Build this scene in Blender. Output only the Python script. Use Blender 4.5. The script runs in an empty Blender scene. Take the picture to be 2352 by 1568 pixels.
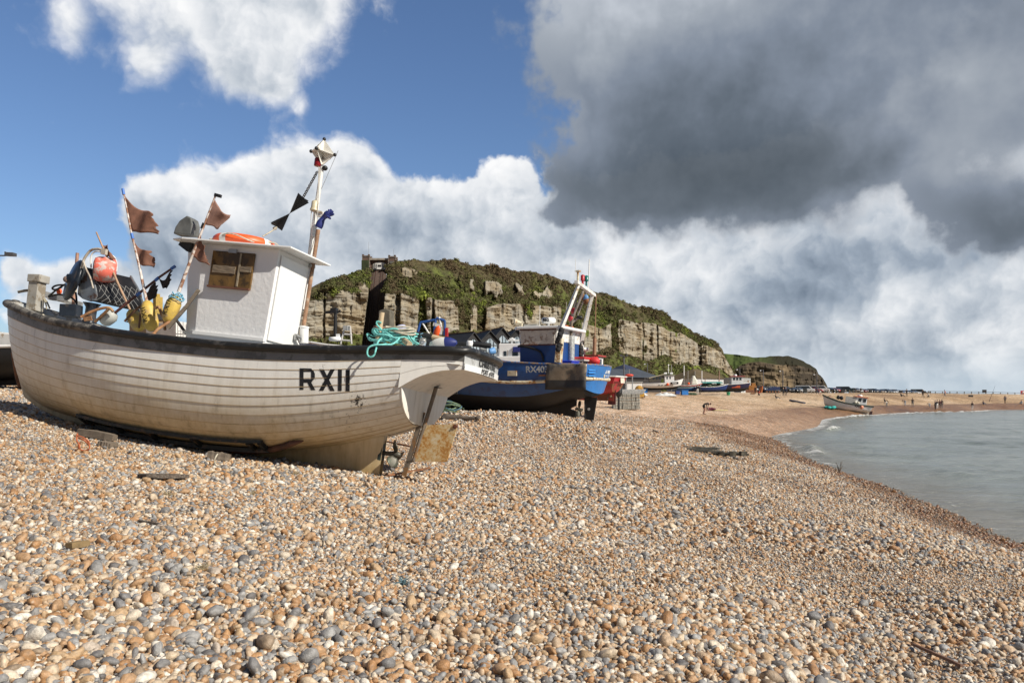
import bpy, bmesh, math, random
import numpy as np
from mathutils import Vector, Matrix, Euler, noise

R = math.radians
F, CX, HY, EYE = 1907.0, 1176.0, 910.0, 3.0      # lens in plan pixels, eye height above the sea
random.seed(7)
rng = np.random.default_rng(11)
C = bpy.context.scene.collection
SC = bpy.context.scene


def at(x, y, d):
    """Point d metres in front of the eye, seen at plan pixel x, y."""
    return Vector(((x - CX) / F * d, d, EYE + (HY - y) / F * d))


# ------------------------------------------------------------------ objects
def tag(o, label=None, cat=None, group=None, kind=None):
    if label: o['label'] = label
    if cat: o['category'] = cat
    if group: o['group'] = group
    if kind: o['kind'] = kind
    return o


def thing(name, label, cat, loc=(0, 0, 0), rot=(0, 0, 0), group=None, scale=1):
    o = bpy.data.objects.new(name, None)
    C.objects.link(o)
    o.empty_display_size = .2
    o.location = loc
    o.rotation_euler = rot
    o.scale = (scale,) * 3
    return tag(o, label, cat, group)


def copy_tree(o, parent=None):
    c = o.copy()
    C.objects.link(c)
    if parent:
        c.parent = parent
        c.matrix_parent_inverse = o.matrix_parent_inverse.copy()
    for ch in o.children:
        copy_tree(ch, c)
    return c


class MB:
    """Collects shapes and links them as one mesh object."""
    def __init__(self):
        self.v, self.f, self.m, self.s = [], [], [], []

    def add(self, verts, faces, mat=0, smooth=False):
        b = len(self.v)
        self.v += [tuple(p) for p in verts]
        for i, f in enumerate(faces):
            self.f.append(tuple(b + k for k in f))
            self.m.append(mat[i] if isinstance(mat, (list, tuple)) else mat)
            self.s.append(smooth)
        return self

    def box(self, c, size, rot=None, mat=0):
        c = Vector(c); hx, hy, hz = [s / 2 for s in size]
        vs = [Vector((sx * hx, sy * hy, sz * hz)) for sz in (-1, 1) for sy in (-1, 1) for sx in (-1, 1)]
        if rot is not None:
            m = rot if isinstance(rot, Matrix) else Euler(rot).to_matrix()
            vs = [m @ v for v in vs]
        return self.add([c + v for v in vs], [(0, 2, 3, 1), (4, 5, 7, 6), (0, 1, 5, 4), (2, 6, 7, 3), (0, 4, 6, 2), (1, 3, 7, 5)], mat)

    def bar(self, a, b, w, h, up=(0, 0, 1), mat=0, taper=1.0):
        a, b = Vector(a), Vector(b)
        d = (b - a).normalized(); u = Vector(up)
        if abs(d.dot(u)) > .98: u = Vector((1, 0, 0))
        sd = d.cross(u).normalized(); u = sd.cross(d)
        vs = []
        for p, t in ((a, 1), (b, taper)):
            for i, j in ((-1, -1), (1, -1), (1, 1), (-1, 1)):
                vs.append(p + sd * (i * w / 2 * t) + u * (j * h / 2 * t))
        return self.add(vs, [(0, 1, 2, 3), (7, 6, 5, 4), (0, 4, 5, 1), (1, 5, 6, 2), (2, 6, 7, 3), (3, 7, 4, 0)], mat)

    def tube(self, pts, r, n=8, mat=0, caps=True, smooth=True, closed=False):
        pts = [Vector(p) for p in pts]; N = len(pts)
        rs = r if isinstance(r, (list, tuple)) else [r] * N
        vs, fs = [], []
        u = None
        for i, p in enumerate(pts):
            a = pts[(i - 1) % N] if (closed or i > 0) else p
            b = pts[(i + 1) % N] if (closed or i < N - 1) else p
            d = (b - a)
            d = d.normalized() if d.length > 1e-9 else Vector((0, 0, 1))
            if u is None:
                u = d.orthogonal().normalized()
            u = (u - d * u.dot(d))
            u = u.normalized() if u.length > 1e-6 else d.orthogonal().normalized()
            w = d.cross(u)
            for k in range(n):
                t = 2 * math.pi * k / n
                vs.append(p + (u * math.cos(t) + w * math.sin(t)) * rs[i])
        M = N if closed else N - 1
        for i in range(M):
            j = (i + 1) % N
            for k in range(n):
                k2 = (k + 1) % n
                fs.append((i * n + k, i * n + k2, j * n + k2, j * n + k))
        self.add(vs, fs, mat, smooth)
        if caps and not closed:
            self.add(vs[:n], [tuple(range(n - 1, -1, -1))], mat)
            self.add(vs[-n:], [tuple(range(n))], mat)
        return self

    def lathe(self, prof, n=16, M=None, mat=0, smooth=True):
        """prof: (radius, height) pairs about local z, moved by matrix M."""
        M = M or Matrix()
        vs, fs, ms = [], [], []
        for i, (r, z) in enumerate(prof):
            for k in range(n):
                t = 2 * math.pi * k / n
                vs.append(M @ Vector((r * math.cos(t), r * math.sin(t), z)))
        for i in range(len(prof) - 1):
            for k in range(n):
                k2 = (k + 1) % n
                fs.append((i * n + k, i * n + k2, (i + 1) * n + k2, (i + 1) * n + k))
                ms.append(mat[i] if isinstance(mat, (list, tuple)) else mat)
        self.add(vs, fs, ms, smooth)
        L = len(prof)
        m0 = mat[0] if isinstance(mat, (list, tuple)) else mat
        m1 = mat[-1] if isinstance(mat, (list, tuple)) else mat
        if prof[0][0] > 1e-4: self.add(vs[:n], [tuple(range(n - 1, -1, -1))], m0)
        if prof[-1][0] > 1e-4: self.add(vs[(L - 1) * n:], [tuple(range(n))], m1)
        return self

    def prism(self, poly, o, u, v, depth, mat=0):
        """2D outline poly in the frame (o, u, v), given a thickness along u x v."""
        o, u, v = Vector(o), Vector(u), Vector(v)
        w = u.cross(v).normalized() * depth
        a = [o + u * p[0] + v * p[1] for p in poly]
        b = [p + w for p in a]
        n = len(poly)
        fs = [tuple(range(n - 1, -1, -1)), tuple(range(n, 2 * n))]
        fs += [(i, (i + 1) % n, n + (i + 1) % n, n + i) for i in range(n)]
        return self.add(a + b, fs, mat)

    def ell(self, c, rad, nu=12, nv=8, rot=None, mat=0, jit=0):
        c = Vector(c); vs, fs = [], []
        m = None
        if rot is not None: m = rot if isinstance(rot, Matrix) else Euler(rot).to_matrix()
        for j in range(1, nv):
            p = math.pi * j / nv
            for i in range(nu):
                t = 2 * math.pi * i / nu
                k = 1 + (random.random() - .5) * jit
                q = Vector((rad[0] * math.sin(p) * math.cos(t) * k, rad[1] * math.sin(p) * math.sin(t) * k, rad[2] * math.cos(p) * k))
                vs.append(c + (m @ q if m else q))
        for z in (1, -1):
            q = Vector((0, 0, z * rad[2])); vs.append(c + (m @ q if m else q))
        for j in range(nv - 2):
            for i in range(nu):
                i2 = (i + 1) % nu
                fs.append((j * nu + i, (j + 1) * nu + i, (j + 1) * nu + i2, j * nu + i2))
        T, B = len(vs) - 2, len(vs) - 1
        for i in range(nu):
            i2 = (i + 1) % nu
            fs.append((T, i, i2)); fs.append((B, (nv - 2) * nu + i2, (nv - 2) * nu + i))
        return self.add(vs, fs, mat, True)

    def grid(self, rows, mat=0, smooth=True, closed=False):
        """rows: equally long lists of points; mat may be per row strip."""
        n = len(rows[0]); vs = [p for r_ in rows for p in r_]; fs, ms = [], []
        for i in range(len(rows) - 1):
            for k in range(n if closed else n - 1):
                k2 = (k + 1) % n
                fs.append((i * n + k, i * n + k2, (i + 1) * n + k2, (i + 1) * n + k))
                ms.append(mat[i] if isinstance(mat, (list, tuple)) else mat)
        return self.add(vs, fs, ms, smooth)

    def build(self, name, mats, parent=None, bevel=0, solid=0, sub=0):
        me = bpy.data.meshes.new(name)
        me.from_pydata(self.v, [], self.f)
        if not isinstance(mats, (list, tuple)): mats = [mats]
        for m in mats: me.materials.append(m)
        me.polygons.foreach_set('material_index', [min(k, len(mats) - 1) for k in self.m])
        me.polygons.foreach_set('use_smooth', self.s)
        me.update()
        o = bpy.data.objects.new(name, me)
        C.objects.link(o)
        if parent: o.parent = parent
        if solid:
            md = o.modifiers.new('solid', 'SOLIDIFY'); md.thickness = solid; md.offset = 0
        if bevel:
            md = o.modifiers.new('bevel', 'BEVEL'); md.width = bevel; md.segments = 2; md.limit_method = 'ANGLE'; md.angle_limit = R(40)
        if sub:
            md = o.modifiers.new('sub', 'SUBSURF'); md.levels = sub; md.render_levels = sub
        return o


def smooth_pts(pts, n=6, closed=False):
    """Catmull-Rom through pts."""
    P = [Vector(p) for p in pts]; N = len(P); out = []
    for i in range(N if closed else N - 1):
        g = lambda k: P[k % N] if closed else P[max(0, min(N - 1, k))]
        p0, p1, p2, p3 = g(i - 1), g(i), g(i + 1), g(i + 2)
        for k in range(n):
            t = k / n
            out.append(.5 * ((2 * p1) + (p2 - p0) * t + (2 * p0 - 5 * p1 + 4 * p2 - p3) * t * t + (3 * p1 - p0 - 3 * p2 + p3) * t ** 3))
    if not closed: out.append(P[-1])
    return out


def lerp_tab(tab, x):
    if x <= tab[0][0]: return tab[0][1]
    for (a, b), (c, d) in zip(tab, tab[1:]):
        if x <= c: return b + (d - b) * (x - a) / (c - a)
    return tab[-1][1]


def axis_matrix(o, zdir, xhint=(1, 0, 0)):
    z = Vector(zdir).normalized(); x = Vector(xhint)
    if abs(x.normalized().dot(z)) > .98: x = Vector((0, 1, 0))
    y = z.cross(x).normalized(); x = y.cross(z)
    M = Matrix((x, y, z)).transposed().to_4x4()
    M.translation = Vector(o)
    return M


# ------------------------------------------------------------------ noise for mesh work
def _hash(ix, iy, seed):
    h = (ix.astype(np.int64) * 374761393 + iy.astype(np.int64) * 668265263 + seed * 1442695041) & 0xffffffff
    h = ((h ^ (h >> 13)) * 1274126177) & 0xffffffff
    return ((h ^ (h >> 16)) & 0xffff) / 65535.0


def vnoise(x, y, seed=0):
    x = np.asarray(x, float); y = np.asarray(y, float)
    ix, iy = np.floor(x), np.floor(y)
    fx, fy = x - ix, y - iy
    fx = fx * fx * (3 - 2 * fx); fy = fy * fy * (3 - 2 * fy)
    a, b = _hash(ix, iy, seed), _hash(ix + 1, iy, seed)
    c, d = _hash(ix, iy + 1, seed), _hash(ix + 1, iy + 1, seed)
    return (a * (1 - fx) + b * fx) * (1 - fy) + (c * (1 - fx) + d * fx) * fy


def fbm(x, y, octv=4, seed=0, gain=.5):
    s = 0; a = 1; t = 0
    for o in range(octv):
        s = s + a * vnoise(np.asarray(x) * 2 ** o + 17.3 * o, np.asarray(y) * 2 ** o - 9.1 * o, seed + o)
        t += a; a *= gain
    return s / t - .5


# ------------------------------------------------------------------ materials
def nt(name):
    m = bpy.data.materials.new(name); m.use_nodes = True
    t = m.node_tree
    return m, t, t.nodes['Principled BSDF']


def N(t, kind, **kw):
    n = t.nodes.new(kind)
    for k, v in kw.items():
        if k.startswith('i_'):
            n.inputs[int(k[2:]) if k[2:].isdigit() else k[2:].replace('_', ' ')].default_value = v
        else:
            setattr(n, k, v)
    return n


def ramp(t, stops, interp='LINEAR'):
    n = t.nodes.new('ShaderNodeValToRGB'); cr = n.color_ramp; cr.interpolation = interp
    while len(cr.elements) < len(stops): cr.elements.new(.5)
    for e, (p, c) in zip(cr.elements, stops):
        e.position = p
        e.color = (c, c, c, 1) if isinstance(c, (int, float)) else (*c[:3], 1)
    return n


def mixc(t, fac, a, b, blend='MIX'):
    n = t.nodes.new('ShaderNodeMix'); n.data_type = 'RGBA'; n.blend_type = blend
    for i, v in ((0, fac), (6, a), (7, b)):
        s = n.inputs[i]
        if isinstance(v, bpy.types.NodeSocket): t.links.new(v, s)
        elif isinstance(v, (int, float)): s.default_value = v if i == 0 else (v, v, v, 1)
        else: s.default_value = (*v[:3], 1)
    return n.outputs[2]


def math_(t, op, a, b=None, c=None, clamp=False):
    n = t.nodes.new('ShaderNodeMath'); n.operation = op; n.use_clamp = clamp
    for i, v in enumerate((a, b, c)):
        if v is None: continue
        if isinstance(v, bpy.types.NodeSocket): t.links.new(v, n.inputs[i])
        else: n.inputs[i].default_value = v
    return n.outputs[0]


def noise_(t, vec, scale, detail=4, rough=.55, dist=0):
    n = N(t, 'ShaderNodeTexNoise'); n.inputs['Scale'].default_value = scale
    n.inputs['Detail'].default_value = detail; n.inputs['Roughness'].default_value = rough
    n.inputs['Distortion'].default_value = dist
    if vec is not None: t.links.new(vec, n.inputs['Vector'])
    return n


def mapping(t, vec, scale=(1, 1, 1), rot=(0, 0, 0), loc=(0, 0, 0)):
    n = N(t, 'ShaderNodeMapping'); n.inputs['Scale'].default_value = scale
    n.inputs['Rotation'].default_value = rot; n.inputs['Location'].default_value = loc
    t.links.new(vec, n.inputs['Vector'])
    return n.outputs[0]


_M = {}


def mat(name, col, rough=.6, metal=0, var=.18, vs=4, bump=0, bs=30, wear=None, wearamt=.5, ws=6, stretch=None, spec=None):
    """Painted or natural surface: colour with noise variation, optional worn patches of a second colour."""
    if name in _M: return _M[name]
    m, t, p = nt(name)
    tc = N(t, 'ShaderNodeTexCoord').outputs['Object']
    v = mapping(t, tc, stretch) if stretch else tc
    n1 = noise_(t, v, vs, 5)
    f = ramp(t, [(.3, 1 - var), (.7, 1 + var)])
    t.links.new(n1.outputs[0], f.inputs[0])
    c = mixc(t, 1, col, f.outputs[0], 'MULTIPLY')
    if wear:
        n2 = noise_(t, mapping(t, tc, stretch or (1, 1, 1), loc=(3.1, 1.7, 9)), ws, 8, .65)
        r = ramp(t, [(.62 - wearamt * .3, 0), (.68 - wearamt * .3, 1)])
        t.links.new(n2.outputs[0], r.inputs[0])
        c = mixc(t, r.outputs[0], c, wear)
    t.links.new(c, p.inputs['Base Color'])
    p.inputs['Roughness'].default_value = rough
    p.inputs['Metallic'].default_value = metal
    if spec is not None: p.inputs['Specular IOR Level'].default_value = spec
    if bump:
        nb = noise_(t, v, bs, 4)
        b = N(t, 'ShaderNodeBump'); b.inputs['Strength'].default_value = bump; b.inputs['Distance'].default_value = .02
        t.links.new(nb.outputs[0], b.inputs['Height']); t.links.new(b.outputs[0], p.inputs['Normal'])
    _M[name] = m
    return m


def text_mesh(body, size, M, mats, parent, name, depth=.004, shear=0, spacing=1, bold=0, xscale=1, align='CENTER', warp=None):
    """Lettering as a thin mesh in the local xy plane moved by M (or bent by warp(x, y, z))."""
    cu = bpy.data.curves.new(name, 'FONT'); cu.body = body; cu.size = size; cu.extrude = depth / 2
    cu.align_x = align; cu.align_y = 'CENTER'; cu.shear = shear; cu.space_character = spacing; cu.offset = bold
    cu.resolution_u = 4
    ob = bpy.data.objects.new('tmp', cu); C.objects.link(ob)
    dg = bpy.context.evaluated_depsgraph_get()
    me = bpy.data.meshes.new_from_object(ob.evaluated_get(dg))
    bpy.data.objects.remove(ob)
    for v in me.vertices:
        q = Vector((v.co.x * xscale, v.co.y, v.co.z))
        v.co = warp(q) if warp else M @ q
    me.materials.clear(); me.materials.append(mats)
    o = bpy.data.objects.new(name, me); C.objects.link(o)
    if parent: o.parent = parent
    return o
# ================================================================== camera, sun, sky
cam = bpy.data.cameras.new('camera'); co = bpy.data.objects.new('camera', cam); C.objects.link(co)
cam.sensor_width = 22.2; cam.lens = 18.0; cam.shift_y = (HY - 784) / 2352
cam.clip_start = .1; cam.clip_end = 30000
co.location = (0, 0, EYE); co.rotation_euler = (R(90), 0, 0)
SC.camera = co
SUN = Vector((1, -.58, .86)).normalized()
sl = bpy.data.lights.new('sun', 'SUN'); so = bpy.data.objects.new('sun', sl); C.objects.link(so)
sl.energy = 5.0; sl.angle = R(.5); sl.color = (1, .937, .83)
so.rotation_euler = SUN.to_track_quat('Z', 'Y').to_euler()
so.location = (40, -20, 60)
SC.view_settings.view_transform = 'Standard'; SC.view_settings.look = 'None'
SC.view_settings.exposure = .2; SC.view_settings.gamma = 1

W = bpy.data.worlds.new('World'); SC.world = W; W.use_nodes = True
wt = W.node_tree
W.cycles.sampling_method = 'MANUAL'; W.cycles.sample_map_resolution = 256
SKY_S = .1
bg = wt.nodes['Background']; bg.inputs[1].default_value = .087
sky = N(wt, 'ShaderNodeTexSky'); sky.sky_type = 'NISHITA'; sky.sun_disc = False
sky.sun_elevation = math.asin(SUN.z); sky.sun_rotation = math.atan2(SUN.x, SUN.y)
sky.altitude = 0; sky.air_density = 1.0; sky.dust_density = .3; sky.ozone_density = 2.2
gen = N(wt, 'ShaderNodeTexCoord').outputs['Generated']
sep = N(wt, 'ShaderNodeSeparateXYZ'); wt.links.new(gen, sep.inputs[0])
az = math_(wt, 'ARCTAN2', sep.outputs[0], sep.outputs[1])
el = math_(wt, 'ARCSINE', sep.outputs[2])
cmb = N(wt, 'ShaderNodeCombineXYZ'); wt.links.new(az, cmb.inputs[0]); wt.links.new(el, cmb.inputs[1])
AE = cmb.outputs[0]                                     # direction as (azimuth, elevation)


def azel(x, y):
    a = math.atan((x - CX) / F)
    return a, math.atan((HY - y) / F * math.cos(a))


def vop(op, a, b, c=None):
    n = N(wt, 'ShaderNodeVectorMath', operation=op)
    for i, v in enumerate((a, b, c)):
        if v is None: continue
        if isinstance(v, bpy.types.NodeSocket): wt.links.new(v, n.inputs[i])
        else: n.inputs[i].default_value = v
    return n


# wind-torn edges: shift the lookup direction by noise before testing the cloud masses
big = noise_(wt, AE, 5.0, 5, .6); big.noise_dimensions = '2D'
wv = vop('SUBTRACT', big.outputs['Color'], (.5, .5, .5))
fin = noise_(wt, AE, 20.0, 8, .55); fin.noise_dimensions = '2D'
fv = vop('SUBTRACT', fin.outputs['Color'], (.5, .5, .5))
P1 = vop('MULTIPLY_ADD', wv.outputs[0], (.055, .05, 0), AE)
P2 = vop('MULTIPLY_ADD', fv.outputs[0], (.035, .035, 0), P1.outputs[0]).outputs[0]


def blobs(lst, src):
    """Sum of soft elliptical masses; each (x, y, rx, ry, weight) given as plan pixels of a direction."""
    acc = None
    for (x, y, rx, ry, w) in lst:
        a, e = azel(x, y); ia, ie = F / rx * .95, F / ry * .95
        q = vop('MULTIPLY_ADD', src, (ia, ie, 0), (-a * ia, -e * ie, 0))
        d = vop('DOT_PRODUCT', q.outputs[0], q.outputs[0])
        g = math_(wt, 'POWER', .3679, d.outputs['Value'])
        acc = math_(wt, 'MULTIPLY', g, w) if acc is None else math_(wt, 'MULTIPLY_ADD', g, w, acc)
    return acc


def sstep(v, lo, hi):
    n = N(wt, 'ShaderNodeMapRange', interpolation_type='SMOOTHSTEP')
    wt.links.new(v, n.inputs[0]); n.inputs[1].default_value = lo; n.inputs[2].default_value = hi
    return n.outputs[0]

#CLOUDS
HEAP = [   # bright heaped clouds
    # upper left
    (160, 40, 48, 75, .85), (300, 25, 60, 60, .75), (350, 145, 42, 52, .8), (245, 120, 22, 30, .3), (500, 30, 95, 95, .95), (620, 95, 95, 95, .9), (545, 165, 70, 45, .6),
    (700, 20, 70, 55, .8), (640, 185, 48, 42, .6), (700, 238, 22, 20, .4), (450, -70, 380, 60, .8), (400, 60, 40, 60, .25),
    # small one at the far left
    (150, 655, 60, 48, .95), (200, 635, 42, 42, .6), (18, 612, 28, 32, .85), (80, 695, 55, 45, .6), (265, 665, 55, 42, .5),
    # bank behind the cliff
    (350, 490, 55, 62, .9), (440, 480, 75, 70, 1.0), (560, 490, 90, 75, 1.0), (650, 450, 75, 70, 1.0), (745, 425, 75, 70, .95), (815, 420, 52, 60, .75),
    (880, 500, 90, 70, 1), (990, 510, 75, 65, 1), (1065, 510, 60, 55, .85), (1150, 450, 30, 52, .9), (1190, 420, 22, 32, .75), (1130, 520, 70, 70, 1),
    (440, 600, 110, 66, 1), (650, 580, 160, 105, 1.2), (900, 620, 220, 110, 1.2), (1130, 620, 180, 110, 1.1), (345, 570, 50, 45, .55), (1240, 585, 110, 70, 1.0),
    # whole right-hand lower field
    (1400, 640, 200, 150, 1.3), (1650, 620, 230, 170, 1.3), (1950, 560, 230, 170, 1.3), (2250, 640, 200, 110, 1.2), (1500, 800, 250, 120, 1.0),
    (1900, 740, 300, 130, 1.1), (2250, 760, 220, 110, 1.0), (2180, 370, 130, 110, 1.1), (2330, 180, 130, 120, 1.0), (2330, 420, 90, 90, .8), (2250, 860, 300, 50, .55), (1900, 880, 300, 50, .5),
    (2250, 610, 80, 22, -.7), (2320, 625, 60, 24, -.7), (2325, 262, 40, 30, -.55), (1330, 620, 40, 60, .3),
]
DARK = [   # the great shaded cloud and smaller shaded bellies
    (1500, 120, 190, 130, 1.3), (1700, 60, 330, 180, 1.2), (1460, 300, 135, 130, 1.2), (1650, 300, 230, 190, 1.4), (1880, 270, 210, 170, 1.2), (1370, 425, 120, 52, 1.0), (1560, 425, 200, 50, .95), (1800, 385, 200, 66, .9),
    (2060, 100, 220, 150, .8), (2000, -80, 500, 120, 1.2), (1262, 495, 50, 26, .7), (1400, 210, 75, 130, .8), (1450, 60, 90, 70, .75),
    (2290, 110, 170, 170, .75), (2330, 300, 90, 80, .5), (2260, 500, 110, 62, .95), (2340, 540, 90, 60, .9), (2150, 460, 40, 40, .3),
]
BELLY = [  # grey undersides inside the bright field
    (1950, 590, 140, 62, 1.1), (1790, 640, 80, 50, .6), (1750, 700, 150, 42, .85), (1400, 760, 120, 50, .5), (1620, 560, 40, 40, .3), (2000, 800, 200, 26, .5), (1500, 840, 200, 22, .5), (2280, 700, 60, 30, .5), (1900, 690, 70, 30, .6), (2100, 760, 60, 30, .5), (1500, 560, 60, 40, .3), (1560, 660, 110, 60, .4), (1700, 780, 200, 30, .5), (2150, 830, 170, 40, .35), (2180, 600, 120, 40, .6),
    (440, 565, 130, 50, .75), (560, 625, 170, 70, .8), (920, 530, 80, 55, .7), (1050, 615, 160, 66, .6), (315, 530, 55, 60, .7), (790, 575, 100, 60, .55), (640, 520, 60, 40, .3), (1010, 540, 50, 40, .35), (1120, 540, 60, 40, .4), (1290, 560, 70, 40, .5),
    (150, 670, 90, 35, .6), (540, 90, 110, 60, .25), (600, 190, 90, 50, .35), (350, 180, 40, 40, .2), (230, 90, 40, 60, .3), (2060, 690, 90, 30, .3), (1330, 690, 70, 60, .3), (2330, 300, 80, 80, .4),
]
LITE = [   # paler, bluer parts of the great cloud, and its darkest belly
    (1340, 130, 110, 190, .34), (1480, 0, 260, 110, .42), (1700, -40, 300, 90, .25), (2120, 190, 190, 170, .16), (2300, 60, 230, 200, .14), (2290, 260, 150, 130, .10), (2230, 170, 40, 30, .16), (2000, 60, 160, 120, .12), (1330, 330, 60, 90, .18), (1230, 500, 60, 40, .2),
    (1560, 420, 260, 70, -.16), (1850, 380, 200, 70, -.12), (1600, 250, 200, 80, -.05),
]
def vor(src, scale, det):
    n = N(wt, 'ShaderNodeTexVoronoi', voronoi_dimensions='2D', feature='F1', normalize=True)
    n.inputs['Scale'].default_value = scale; n.inputs['Detail'].default_value = det; n.inputs['Roughness'].default_value = .55; n.inputs['Lacunarity'].default_value = 2.3
    wt.links.new(src, n.inputs['Vector']); return math_(wt, 'SUBTRACT', 1.0, n.outputs['Distance'])
heap = blobs(HEAP, P1.outputs[0])
dk = blobs(DARK, P2)
bel = blobs(BELLY, P1.outputs[0])
lite = blobs(LITE, P1.outputs[0])
fz = math_(wt, 'SUBTRACT', fin.outputs[0], .5)
bz = math_(wt, 'SUBTRACT', big.outputs[0], .5)
puff = vor(P2, 9.0, 4.0)
pz = math_(wt, 'SUBTRACT', puff, .62)
h2 = math_(wt, 'ADD', heap, math_(wt, 'MULTIPLY', fz, .6))
h2 = math_(wt, 'ADD', h2, math_(wt, 'MULTIPLY', pz, .95))
soft = blobs([(430, 80, 430, 230, .75), (120, 640, 160, 110, .3)], AE)
aH = sstep(math_(wt, 'DIVIDE', math_(wt, 'SUBTRACT', h2, .28), math_(wt, 'ADD', soft, .17)), 0, 1)
d2 = math_(wt, 'ADD', math_(wt, 'ADD', dk, math_(wt, 'MULTIPLY', fz, .7)), math_(wt, 'MULTIPLY', pz, .35))
aD = sstep(d2, .32, .82)
off = vop('ADD', P2, (.014, .017, 0))
rel = math_(wt, 'MULTIPLY', math_(wt, 'SUBTRACT', puff, vor(off.outputs[0], 9.0, 3.0)), 1.0)
rim = sstep(h2, 1.35, .5)
lum = math_(wt, 'ADD', math_(wt, 'MULTIPLY', rim, .13), math_(wt, 'ADD', rel, .70))
lum = math_(wt, 'SUBTRACT', lum, math_(wt, 'MULTIPLY', bel, .46))
lum = math_(wt, 'ADD', lum, math_(wt, 'MULTIPLY', fz, .55))
lum = math_(wt, 'MULTIPLY_ADD', math_(wt, 'ADD', lum, math_(wt, 'MULTIPLY', bz, .55)), .86, .13, clamp=True)
cr = ramp(wt, [(0, (.17, .215, .28)), (.3, (.33, .39, .47)), (.55, (.56, .61, .67)), (.8, (.84, .86, .885)), (1, (1.0, 1.0, 1.0))])
wt.links.new(lum, cr.inputs[0])
dl = math_(wt, 'ADD', math_(wt, 'ADD', lite, .27), math_(wt, 'MULTIPLY', sstep(d2, 1.5, .5), .22))
dl = math_(wt, 'ADD', dl, math_(wt, 'ADD', math_(wt, 'MULTIPLY', fz, .26), math_(wt, 'MULTIPLY', bz, .40)))
dl = math_(wt, 'ADD', dl, math_(wt, 'MULTIPLY', pz, .10), clamp=True)
dr = ramp(wt, [(0, (.086, .108, .134)), (.25, (.128, .156, .192)), (.55, (.23, .27, .335)), (.8, (.37, .41, .465)), (1, (.56, .60, .66))])
wt.links.new(dl, dr.inputs[0])
# clear sky: deep overhead, pale and milky at the sea's edge
k = 1 / SKY_S
blue = mixc(wt, 1.0, sky.outputs[0], (.84, .95, 1.13), 'MULTIPLY')
low = mixc(wt, sstep(el, .12, -.02), blue, (.42 * k, .55 * k, .66 * k))
c1 = mixc(wt, math_(wt, 'MULTIPLY', aH, .97), low, mixc(wt, 1.0, cr.outputs[0], (k, k, k), 'MULTIPLY'))
haz = mixc(wt, math_(wt, 'MULTIPLY', sstep(el, .065, .0), .60), c1, (.44 * k, .56 * k, .66 * k))
c2 = mixc(wt, math_(wt, 'MULTIPLY', aD, .98), haz, mixc(wt, 1.0, dr.outputs[0], (k, k, k), 'MULTIPLY'))
# unseen grey added to mute the fill light: overhead, left and behind
ob_ = math_(wt, 'MAXIMUM', sstep(sep.outputs[1], .62, .1), sstep(el, .62, .95))
gv = ramp(wt, [(.35, (.08 * k, .095 * k, .12 * k)), (.6, (.145 * k, .145 * k, .15 * k))]); wt.links.new(big.outputs[0], gv.inputs[0])
c3 = mixc(wt, math_(wt, 'MULTIPLY', ob_, .7), c2, gv.outputs[0])
wt.links.new(c3, bg.inputs[0])
# ================================================================== beach, sea, pebbles
SHORE = [(9.6, -400), (9.5, -40), (9.6, 0), (9.8, 10), (10.15, 16.45), (10.99, 20.96), (12.26, 27.5), (13.0, 33), (14.25, 41), (17.2, 53), (20, 63.6), (29.9, 81.7),
         (42.4, 112), (55.6, 130), (65.6, 143), (79, 156), (88, 161), (105, 181), (118, 188), (150, 203), (210, 235), (275, 300), (270, 420), (190, 620), (170, 900), (170, 2500)]
SHORE = np.array([(p.x, p.y) for p in smooth_pts([(a, b, 0) for a, b in SHORE], 5)])


def shore_s(x, y):
    """Distance inland from the water's edge (negative at sea)."""
    x = np.asarray(x, float); y = np.asarray(y, float)
    best = np.full(x.shape, 1e9); sgn = np.ones(x.shape)
    for (ax, ay), (bx, by) in zip(SHORE[:-1], SHORE[1:]):
        dx, dy = bx - ax, by - ay; L = dx * dx + dy * dy
        t = np.clip(((x - ax) * dx + (y - ay) * dy) / L, 0, 1)
        px, py = x - ax - t * dx, y - ay - t * dy
        d = np.hypot(px, py)
        s = np.where(dx * (y - ay) - dy * (x - ax) > 0, 1, -1)
        m = d < best - 1e-9
        best = np.where(m, d, best); sgn = np.where(m, s, sgn)
    return best * sgn


PROF = [(-60, -6), (-10, -1.2), (0, 0), (1, .22), (3, .72), (6, 1.18), (9.7, 1.5), (12, 1.72), (16, 2.2), (20, 2.8), (24, 3.15), (32, 3.5), (45, 3.85), (80, 4.3), (150, 4.6), (400, 5)]
PX = np.array([p[0] for p in PROF]); PZ = np.array([p[1] for p in PROF])


def gb(x, y, cx, cy, rx, ry, h, rot=0):
    c, s = math.cos(rot), math.sin(rot)
    u = (x - cx) * c + (y - cy) * s; v = -(x - cx) * s + (y - cy) * c
    return h * np.exp(-(u / rx) ** 2 - (v / ry) ** 2)


def height(x, y, s=None):
    x = np.asarray(x, float); y = np.asarray(y, float)
    if s is None: s = shore_s(x, y)
    z = np.interp(s, PX, PZ)
    land = np.clip(s / 4, 0, 1)
    far = np.clip((y - 20) / 60, 0, 1)
    z = z + land * (fbm(x / 5, y / 5, 3, 3) * (.22 + .1 * far) + fbm(x / 1.3, y / 1.3, 2, 9) * .07 + far * fbm(x / 16, y / 22, 3, 5) * .6)
    z = z + land * GB(x, y)
    cap = 4.45 - np.clip((x - 70) / 92, 0, 1) * 1.0 - np.clip((x - 160) / 30, 0, 1) * .95
    z = np.where(y > 180, np.minimum(z, cap), z)
    return z


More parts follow.
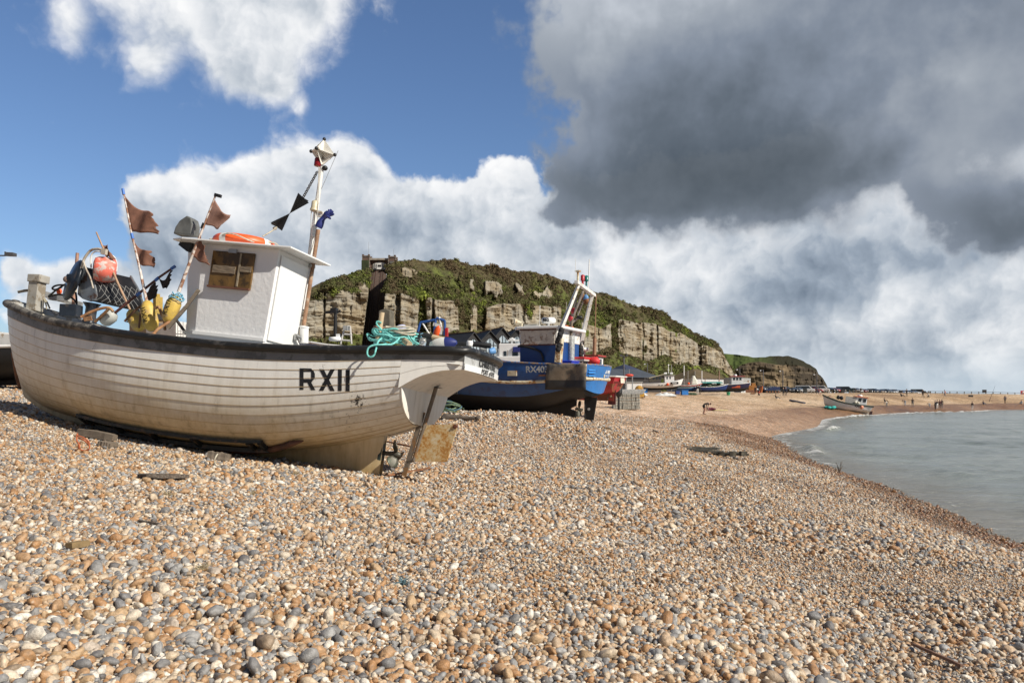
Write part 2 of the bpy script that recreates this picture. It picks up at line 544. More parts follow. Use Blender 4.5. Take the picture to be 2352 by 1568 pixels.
def GB(x, y):
    z = gb(x, y, .9, 27.5, 3.4, 3.4, .72, -.35)        # bank in front of the blue boat
    z = z + gb(x, y, -2.8, 27, 2.8, 2.5, .22)
    z = z + gb(x, y, 3.4, 22.5, 1.6, 5, .22, .2)
    z = z - gb(x, y, 4.5, 38, 4, 5, .25)
    z = z + gb(x, y, .6, 7.4, 1.5, 1.3, .17) + gb(x, y, -4.5, 9.0, 2.0, 1.3, .06) - gb(x, y, 2.9, 6.6, 1.0, 3.0, .17, -.3)
    z = z + gb(x, y, 5.2, 12.0, .7, 5, .07, .15) - gb(x, y, 2.4, 10.6, 1.1, 2.2, .12, -.3) + gb(x, y, -1.2, 5.6, 1.6, .7, .07)
    z = z + gb(x, y, -2.3, 12.3, .7, .5, .05)
    return z


def hz(x, y):
    return float(height(np.array([x]), np.array([y]))[0])


def polar(rs, azs):
    A, Rr = np.meshgrid(azs, rs)
    return Rr * np.sin(A), Rr * np.cos(A)


def sheet(name, X, Y, Z, material, attrs=(), smooth=True):
    nr, na = X.shape
    me = bpy.data.meshes.new(name)
    co_ = np.stack([X, Y, Z], -1).reshape(-1, 3)
    idx = np.arange(nr * na).reshape(nr, na)
    q = np.stack([idx[:-1, :-1], idx[1:, :-1], idx[1:, 1:], idx[:-1, 1:]], -1).reshape(-1, 4)[:, ::-1]
    me.vertices.add(len(co_)); me.vertices.foreach_set('co', co_.ravel().astype(np.float32))
    me.loops.add(q.size); me.loops.foreach_set('vertex_index', q.ravel().astype(np.int32))
    me.polygons.add(len(q)); me.polygons.foreach_set('loop_start', np.arange(0, q.size, 4, dtype=np.int32))
    me.polygons.foreach_set('use_smooth', np.full(len(q), smooth))
    me.update(calc_edges=True)
    for n_, arr in attrs:
        a = me.attributes.new(n_, 'FLOAT', 'POINT'); a.data.foreach_set('value', np.asarray(arr, np.float32).ravel())
    me.materials.append(material)
    o = bpy.data.objects.new(name, me); C.objects.link(o)
    return o


azs = np.unique(np.concatenate([np.radians(np.arange(-180, -42, 6)), np.radians(np.arange(-42, 42.01, .22)), np.radians(np.arange(42, 180.1, 6))]))
rs = np.concatenate([[.3, .8], np.geomspace(1.5, 420, 330), np.geomspace(440, 2400, 24)])
gx, gy = polar(rs, azs)
gs = shore_s(gx, gy)
gz = height(gx, gy, gs)

PEB = [(0, (.40, .24, .125)), (.10, (.56, .45, .33)), (.2, (.25, .255, .265)), (.29, (.46, .31, .175)), (.37, (.62, .54, .44)), (.45, (.165, .17, .185)), (.53, (.36, .185, .075)),
       (.61, (.50, .36, .24)), (.69, (.31, .315, .325)), (.76, (.44, .24, .105)), (.82, (.69, .65, .59)), (.88, (.105, .105, .115)), (.92, (.47, .40, .34)), (.96, (.29, .215, .15))]


def beach_mat():
    m, t, p = nt('shingle')
    pos = N(t, 'ShaderNodeTexCoord').outputs['Object']
    sA = N(t, 'ShaderNodeAttribute', attribute_name='shore').outputs['Fac']
    v1 = N(t, 'ShaderNodeTexVoronoi'); v1.inputs['Scale'].default_value = 19; t.links.new(pos, v1.inputs['Vector'])
    sp = N(t, 'ShaderNodeSeparateColor'); t.links.new(v1.outputs['Color'], sp.inputs[0])
    r1 = ramp(t, PEB, 'CONSTANT'); t.links.new(sp.outputs[0], r1.inputs[0])
    # tonal drift in patches: brown drier bands, pale drifts
    n1 = noise_(t, mapping(t, pos, (.55, .2, .5), (0, 0, -.25)), 1.0, 8, .7)
    tint = ramp(t, [(.34, (.74, .58, .42)), (.45, (1.0, .90, .78)), (.54, (1.22, 1.16, 1.08)), (.7, (1.35, 1.32, 1.28))])
    t.links.new(n1.outputs[0], tint.inputs[0])
    c = mixc(t, 1, r1.outputs[0], tint.outputs[0], 'MULTIPLY')
    n2 = noise_(t, mapping(t, pos, (1, .7, 1)), 3.2, 9, .85)
    g2 = ramp(t, [(.41, .40), (.475, .9), (.53, 1.15), (.59, 1.65)]); t.links.new(n2.outputs[0], g2.inputs[0])
    c = mixc(t, .9, c, mixc(t, 1, c, g2.outputs[0], 'MULTIPLY'))
    # far shore is finer, ochre and sandier; wet band by the water
    sx = N(t, 'ShaderNodeSeparateXYZ'); t.links.new(pos, sx.inputs[0])
    mr = N(t, 'ShaderNodeMapRange'); mr.inputs[1].default_value = 60; mr.inputs[2].default_value = 150
    t.links.new(sx.outputs[1], mr.inputs[0])
    n3 = noise_(t, mapping(t, pos, (.06, .03, .1), (0, 0, .5)), 1.0, 6, .6)
    och = ramp(t, [(.36, (.19, .115, .055)), (.48, (.33, .225, .125)), (.62, (.42, .32, .215))]); t.links.new(n3.outputs[0], och.inputs[0])
    spk = ramp(t, [(.42, .5), (.5, 1), (.57, 1.6)]); n4 = noise_(t, pos, 1.1, 9, .85); t.links.new(n4.outputs[0], spk.inputs[0])
    v2 = N(t, 'ShaderNodeTexVoronoi'); v2.inputs['Scale'].default_value = 4.5; v2.inputs['Detail'].default_value = 2; t.links.new(pos, v2.inputs['Vector'])
    s2 = N(t, 'ShaderNodeSeparateColor'); t.links.new(v2.outputs['Color'], s2.inputs[0])
    g3 = ramp(t, [(0, (.42, .33, .26)), (.35, (.85, .76, .68)), (.7, (1.2, 1.16, 1.1)), (1, (1.75, 1.72, 1.7))]); t.links.new(s2.outputs[0], g3.inputs[0])
    fm_ = N(t, 'ShaderNodeMapRange'); fm_.inputs[1].default_value = 18; fm_.inputs[2].default_value = 40; t.links.new(sx.outputs[1], fm_.inputs[0])
    c = mixc(t, math_(t, 'MULTIPLY', fm_.outputs[0], .8), c, mixc(t, 1, c, g3.outputs[0], 'MULTIPLY'))
    spk2 = mixc(t, .75, spk.outputs[0], mixc(t, 1, spk.outputs[0], g3.outputs[0], 'MULTIPLY'))
    c = mixc(t, math_(t, 'MULTIPLY', mr.outputs[0], .86), c, mixc(t, 1, och.outputs[0], spk2, 'MULTIPLY'))
    nb = noise_(t, pos, .35, 4, .6)
    wide = N(t, 'ShaderNodeMapRange'); wide.inputs[1].default_value = 30; wide.inputs[2].default_value = 65; wide.inputs[4].default_value = 5.5; t.links.new(sx.outputs[1], wide.inputs[0])
    sA = math_(t, 'SUBTRACT', sA, wide.outputs[0])
    wd = math_(t, 'ADD', sA, math_(t, 'MULTIPLY', math_(t, 'SUBTRACT', nb.outputs[0], .5), 4))
    wet = N(t, 'ShaderNodeMapRange', interpolation_type='SMOOTHSTEP'); wet.inputs[1].default_value = 2.6; wet.inputs[2].default_value = .4
    t.links.new(wd, wet.inputs[0])
    wf = math_(t, 'MULTIPLY', wet.outputs[0], math_(t, 'ADD', math_(t, 'MULTIPLY', mr.outputs[0], .4), .55))
    c = mixc(t, wf, c, mixc(t, 1, c, (.46, .33, .22), 'MULTIPLY'))
    t.links.new(c, p.inputs['Base Color'])
    ro = N(t, 'ShaderNodeMapRange'); ro.inputs[3].default_value = .75; ro.inputs[4].default_value = .38; t.links.new(wf, ro.inputs[0])
    t.links.new(ro.outputs[0], p.inputs['Roughness'])
    hgt = math_(t, 'ADD', math_(t, 'MULTIPLY', v1.outputs['Distance'], -1.0), math_(t, 'MULTIPLY', sp.outputs[1], .5))
    b = N(t, 'ShaderNodeBump'); b.inputs['Strength'].default_value = .9; b.inputs['Distance'].default_value = .035
    t.links.new(hgt, b.inputs['Height'])
    b2 = N(t, 'ShaderNodeBump'); b2.inputs['Strength'].default_value = .7; b2.inputs['Distance'].default_value = .12
    t.links.new(n2.outputs[0], b2.inputs['Height']); t.links.new(b.outputs[0], b2.inputs['Normal'])
    t.links.new(b2.outputs[0], p.inputs['Normal'])
    return m


beach = tag(sheet('beach', gx, gy, gz, beach_mat(), [('shore', gs)]), kind='structure')

# ---- sea: one sheet to the horizon, with swell, a breaking ripple at the edge and foam
azw = np.unique(np.concatenate([np.radians(np.arange(-180, -5, 6)), np.radians(np.arange(-5, 60, .12)), np.radians(np.arange(60, 180.1, 6))]))
rw = np.concatenate([[.3, 4], np.geomspace(8, 420, 300), np.geomspace(440, 16000, 40)])
wx, wy = polar(rw, azw)
ws = shore_s(wx, wy)
dep = np.clip(-ws, 0, None)
amp = np.clip(dep / 3, 0, 1) * np.clip(1.2 - rw[:, None] / 400, 0, 1)
wz = amp * (fbm(wx / 2.4 + wy / 9, wy / 1.2, 3, 21) * .22 + fbm(wx / 10, wy / 5, 3, 31) * .24)
br = lambda off, wdt, cx, cy, rr, h: h * np.exp(-((dep - off) / wdt) ** 2) * np.exp(-((wx - cx) ** 2 + (wy - cy) ** 2) / rr ** 2) * (ws < .5) * (.6 + 1.2 * (fbm(wx / 2, wy / 2, 2, 4) + .5))
wave = br(2.4, .4, 27.5, 73, 5, .30) + br(1.3, .4, 16.3, 47, 4, .16) + br(1.0, .4, 50, 121, 14, .22) + br(.8, .5, 80, 158, 30, .22)
wz = wz + wave
wz = np.where(rw[:, None] > 420, wz * 0, wz)


def sea_mat():
    m, t, p = nt('sea_water')
    pos = N(t, 'ShaderNodeTexCoord').outputs['Object']
    dA = N(t, 'ShaderNodeAttribute', attribute_name='depth').outputs['Fac']
    wA = N(t, 'ShaderNodeAttribute', attribute_name='surf').outputs['Fac']
    n0 = noise_(t, mapping(t, pos, (.05, .14, 1)), 1, 5, .6)
    col = ramp(t, [(.3, (.185, .215, .20)), (.5, (.235, .265, .245)), (.7, (.285, .315, .285))]); t.links.new(n0.outputs[0], col.inputs[0])
    shal = N(t, 'ShaderNodeMapRange', interpolation_type='SMOOTHSTEP'); shal.inputs[1].default_value = 5; shal.inputs[2].default_value = .2; t.links.new(dA, shal.inputs[0])
    c = mixc(t, math_(t, 'MULTIPLY', shal.outputs[0], .75), col.outputs[0], (.20, .17, .12))
    c = mixc(t, math_(t, 'MULTIPLY', wA, 1.6, clamp=True), c, (.20, .235, .14))
    # foam: lace along the edge and on the breaking ripples
    nf = noise_(t, mapping(t, pos, (.9, .45, 1)), 1.3, 7, .65, .6)
    e1 = N(t, 'ShaderNodeMapRange', interpolation_type='SMOOTHSTEP'); e1.inputs[1].default_value = 3.2; e1.inputs[2].default_value = 0.1; t.links.new(dA, e1.inputs[0])
    sx = N(t, 'ShaderNodeSeparateXYZ'); t.links.new(pos, sx.inputs[0])
    fy = N(t, 'ShaderNodeMapRange'); fy.inputs[1].default_value = 18; fy.inputs[2].default_value = 75; fy.inputs[3].default_value = -.06; fy.inputs[4].default_value = .12; t.links.new(sx.outputs[1], fy.inputs[0])
    fo = math_(t, 'ADD', math_(t, 'ADD', math_(t, 'MULTIPLY', e1.outputs[0], .24), fy.outputs[0]), math_(t, 'MULTIPLY', wA, .8))
    fo = math_(t, 'MULTIPLY', fo, math_(t, 'ADD', e1.outputs[0], math_(t, 'MULTIPLY', wA, 6), clamp=True))
    fo = math_(t, 'ADD', fo, math_(t, 'MULTIPLY', math_(t, 'SUBTRACT', nf.outputs[0], .5), 1.1))
    fm = N(t, 'ShaderNodeMapRange', interpolation_type='SMOOTHSTEP'); fm.inputs[1].default_value = .27; fm.inputs[2].default_value = .40; t.links.new(fo, fm.inputs[0])
    c = mixc(t, fm.outputs[0], c, (.66, .66, .63))
    t.links.new(c, p.inputs['Base Color'])
    ro = N(t, 'ShaderNodeMapRange'); ro.inputs[3].default_value = .17; ro.inputs[4].default_value = .8; t.links.new(fm.outputs[0], ro.inputs[0])
    t.links.new(ro.outputs[0], p.inputs['Roughness'])
    p.inputs['IOR'].default_value = 1.33
    r1 = noise_(t, mapping(t, pos, (1.3, 3.6, 1), (0, 0, .35)), 1, 7, .68, .5)
    r2 = noise_(t, mapping(t, pos, (.35, .9, 1), (0, 0, .2)), 1, 4, .55)
    hh = math_(t, 'ADD', math_(t, 'MULTIPLY', r1.outputs[0], .5), r2.outputs[0])
    b = N(t, 'ShaderNodeBump'); b.inputs['Strength'].default_value = 1.0; b.inputs['Distance'].default_value = .5
    t.links.new(hh, b.inputs['Height']); t.links.new(b.outputs[0], p.inputs['Normal'])
    return m


sea = tag(sheet('sea', wx, wy, wz, sea_mat(), [('depth', dep), ('surf', wave)]), kind='structure')

# ---- the loose pebbles lying on the near beach
pm, pt_, pp = nt('pebble_stone')
wa_ = N(pt_, 'ShaderNodeAttribute', attribute_type='INSTANCER', attribute_name='wet').outputs['Fac']
oi = N(pt_, 'ShaderNodeObjectInfo')
pr = ramp(pt_, PEB, 'CONSTANT'); pt_.links.new(oi.outputs['Random'], pr.inputs[0])
ptc = N(pt_, 'ShaderNodeTexCoord').outputs['Object']
jv = vop_ = N(pt_, 'ShaderNodeVectorMath', operation='ADD')
pt_.links.new(ptc, jv.inputs[0])
jc = N(pt_, 'ShaderNodeCombineXYZ'); jm = math_(pt_, 'MULTIPLY', oi.outputs['Random'], 977.0); pt_.links.new(jm, jc.inputs[0]); pt_.links.new(jc.outputs[0], jv.inputs[1])
pn = noise_(pt_, jv.outputs[0], 1.3, 6, .65)
pf = ramp(pt_, [(.28, .5), (.5, 1.0), (.68, 1.45)]); pt_.links.new(pn.outputs[0], pf.inputs[0])
pc = mixc(pt_, 1, pr.outputs[0], pf.outputs[0], 'MULTIPLY')
pn2 = noise_(pt_, jv.outputs[0], .9, 3, .5); ps2 = ramp(pt_, [(.60, 0), (.66, 1)]); pt_.links.new(pn2.outputs['Color'], ps2.inputs[0])
pc = mixc(pt_, math_(pt_, 'MULTIPLY', ps2.outputs[0], .45), pc, (.62, .55, .46))
pc = mixc(pt_, .10, pc, (.40, .31, .215))
pc = mixc(pt_, 1, pc, (.96, .945, .905), 'MULTIPLY')
pc = mixc(pt_, wa_, pc, mixc(pt_, 1, pc, (.50, .36, .24), 'MULTIPLY'))
pt_.links.new(pc, pp.inputs['Base Color'])
pt_.links.new(math_(pt_, 'SUBTRACT', .55, math_(pt_, 'MULTIPLY', wa_, .3)), pp.inputs['Roughness']); pp.inputs['Specular IOR Level'].default_value = .6
pb = N(pt_, 'ShaderNodeBump'); pb.inputs['Strength'].default_value = .25; pb.inputs['Distance'].default_value = .2
pt_.links.new(pn.outputs[0], pb.inputs['Height']); pt_.links.new(pb.outputs[0], pp.inputs['Normal'])


def pebble_mesh(i):
    bm = bmesh.new(); bmesh.ops.create_icosphere(bm, subdivisions=2, radius=1)
    r_ = random.Random(i)
    sc = (1.12, r_.uniform(.55, .92), r_.uniform(.42, .72))
    o_ = Vector((r_.uniform(0, 50), 0, i * 3.1)); am = r_.uniform(.25, .62)
    for v in bm.verts:
        k = 1 + am * noise.noise(v.co * .9 + o_) + .12 * noise.noise(v.co * 2.2 + o_)
        v.co = Vector((v.co.x * sc[0], v.co.y * sc[1], v.co.z * sc[2])) * k
    me = bpy.data.meshes.new('pebble'); bm.to_mesh(me); bm.free()
    for p_ in me.polygons: p_.use_smooth = True
    me.materials.append(pm)
    return bpy.data.objects.new('pebble', me)          # not linked: only a source for the scatter


def scatter(y0, y1, dens, k=.66, pad=1.2):
    n = int(dens * (k * (y1 * y1 - y0 * y0) + 2 * pad * (y1 - y0)))
    u = rng.random(n); 
    y = np.sqrt(y0 * y0 + u * (y1 * y1 - y0 * y0))
    x = (rng.random(n) * 2 - 1) * (k * y + pad)
    return x, y


px_, py_ = [], []
for (a, b, dn) in ((2.6, 7.5, 2400), (7.5, 12, 1500), (12, 17, 900), (17, 24, 480), (24, 36, 210), (36, 60, 60)):
    x, y = scatter(a, b, dn); px_.append(x); py_.append(y)
px_ = np.concatenate(px_); py_ = np.concatenate(py_)
pz_ = height(px_, py_); ss = shore_s(px_, py_)
ok = ss > -.3
px_, py_, pz_ = px_[ok], py_[ok], pz_[ok]
n_ = len(px_)
# sorted drifts: coarse and fine stones gather in bands
band = fbm(px_ / 2.2, py_ / 2.2, 3, 77)
size = np.exp(rng.normal(0, .40, n_)) * (.0165 + .022 * np.clip(band + .06, -.3, .45)) * np.interp(py_, [4, 9, 17, 50], [.80, .82, 1.05, 1.6])
size = np.clip(size, .008, .06)
pz_ = pz_ + rng.random(n_) * size * .9 - size * .15
pme = bpy.data.meshes.new('pebbles')
pme.vertices.add(n_); pme.vertices.foreach_set('co', np.stack([px_, py_, pz_], -1).ravel().astype(np.float32))
a_ = pme.attributes.new('rot', 'FLOAT_VECTOR', 'POINT')
a_.data.foreach_set('vector', np.stack([rng.normal(0, .55, n_), rng.normal(0, .55, n_), rng.random(n_) * 6.283], -1).ravel().astype(np.float32))
a_ = pme.attributes.new('scl', 'FLOAT', 'POINT'); a_.data.foreach_set('value', size.astype(np.float32))
a_ = pme.attributes.new('pick', 'INT', 'POINT'); a_.data.foreach_set('value', rng.integers(0, 14, n_).astype(np.int32))
wet_ = np.clip((1.9 + np.clip((py_ - 30) / 30, 0, 1) * 5 - ss[ok] + fbm(px_ / 1.5, py_ / 4, 3, 41) * 2.4) / 1.2, 0, 1) * .95
damp = np.clip(fbm(px_ / 3.2 + py_ / 7, py_ / 6.5, 4, 91) * 4.5 - .35, 0, 1) * np.clip((py_ - 5) / 8, 0, 1) * .42
a_ = pme.attributes.new('wet', 'FLOAT', 'POINT'); a_.data.foreach_set('value', np.maximum(wet_, damp).astype(np.float32))
pme.materials.append(pm)
pebbles = bpy.data.objects.new('pebbles', pme); C.objects.link(pebbles)
tag(pebbles, 'loose rounded pebbles covering the near beach', kind='stuff')


def gn_scatter(ob, sources):
    g = bpy.data.node_groups.new('scatter', 'GeometryNodeTree')
    g.interface.new_socket('Geometry', in_out='INPUT', socket_type='NodeSocketGeometry')
    g.interface.new_socket('Geometry', in_out='OUTPUT', socket_type='NodeSocketGeometry')
    gi, go = g.nodes.new('NodeGroupInput'), g.nodes.new('NodeGroupOutput')
    j = g.nodes.new('GeometryNodeJoinGeometry')
    for o in reversed(sources):
        oi_ = g.nodes.new('GeometryNodeObjectInfo'); oi_.inputs['Object'].default_value = o; oi_.inputs['As Instance'].default_value = True
        g.links.new(oi_.outputs['Geometry'], j.inputs[0])
    ip = g.nodes.new('GeometryNodeInstanceOnPoints'); ip.inputs['Pick Instance'].default_value = True
    g.links.new(gi.outputs[0], ip.inputs['Points']); g.links.new(j.outputs[0], ip.inputs['Instance'])
    for nm, ty, so_ in (('rot', 'FLOAT_VECTOR', 'Rotation'), ('scl', 'FLOAT', 'Scale'), ('pick', 'INT', 'Instance Index')):
        na = g.nodes.new('GeometryNodeInputNamedAttribute'); na.data_type = ty; na.inputs[0].default_value = nm
        s_ = [o for o in na.outputs if o.enabled and o.name == 'Attribute'][0]
        g.links.new(s_, ip.inputs[so_])
    g.links.new(ip.outputs[0], go.inputs[0])
    md = ob.modifiers.new('scatter', 'NODES'); md.node_group = g


gn_scatter(pebbles, [pebble_mesh(i) for i in range(14)])


def ground_at(px, py):
    """Where the sight line through plan pixel px, py meets the shingle."""
    ds = np.geomspace(2.5, 420, 1100)
    xs_ = (px - CX) / F * ds; zs_ = EYE + (HY - py) / F * ds
    hh = height(xs_, ds)
    k = int(np.argmax(zs_ < hh))
    return Vector((xs_[k], ds[k], hh[k]))
# ================================================================== the white clinker boat in front
def boat_matrix(px, py, d, th, pitch, heel):
    M = Euler((R(heel), R(-pitch), R(180 - th)), 'XYZ').to_matrix().to_4x4()
    M.translation = at(px, py, d)
    return M


MB1 = boat_matrix(855.5, 1091, 13.4, 15.5, 6.5, 4.3)


def local_of(M, px, py, plane, axis=1):
    """Point of a boat's own frame on the plane axis=plane that lies behind plan pixel px, py."""
    Mi = M.inverted(); e = Mi @ Vector((0, 0, EYE)); p = Mi @ at(px, py, 10); d = p - e
    return e + d * ((plane - e[axis]) / d[axis])


def L(px, py, y=0.0): return local_of(MB1, px, py, y)
def A_(x, y, pl): return L(x / 3.84, y / 3.84 + 408.3, pl)          # three magnified sheets of the plan
def B_(x, y, pl): return L(x / 3.0713 + 408.3, y / 3.0713 + 306.2, pl)
def D_(x, y, pl): return L(x / 3.456 + 544.4, y / 3.456 + 714.6, pl)
def J_(x, y, pl): return L(x / 6.912, y / 6.912 + 558, pl)
def I_(x, y, pl): return L(x / 6.583 + 701, y / 6.583 + 564.9, pl)


class On:
    """A thing carried by a boat: its root stands at base in the boat's frame, parts are drawn in boat coordinates."""
    def __init__(self, M, name, label, cat, base, group=None):
        self.base = Vector(base)
        self.r = thing(name, label, cat, group=group)
        self.r.matrix_world = M @ Matrix.Translation(self.base)
    def part(self, mb, name, mats, parent=None, **k):
        o = mb.build(name, mats, parent or self.r, **k)
        if not parent: o.location = -self.base
        return o
    def put(self, o):
        o.parent = self.r; o.location = -self.base; return o


def hull_paint():
    m, t, p = nt('clinker_white')
    pos = N(t, 'ShaderNodeTexCoord').outputs['Object']
    sp = N(t, 'ShaderNodeSeparateXYZ'); t.links.new(pos, sp.inputs[0])
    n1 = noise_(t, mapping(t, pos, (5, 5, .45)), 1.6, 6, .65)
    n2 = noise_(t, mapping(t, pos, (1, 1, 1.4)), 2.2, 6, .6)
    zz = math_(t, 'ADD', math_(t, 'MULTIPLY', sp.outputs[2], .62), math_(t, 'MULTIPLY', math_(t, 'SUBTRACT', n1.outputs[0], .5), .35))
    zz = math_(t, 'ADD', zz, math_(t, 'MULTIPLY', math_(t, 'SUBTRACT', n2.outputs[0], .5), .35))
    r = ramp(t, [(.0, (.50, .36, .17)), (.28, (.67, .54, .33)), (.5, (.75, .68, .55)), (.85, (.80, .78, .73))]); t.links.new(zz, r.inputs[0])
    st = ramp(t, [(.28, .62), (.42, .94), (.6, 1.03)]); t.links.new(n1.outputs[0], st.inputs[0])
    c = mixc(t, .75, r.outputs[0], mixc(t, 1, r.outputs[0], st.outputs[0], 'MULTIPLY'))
    # scuffs of tar around the registration and below it
    sc = noise_(t, mapping(t, pos, (9, 9, 6)), 2.4, 5, .7)
    acc = None
    for q, rad, w in ((L(822, 927, 1.1), .2, 1.0), (L(735, 870, 1.2), .42, .34), (L(800, 965, 1.0), .5, .26), (L(230, 800, 1.1), .5, .22)):
        d = N(t, 'ShaderNodeVectorMath', operation='DISTANCE'); t.links.new(pos, d.inputs[0]); d.inputs[1].default_value = q
        g = math_(t, 'MULTIPLY', math_(t, 'SUBTRACT', 1.0, math_(t, 'DIVIDE', d.outputs['Value'], rad), clamp=True), w)
        acc = g if acc is None else math_(t, 'MAXIMUM', acc, g)
    sm = N(t, 'ShaderNodeMapRange', interpolation_type='SMOOTHSTEP'); sm.inputs[1].default_value = .62; sm.inputs[2].default_value = .68
    t.links.new(math_(t, 'ADD', math_(t, 'MULTIPLY', acc, .22), sc.outputs[0]), sm.inputs[0])
    c = mixc(t, math_(t, 'MULTIPLY', sm.outputs[0], math_(t, 'MULTIPLY', acc, 2.2, clamp=True)), c, (.06, .055, .05))
    t.links.new(c, p.inputs['Base Color']); p.inputs['Roughness'].default_value = .42
    b = N(t, 'ShaderNodeBump'); b.inputs['Strength'].default_value = .12; b.inputs['Distance'].default_value = .03
    t.links.new(n2.outputs[0], b.inputs['Height']); t.links.new(b.outputs[0], p.inputs['Normal'])
    return m


HP = hull_paint()
LAP = mat('lap_stain_shade', (.52, .39, .22), .7, vs=3, var=.3, wear=(.55, .45, .3), wearamt=.15, ws=2)  # ochre stain with the lap shadow painted into the same colour
GREYB = mat('grey_band', (.20, .20, .195), .5, vs=3, wear=(.12, .12, .115), wearamt=.4, ws=3)
RUB = mat('black_rubber', (.014, .014, .014), .42, vs=6, var=.4, wear=(.06, .055, .05), wearamt=.15, ws=5)
RUBW = mat('worn_rubber', (.05, .046, .042), .7, vs=8, var=.4, wear=(.16, .145, .125), wearamt=.5, ws=7, bump=.3)
WHITE = mat('white_paint', (.80, .80, .785), .38, vs=2, var=.035, bump=.05, bs=9)
WHITEW = mat('white_worn', (.72, .71, .68), .5, vs=3, var=.08, wear=(.42, .33, .22), wearamt=.22, ws=5)
CABW = mat('cabin_stipple', (.80, .80, .80), .45, vs=2, var=.03, bump=.35, bs=13)
GREYP = mat('grey_paint', (.30, .31, .31), .6, vs=5, wear=(.42, .42, .40), wearamt=.4)
PALEG = mat('pale_grey_deck', (.50, .52, .52), .6, vs=4, var=.1, wear=(.36, .33, .28), wearamt=.3)
WOODG = mat('weathered_wood', (.15, .12, .09), .8, vs=4, var=.3, stretch=(1, 6, 6), bump=.3)
DRIFT = mat('dark_driftwood', (.085, .065, .05), .85, vs=5, var=.45, stretch=(1, 7, 7), bump=.6, wear=(.17, .14, .11), wearamt=.35)
RUST = mat('rust', (.20, .085, .035), .8, vs=9, var=.45, bump=.3)
RUSTB, rt_, rp_ = nt('rusty_blade')
rpos = N(rt_, 'ShaderNodeTexCoord').outputs['Object']; rn1 = noise_(rt_, rpos, 4.5, 3, .5); rn2 = noise_(rt_, rpos, 22, 8, .75)
rr1 = ramp(rt_, [(.36, (.60, .52, .38)), (.47, (.56, .42, .22)), (.55, (.45, .22, .05)), (.66, (.24, .085, .02))])
rt_.links.new(math_(rt_, 'ADD', math_(rt_, 'MULTIPLY', rn1.outputs[0], .35), math_(rt_, 'MULTIPLY', rn2.outputs[0], .65)), rr1.inputs[0])
rt_.links.new(rr1.outputs[0], rp_.inputs['Base Color']); rp_.inputs['Roughness'].default_value = .75
STEEL = mat('galvanised', (.42, .42, .41), .42, metal=.7, vs=8)
RSTEEL = mat('brown_steel', (.19, .155, .12), .6, metal=.25, vs=8, var=.35, wear=(.26, .14, .06), wearamt=.35)
BLACK = mat('black_paint', (.012, .012, .013), .5, vs=5, var=.3)
BRONZE = mat('bronze', (.10, .095, .075), .5, metal=.35, vs=7, wear=(.10, .12, .09), wearamt=.4)
YEL = mat('yellow_float', (.62, .43, .09), .55, vs=5, var=.2, wear=(.45, .32, .14), wearamt=.4)
TEAL = mat('teal_rope', (.20, .60, .56), .7, vs=20, var=.3, bump=.5, bs=120)
BUFF = mat('buff_rope', (.46, .42, .33), .85, vs=20, var=.3)
ORANGE = mat('orange_plastic', (.85, .12, .025), .42, vs=3, var=.12)
BROWNC = mat('brown_cloth', (.22, .105, .07), .9, vs=9, var=.3)
BLKC = mat('black_cloth', (.035, .028, .028), .9, vs=9, var=.4)
NAVY = mat('navy', (.02, .03, .16), .5, vs=5)
WOOD = mat('varnished_board', (.135, .075, .02), .45, vs=3, var=.55, wear=(.06, .035, .012), wearamt=.45, ws=4)
BAMBOO = mat('buff_pole', (.50, .38, .24), .6, vs=6, var=.2)
LPAINT = mat('lettering_black', (.010, .010, .012), .5, vs=12, var=.5, wear=(.40, .38, .34), wearamt=-.12, ws=9)

root1 = thing('fishing_boat', 'white clinker fishing boat lettered RXII with black rubber gunwale, nearest on the shingle', 'fishing boat')
root1.matrix_world = MB1

ZS = [(-1.6, 2.03), (-1.4, 2.02), (-.5, 1.92), (.7, 1.79), (1.9, 1.715), (2.7, 1.70), (3.8, 1.70), (5, 1.75), (5.9, 1.82), (6.8, 1.98), (7.75, 2.15)]
ZR = [(-.7, .89), (-.14, .66), (.8, .36), (2, .15), (4, .12), (6, .26), (6.6, .38), (7.05, .58), (7.75, 1.2)]
WB = [(-1.6, .90), (-1.2, 1.0), (-.7, 1.09), (.2, 1.2), (1, 1.26), (2, 1.30), (3, 1.32), (3.8, 1.31), (4.5, 1.27), (5.2, 1.17), (5.9, .99), (6.4, .86), (6.85, .72), (7.16, .57), (7.38, .40), (7.51, .21), (7.56, 0)]
VK = [0, .012, .04, .09, .16, .245, .335, .43, .525, .615, .705, .795, .89, 1.0]
sp_tab = lambda tab: [(p.x, p.y) for p in smooth_pts([(a, b, 0) for a, b in tab], 5)]
ZSs, ZRs, WBs = sp_tab(ZS), sp_tab(ZR), sp_tab(WB)
xe = lambda v: 6.99 + .57 * max(v, 0) ** .6
XA = -.7


def hull_pt(s, v):
    x = XA + s * (xe(v) - XA)
    xt = XA + s * (xe(1) - XA)
    W_ = lerp_tab(WBs, xt)
    n = 2.5 + .7 * min(1, s / .25) if s < .5 else 3.2 - 1.55 * max(0, (s - .5) / .5) ** 1.2
    y = W_ * (1 - (1 - v) ** n) ** (1 / n) + .03 * (1 - v)
    z = lerp_tab(ZRs, XA + s * (xe(0) - XA)) * (1 - v) + lerp_tab(ZSs, xt) * v
    return Vector((x, y, z))


def hull_row(v, off, ss_):
    out = []
    for s in ss_:
        p = hull_pt(s, v)
        q = hull_pt(s, min(1, v + .02)) - hull_pt(s, max(0, v - .02))
        nrm = Vector((0, q.z, -q.y)).normalized()
        k = min(1, (1 - s) / .03)
        out.append(p + nrm * off * k)
    return out


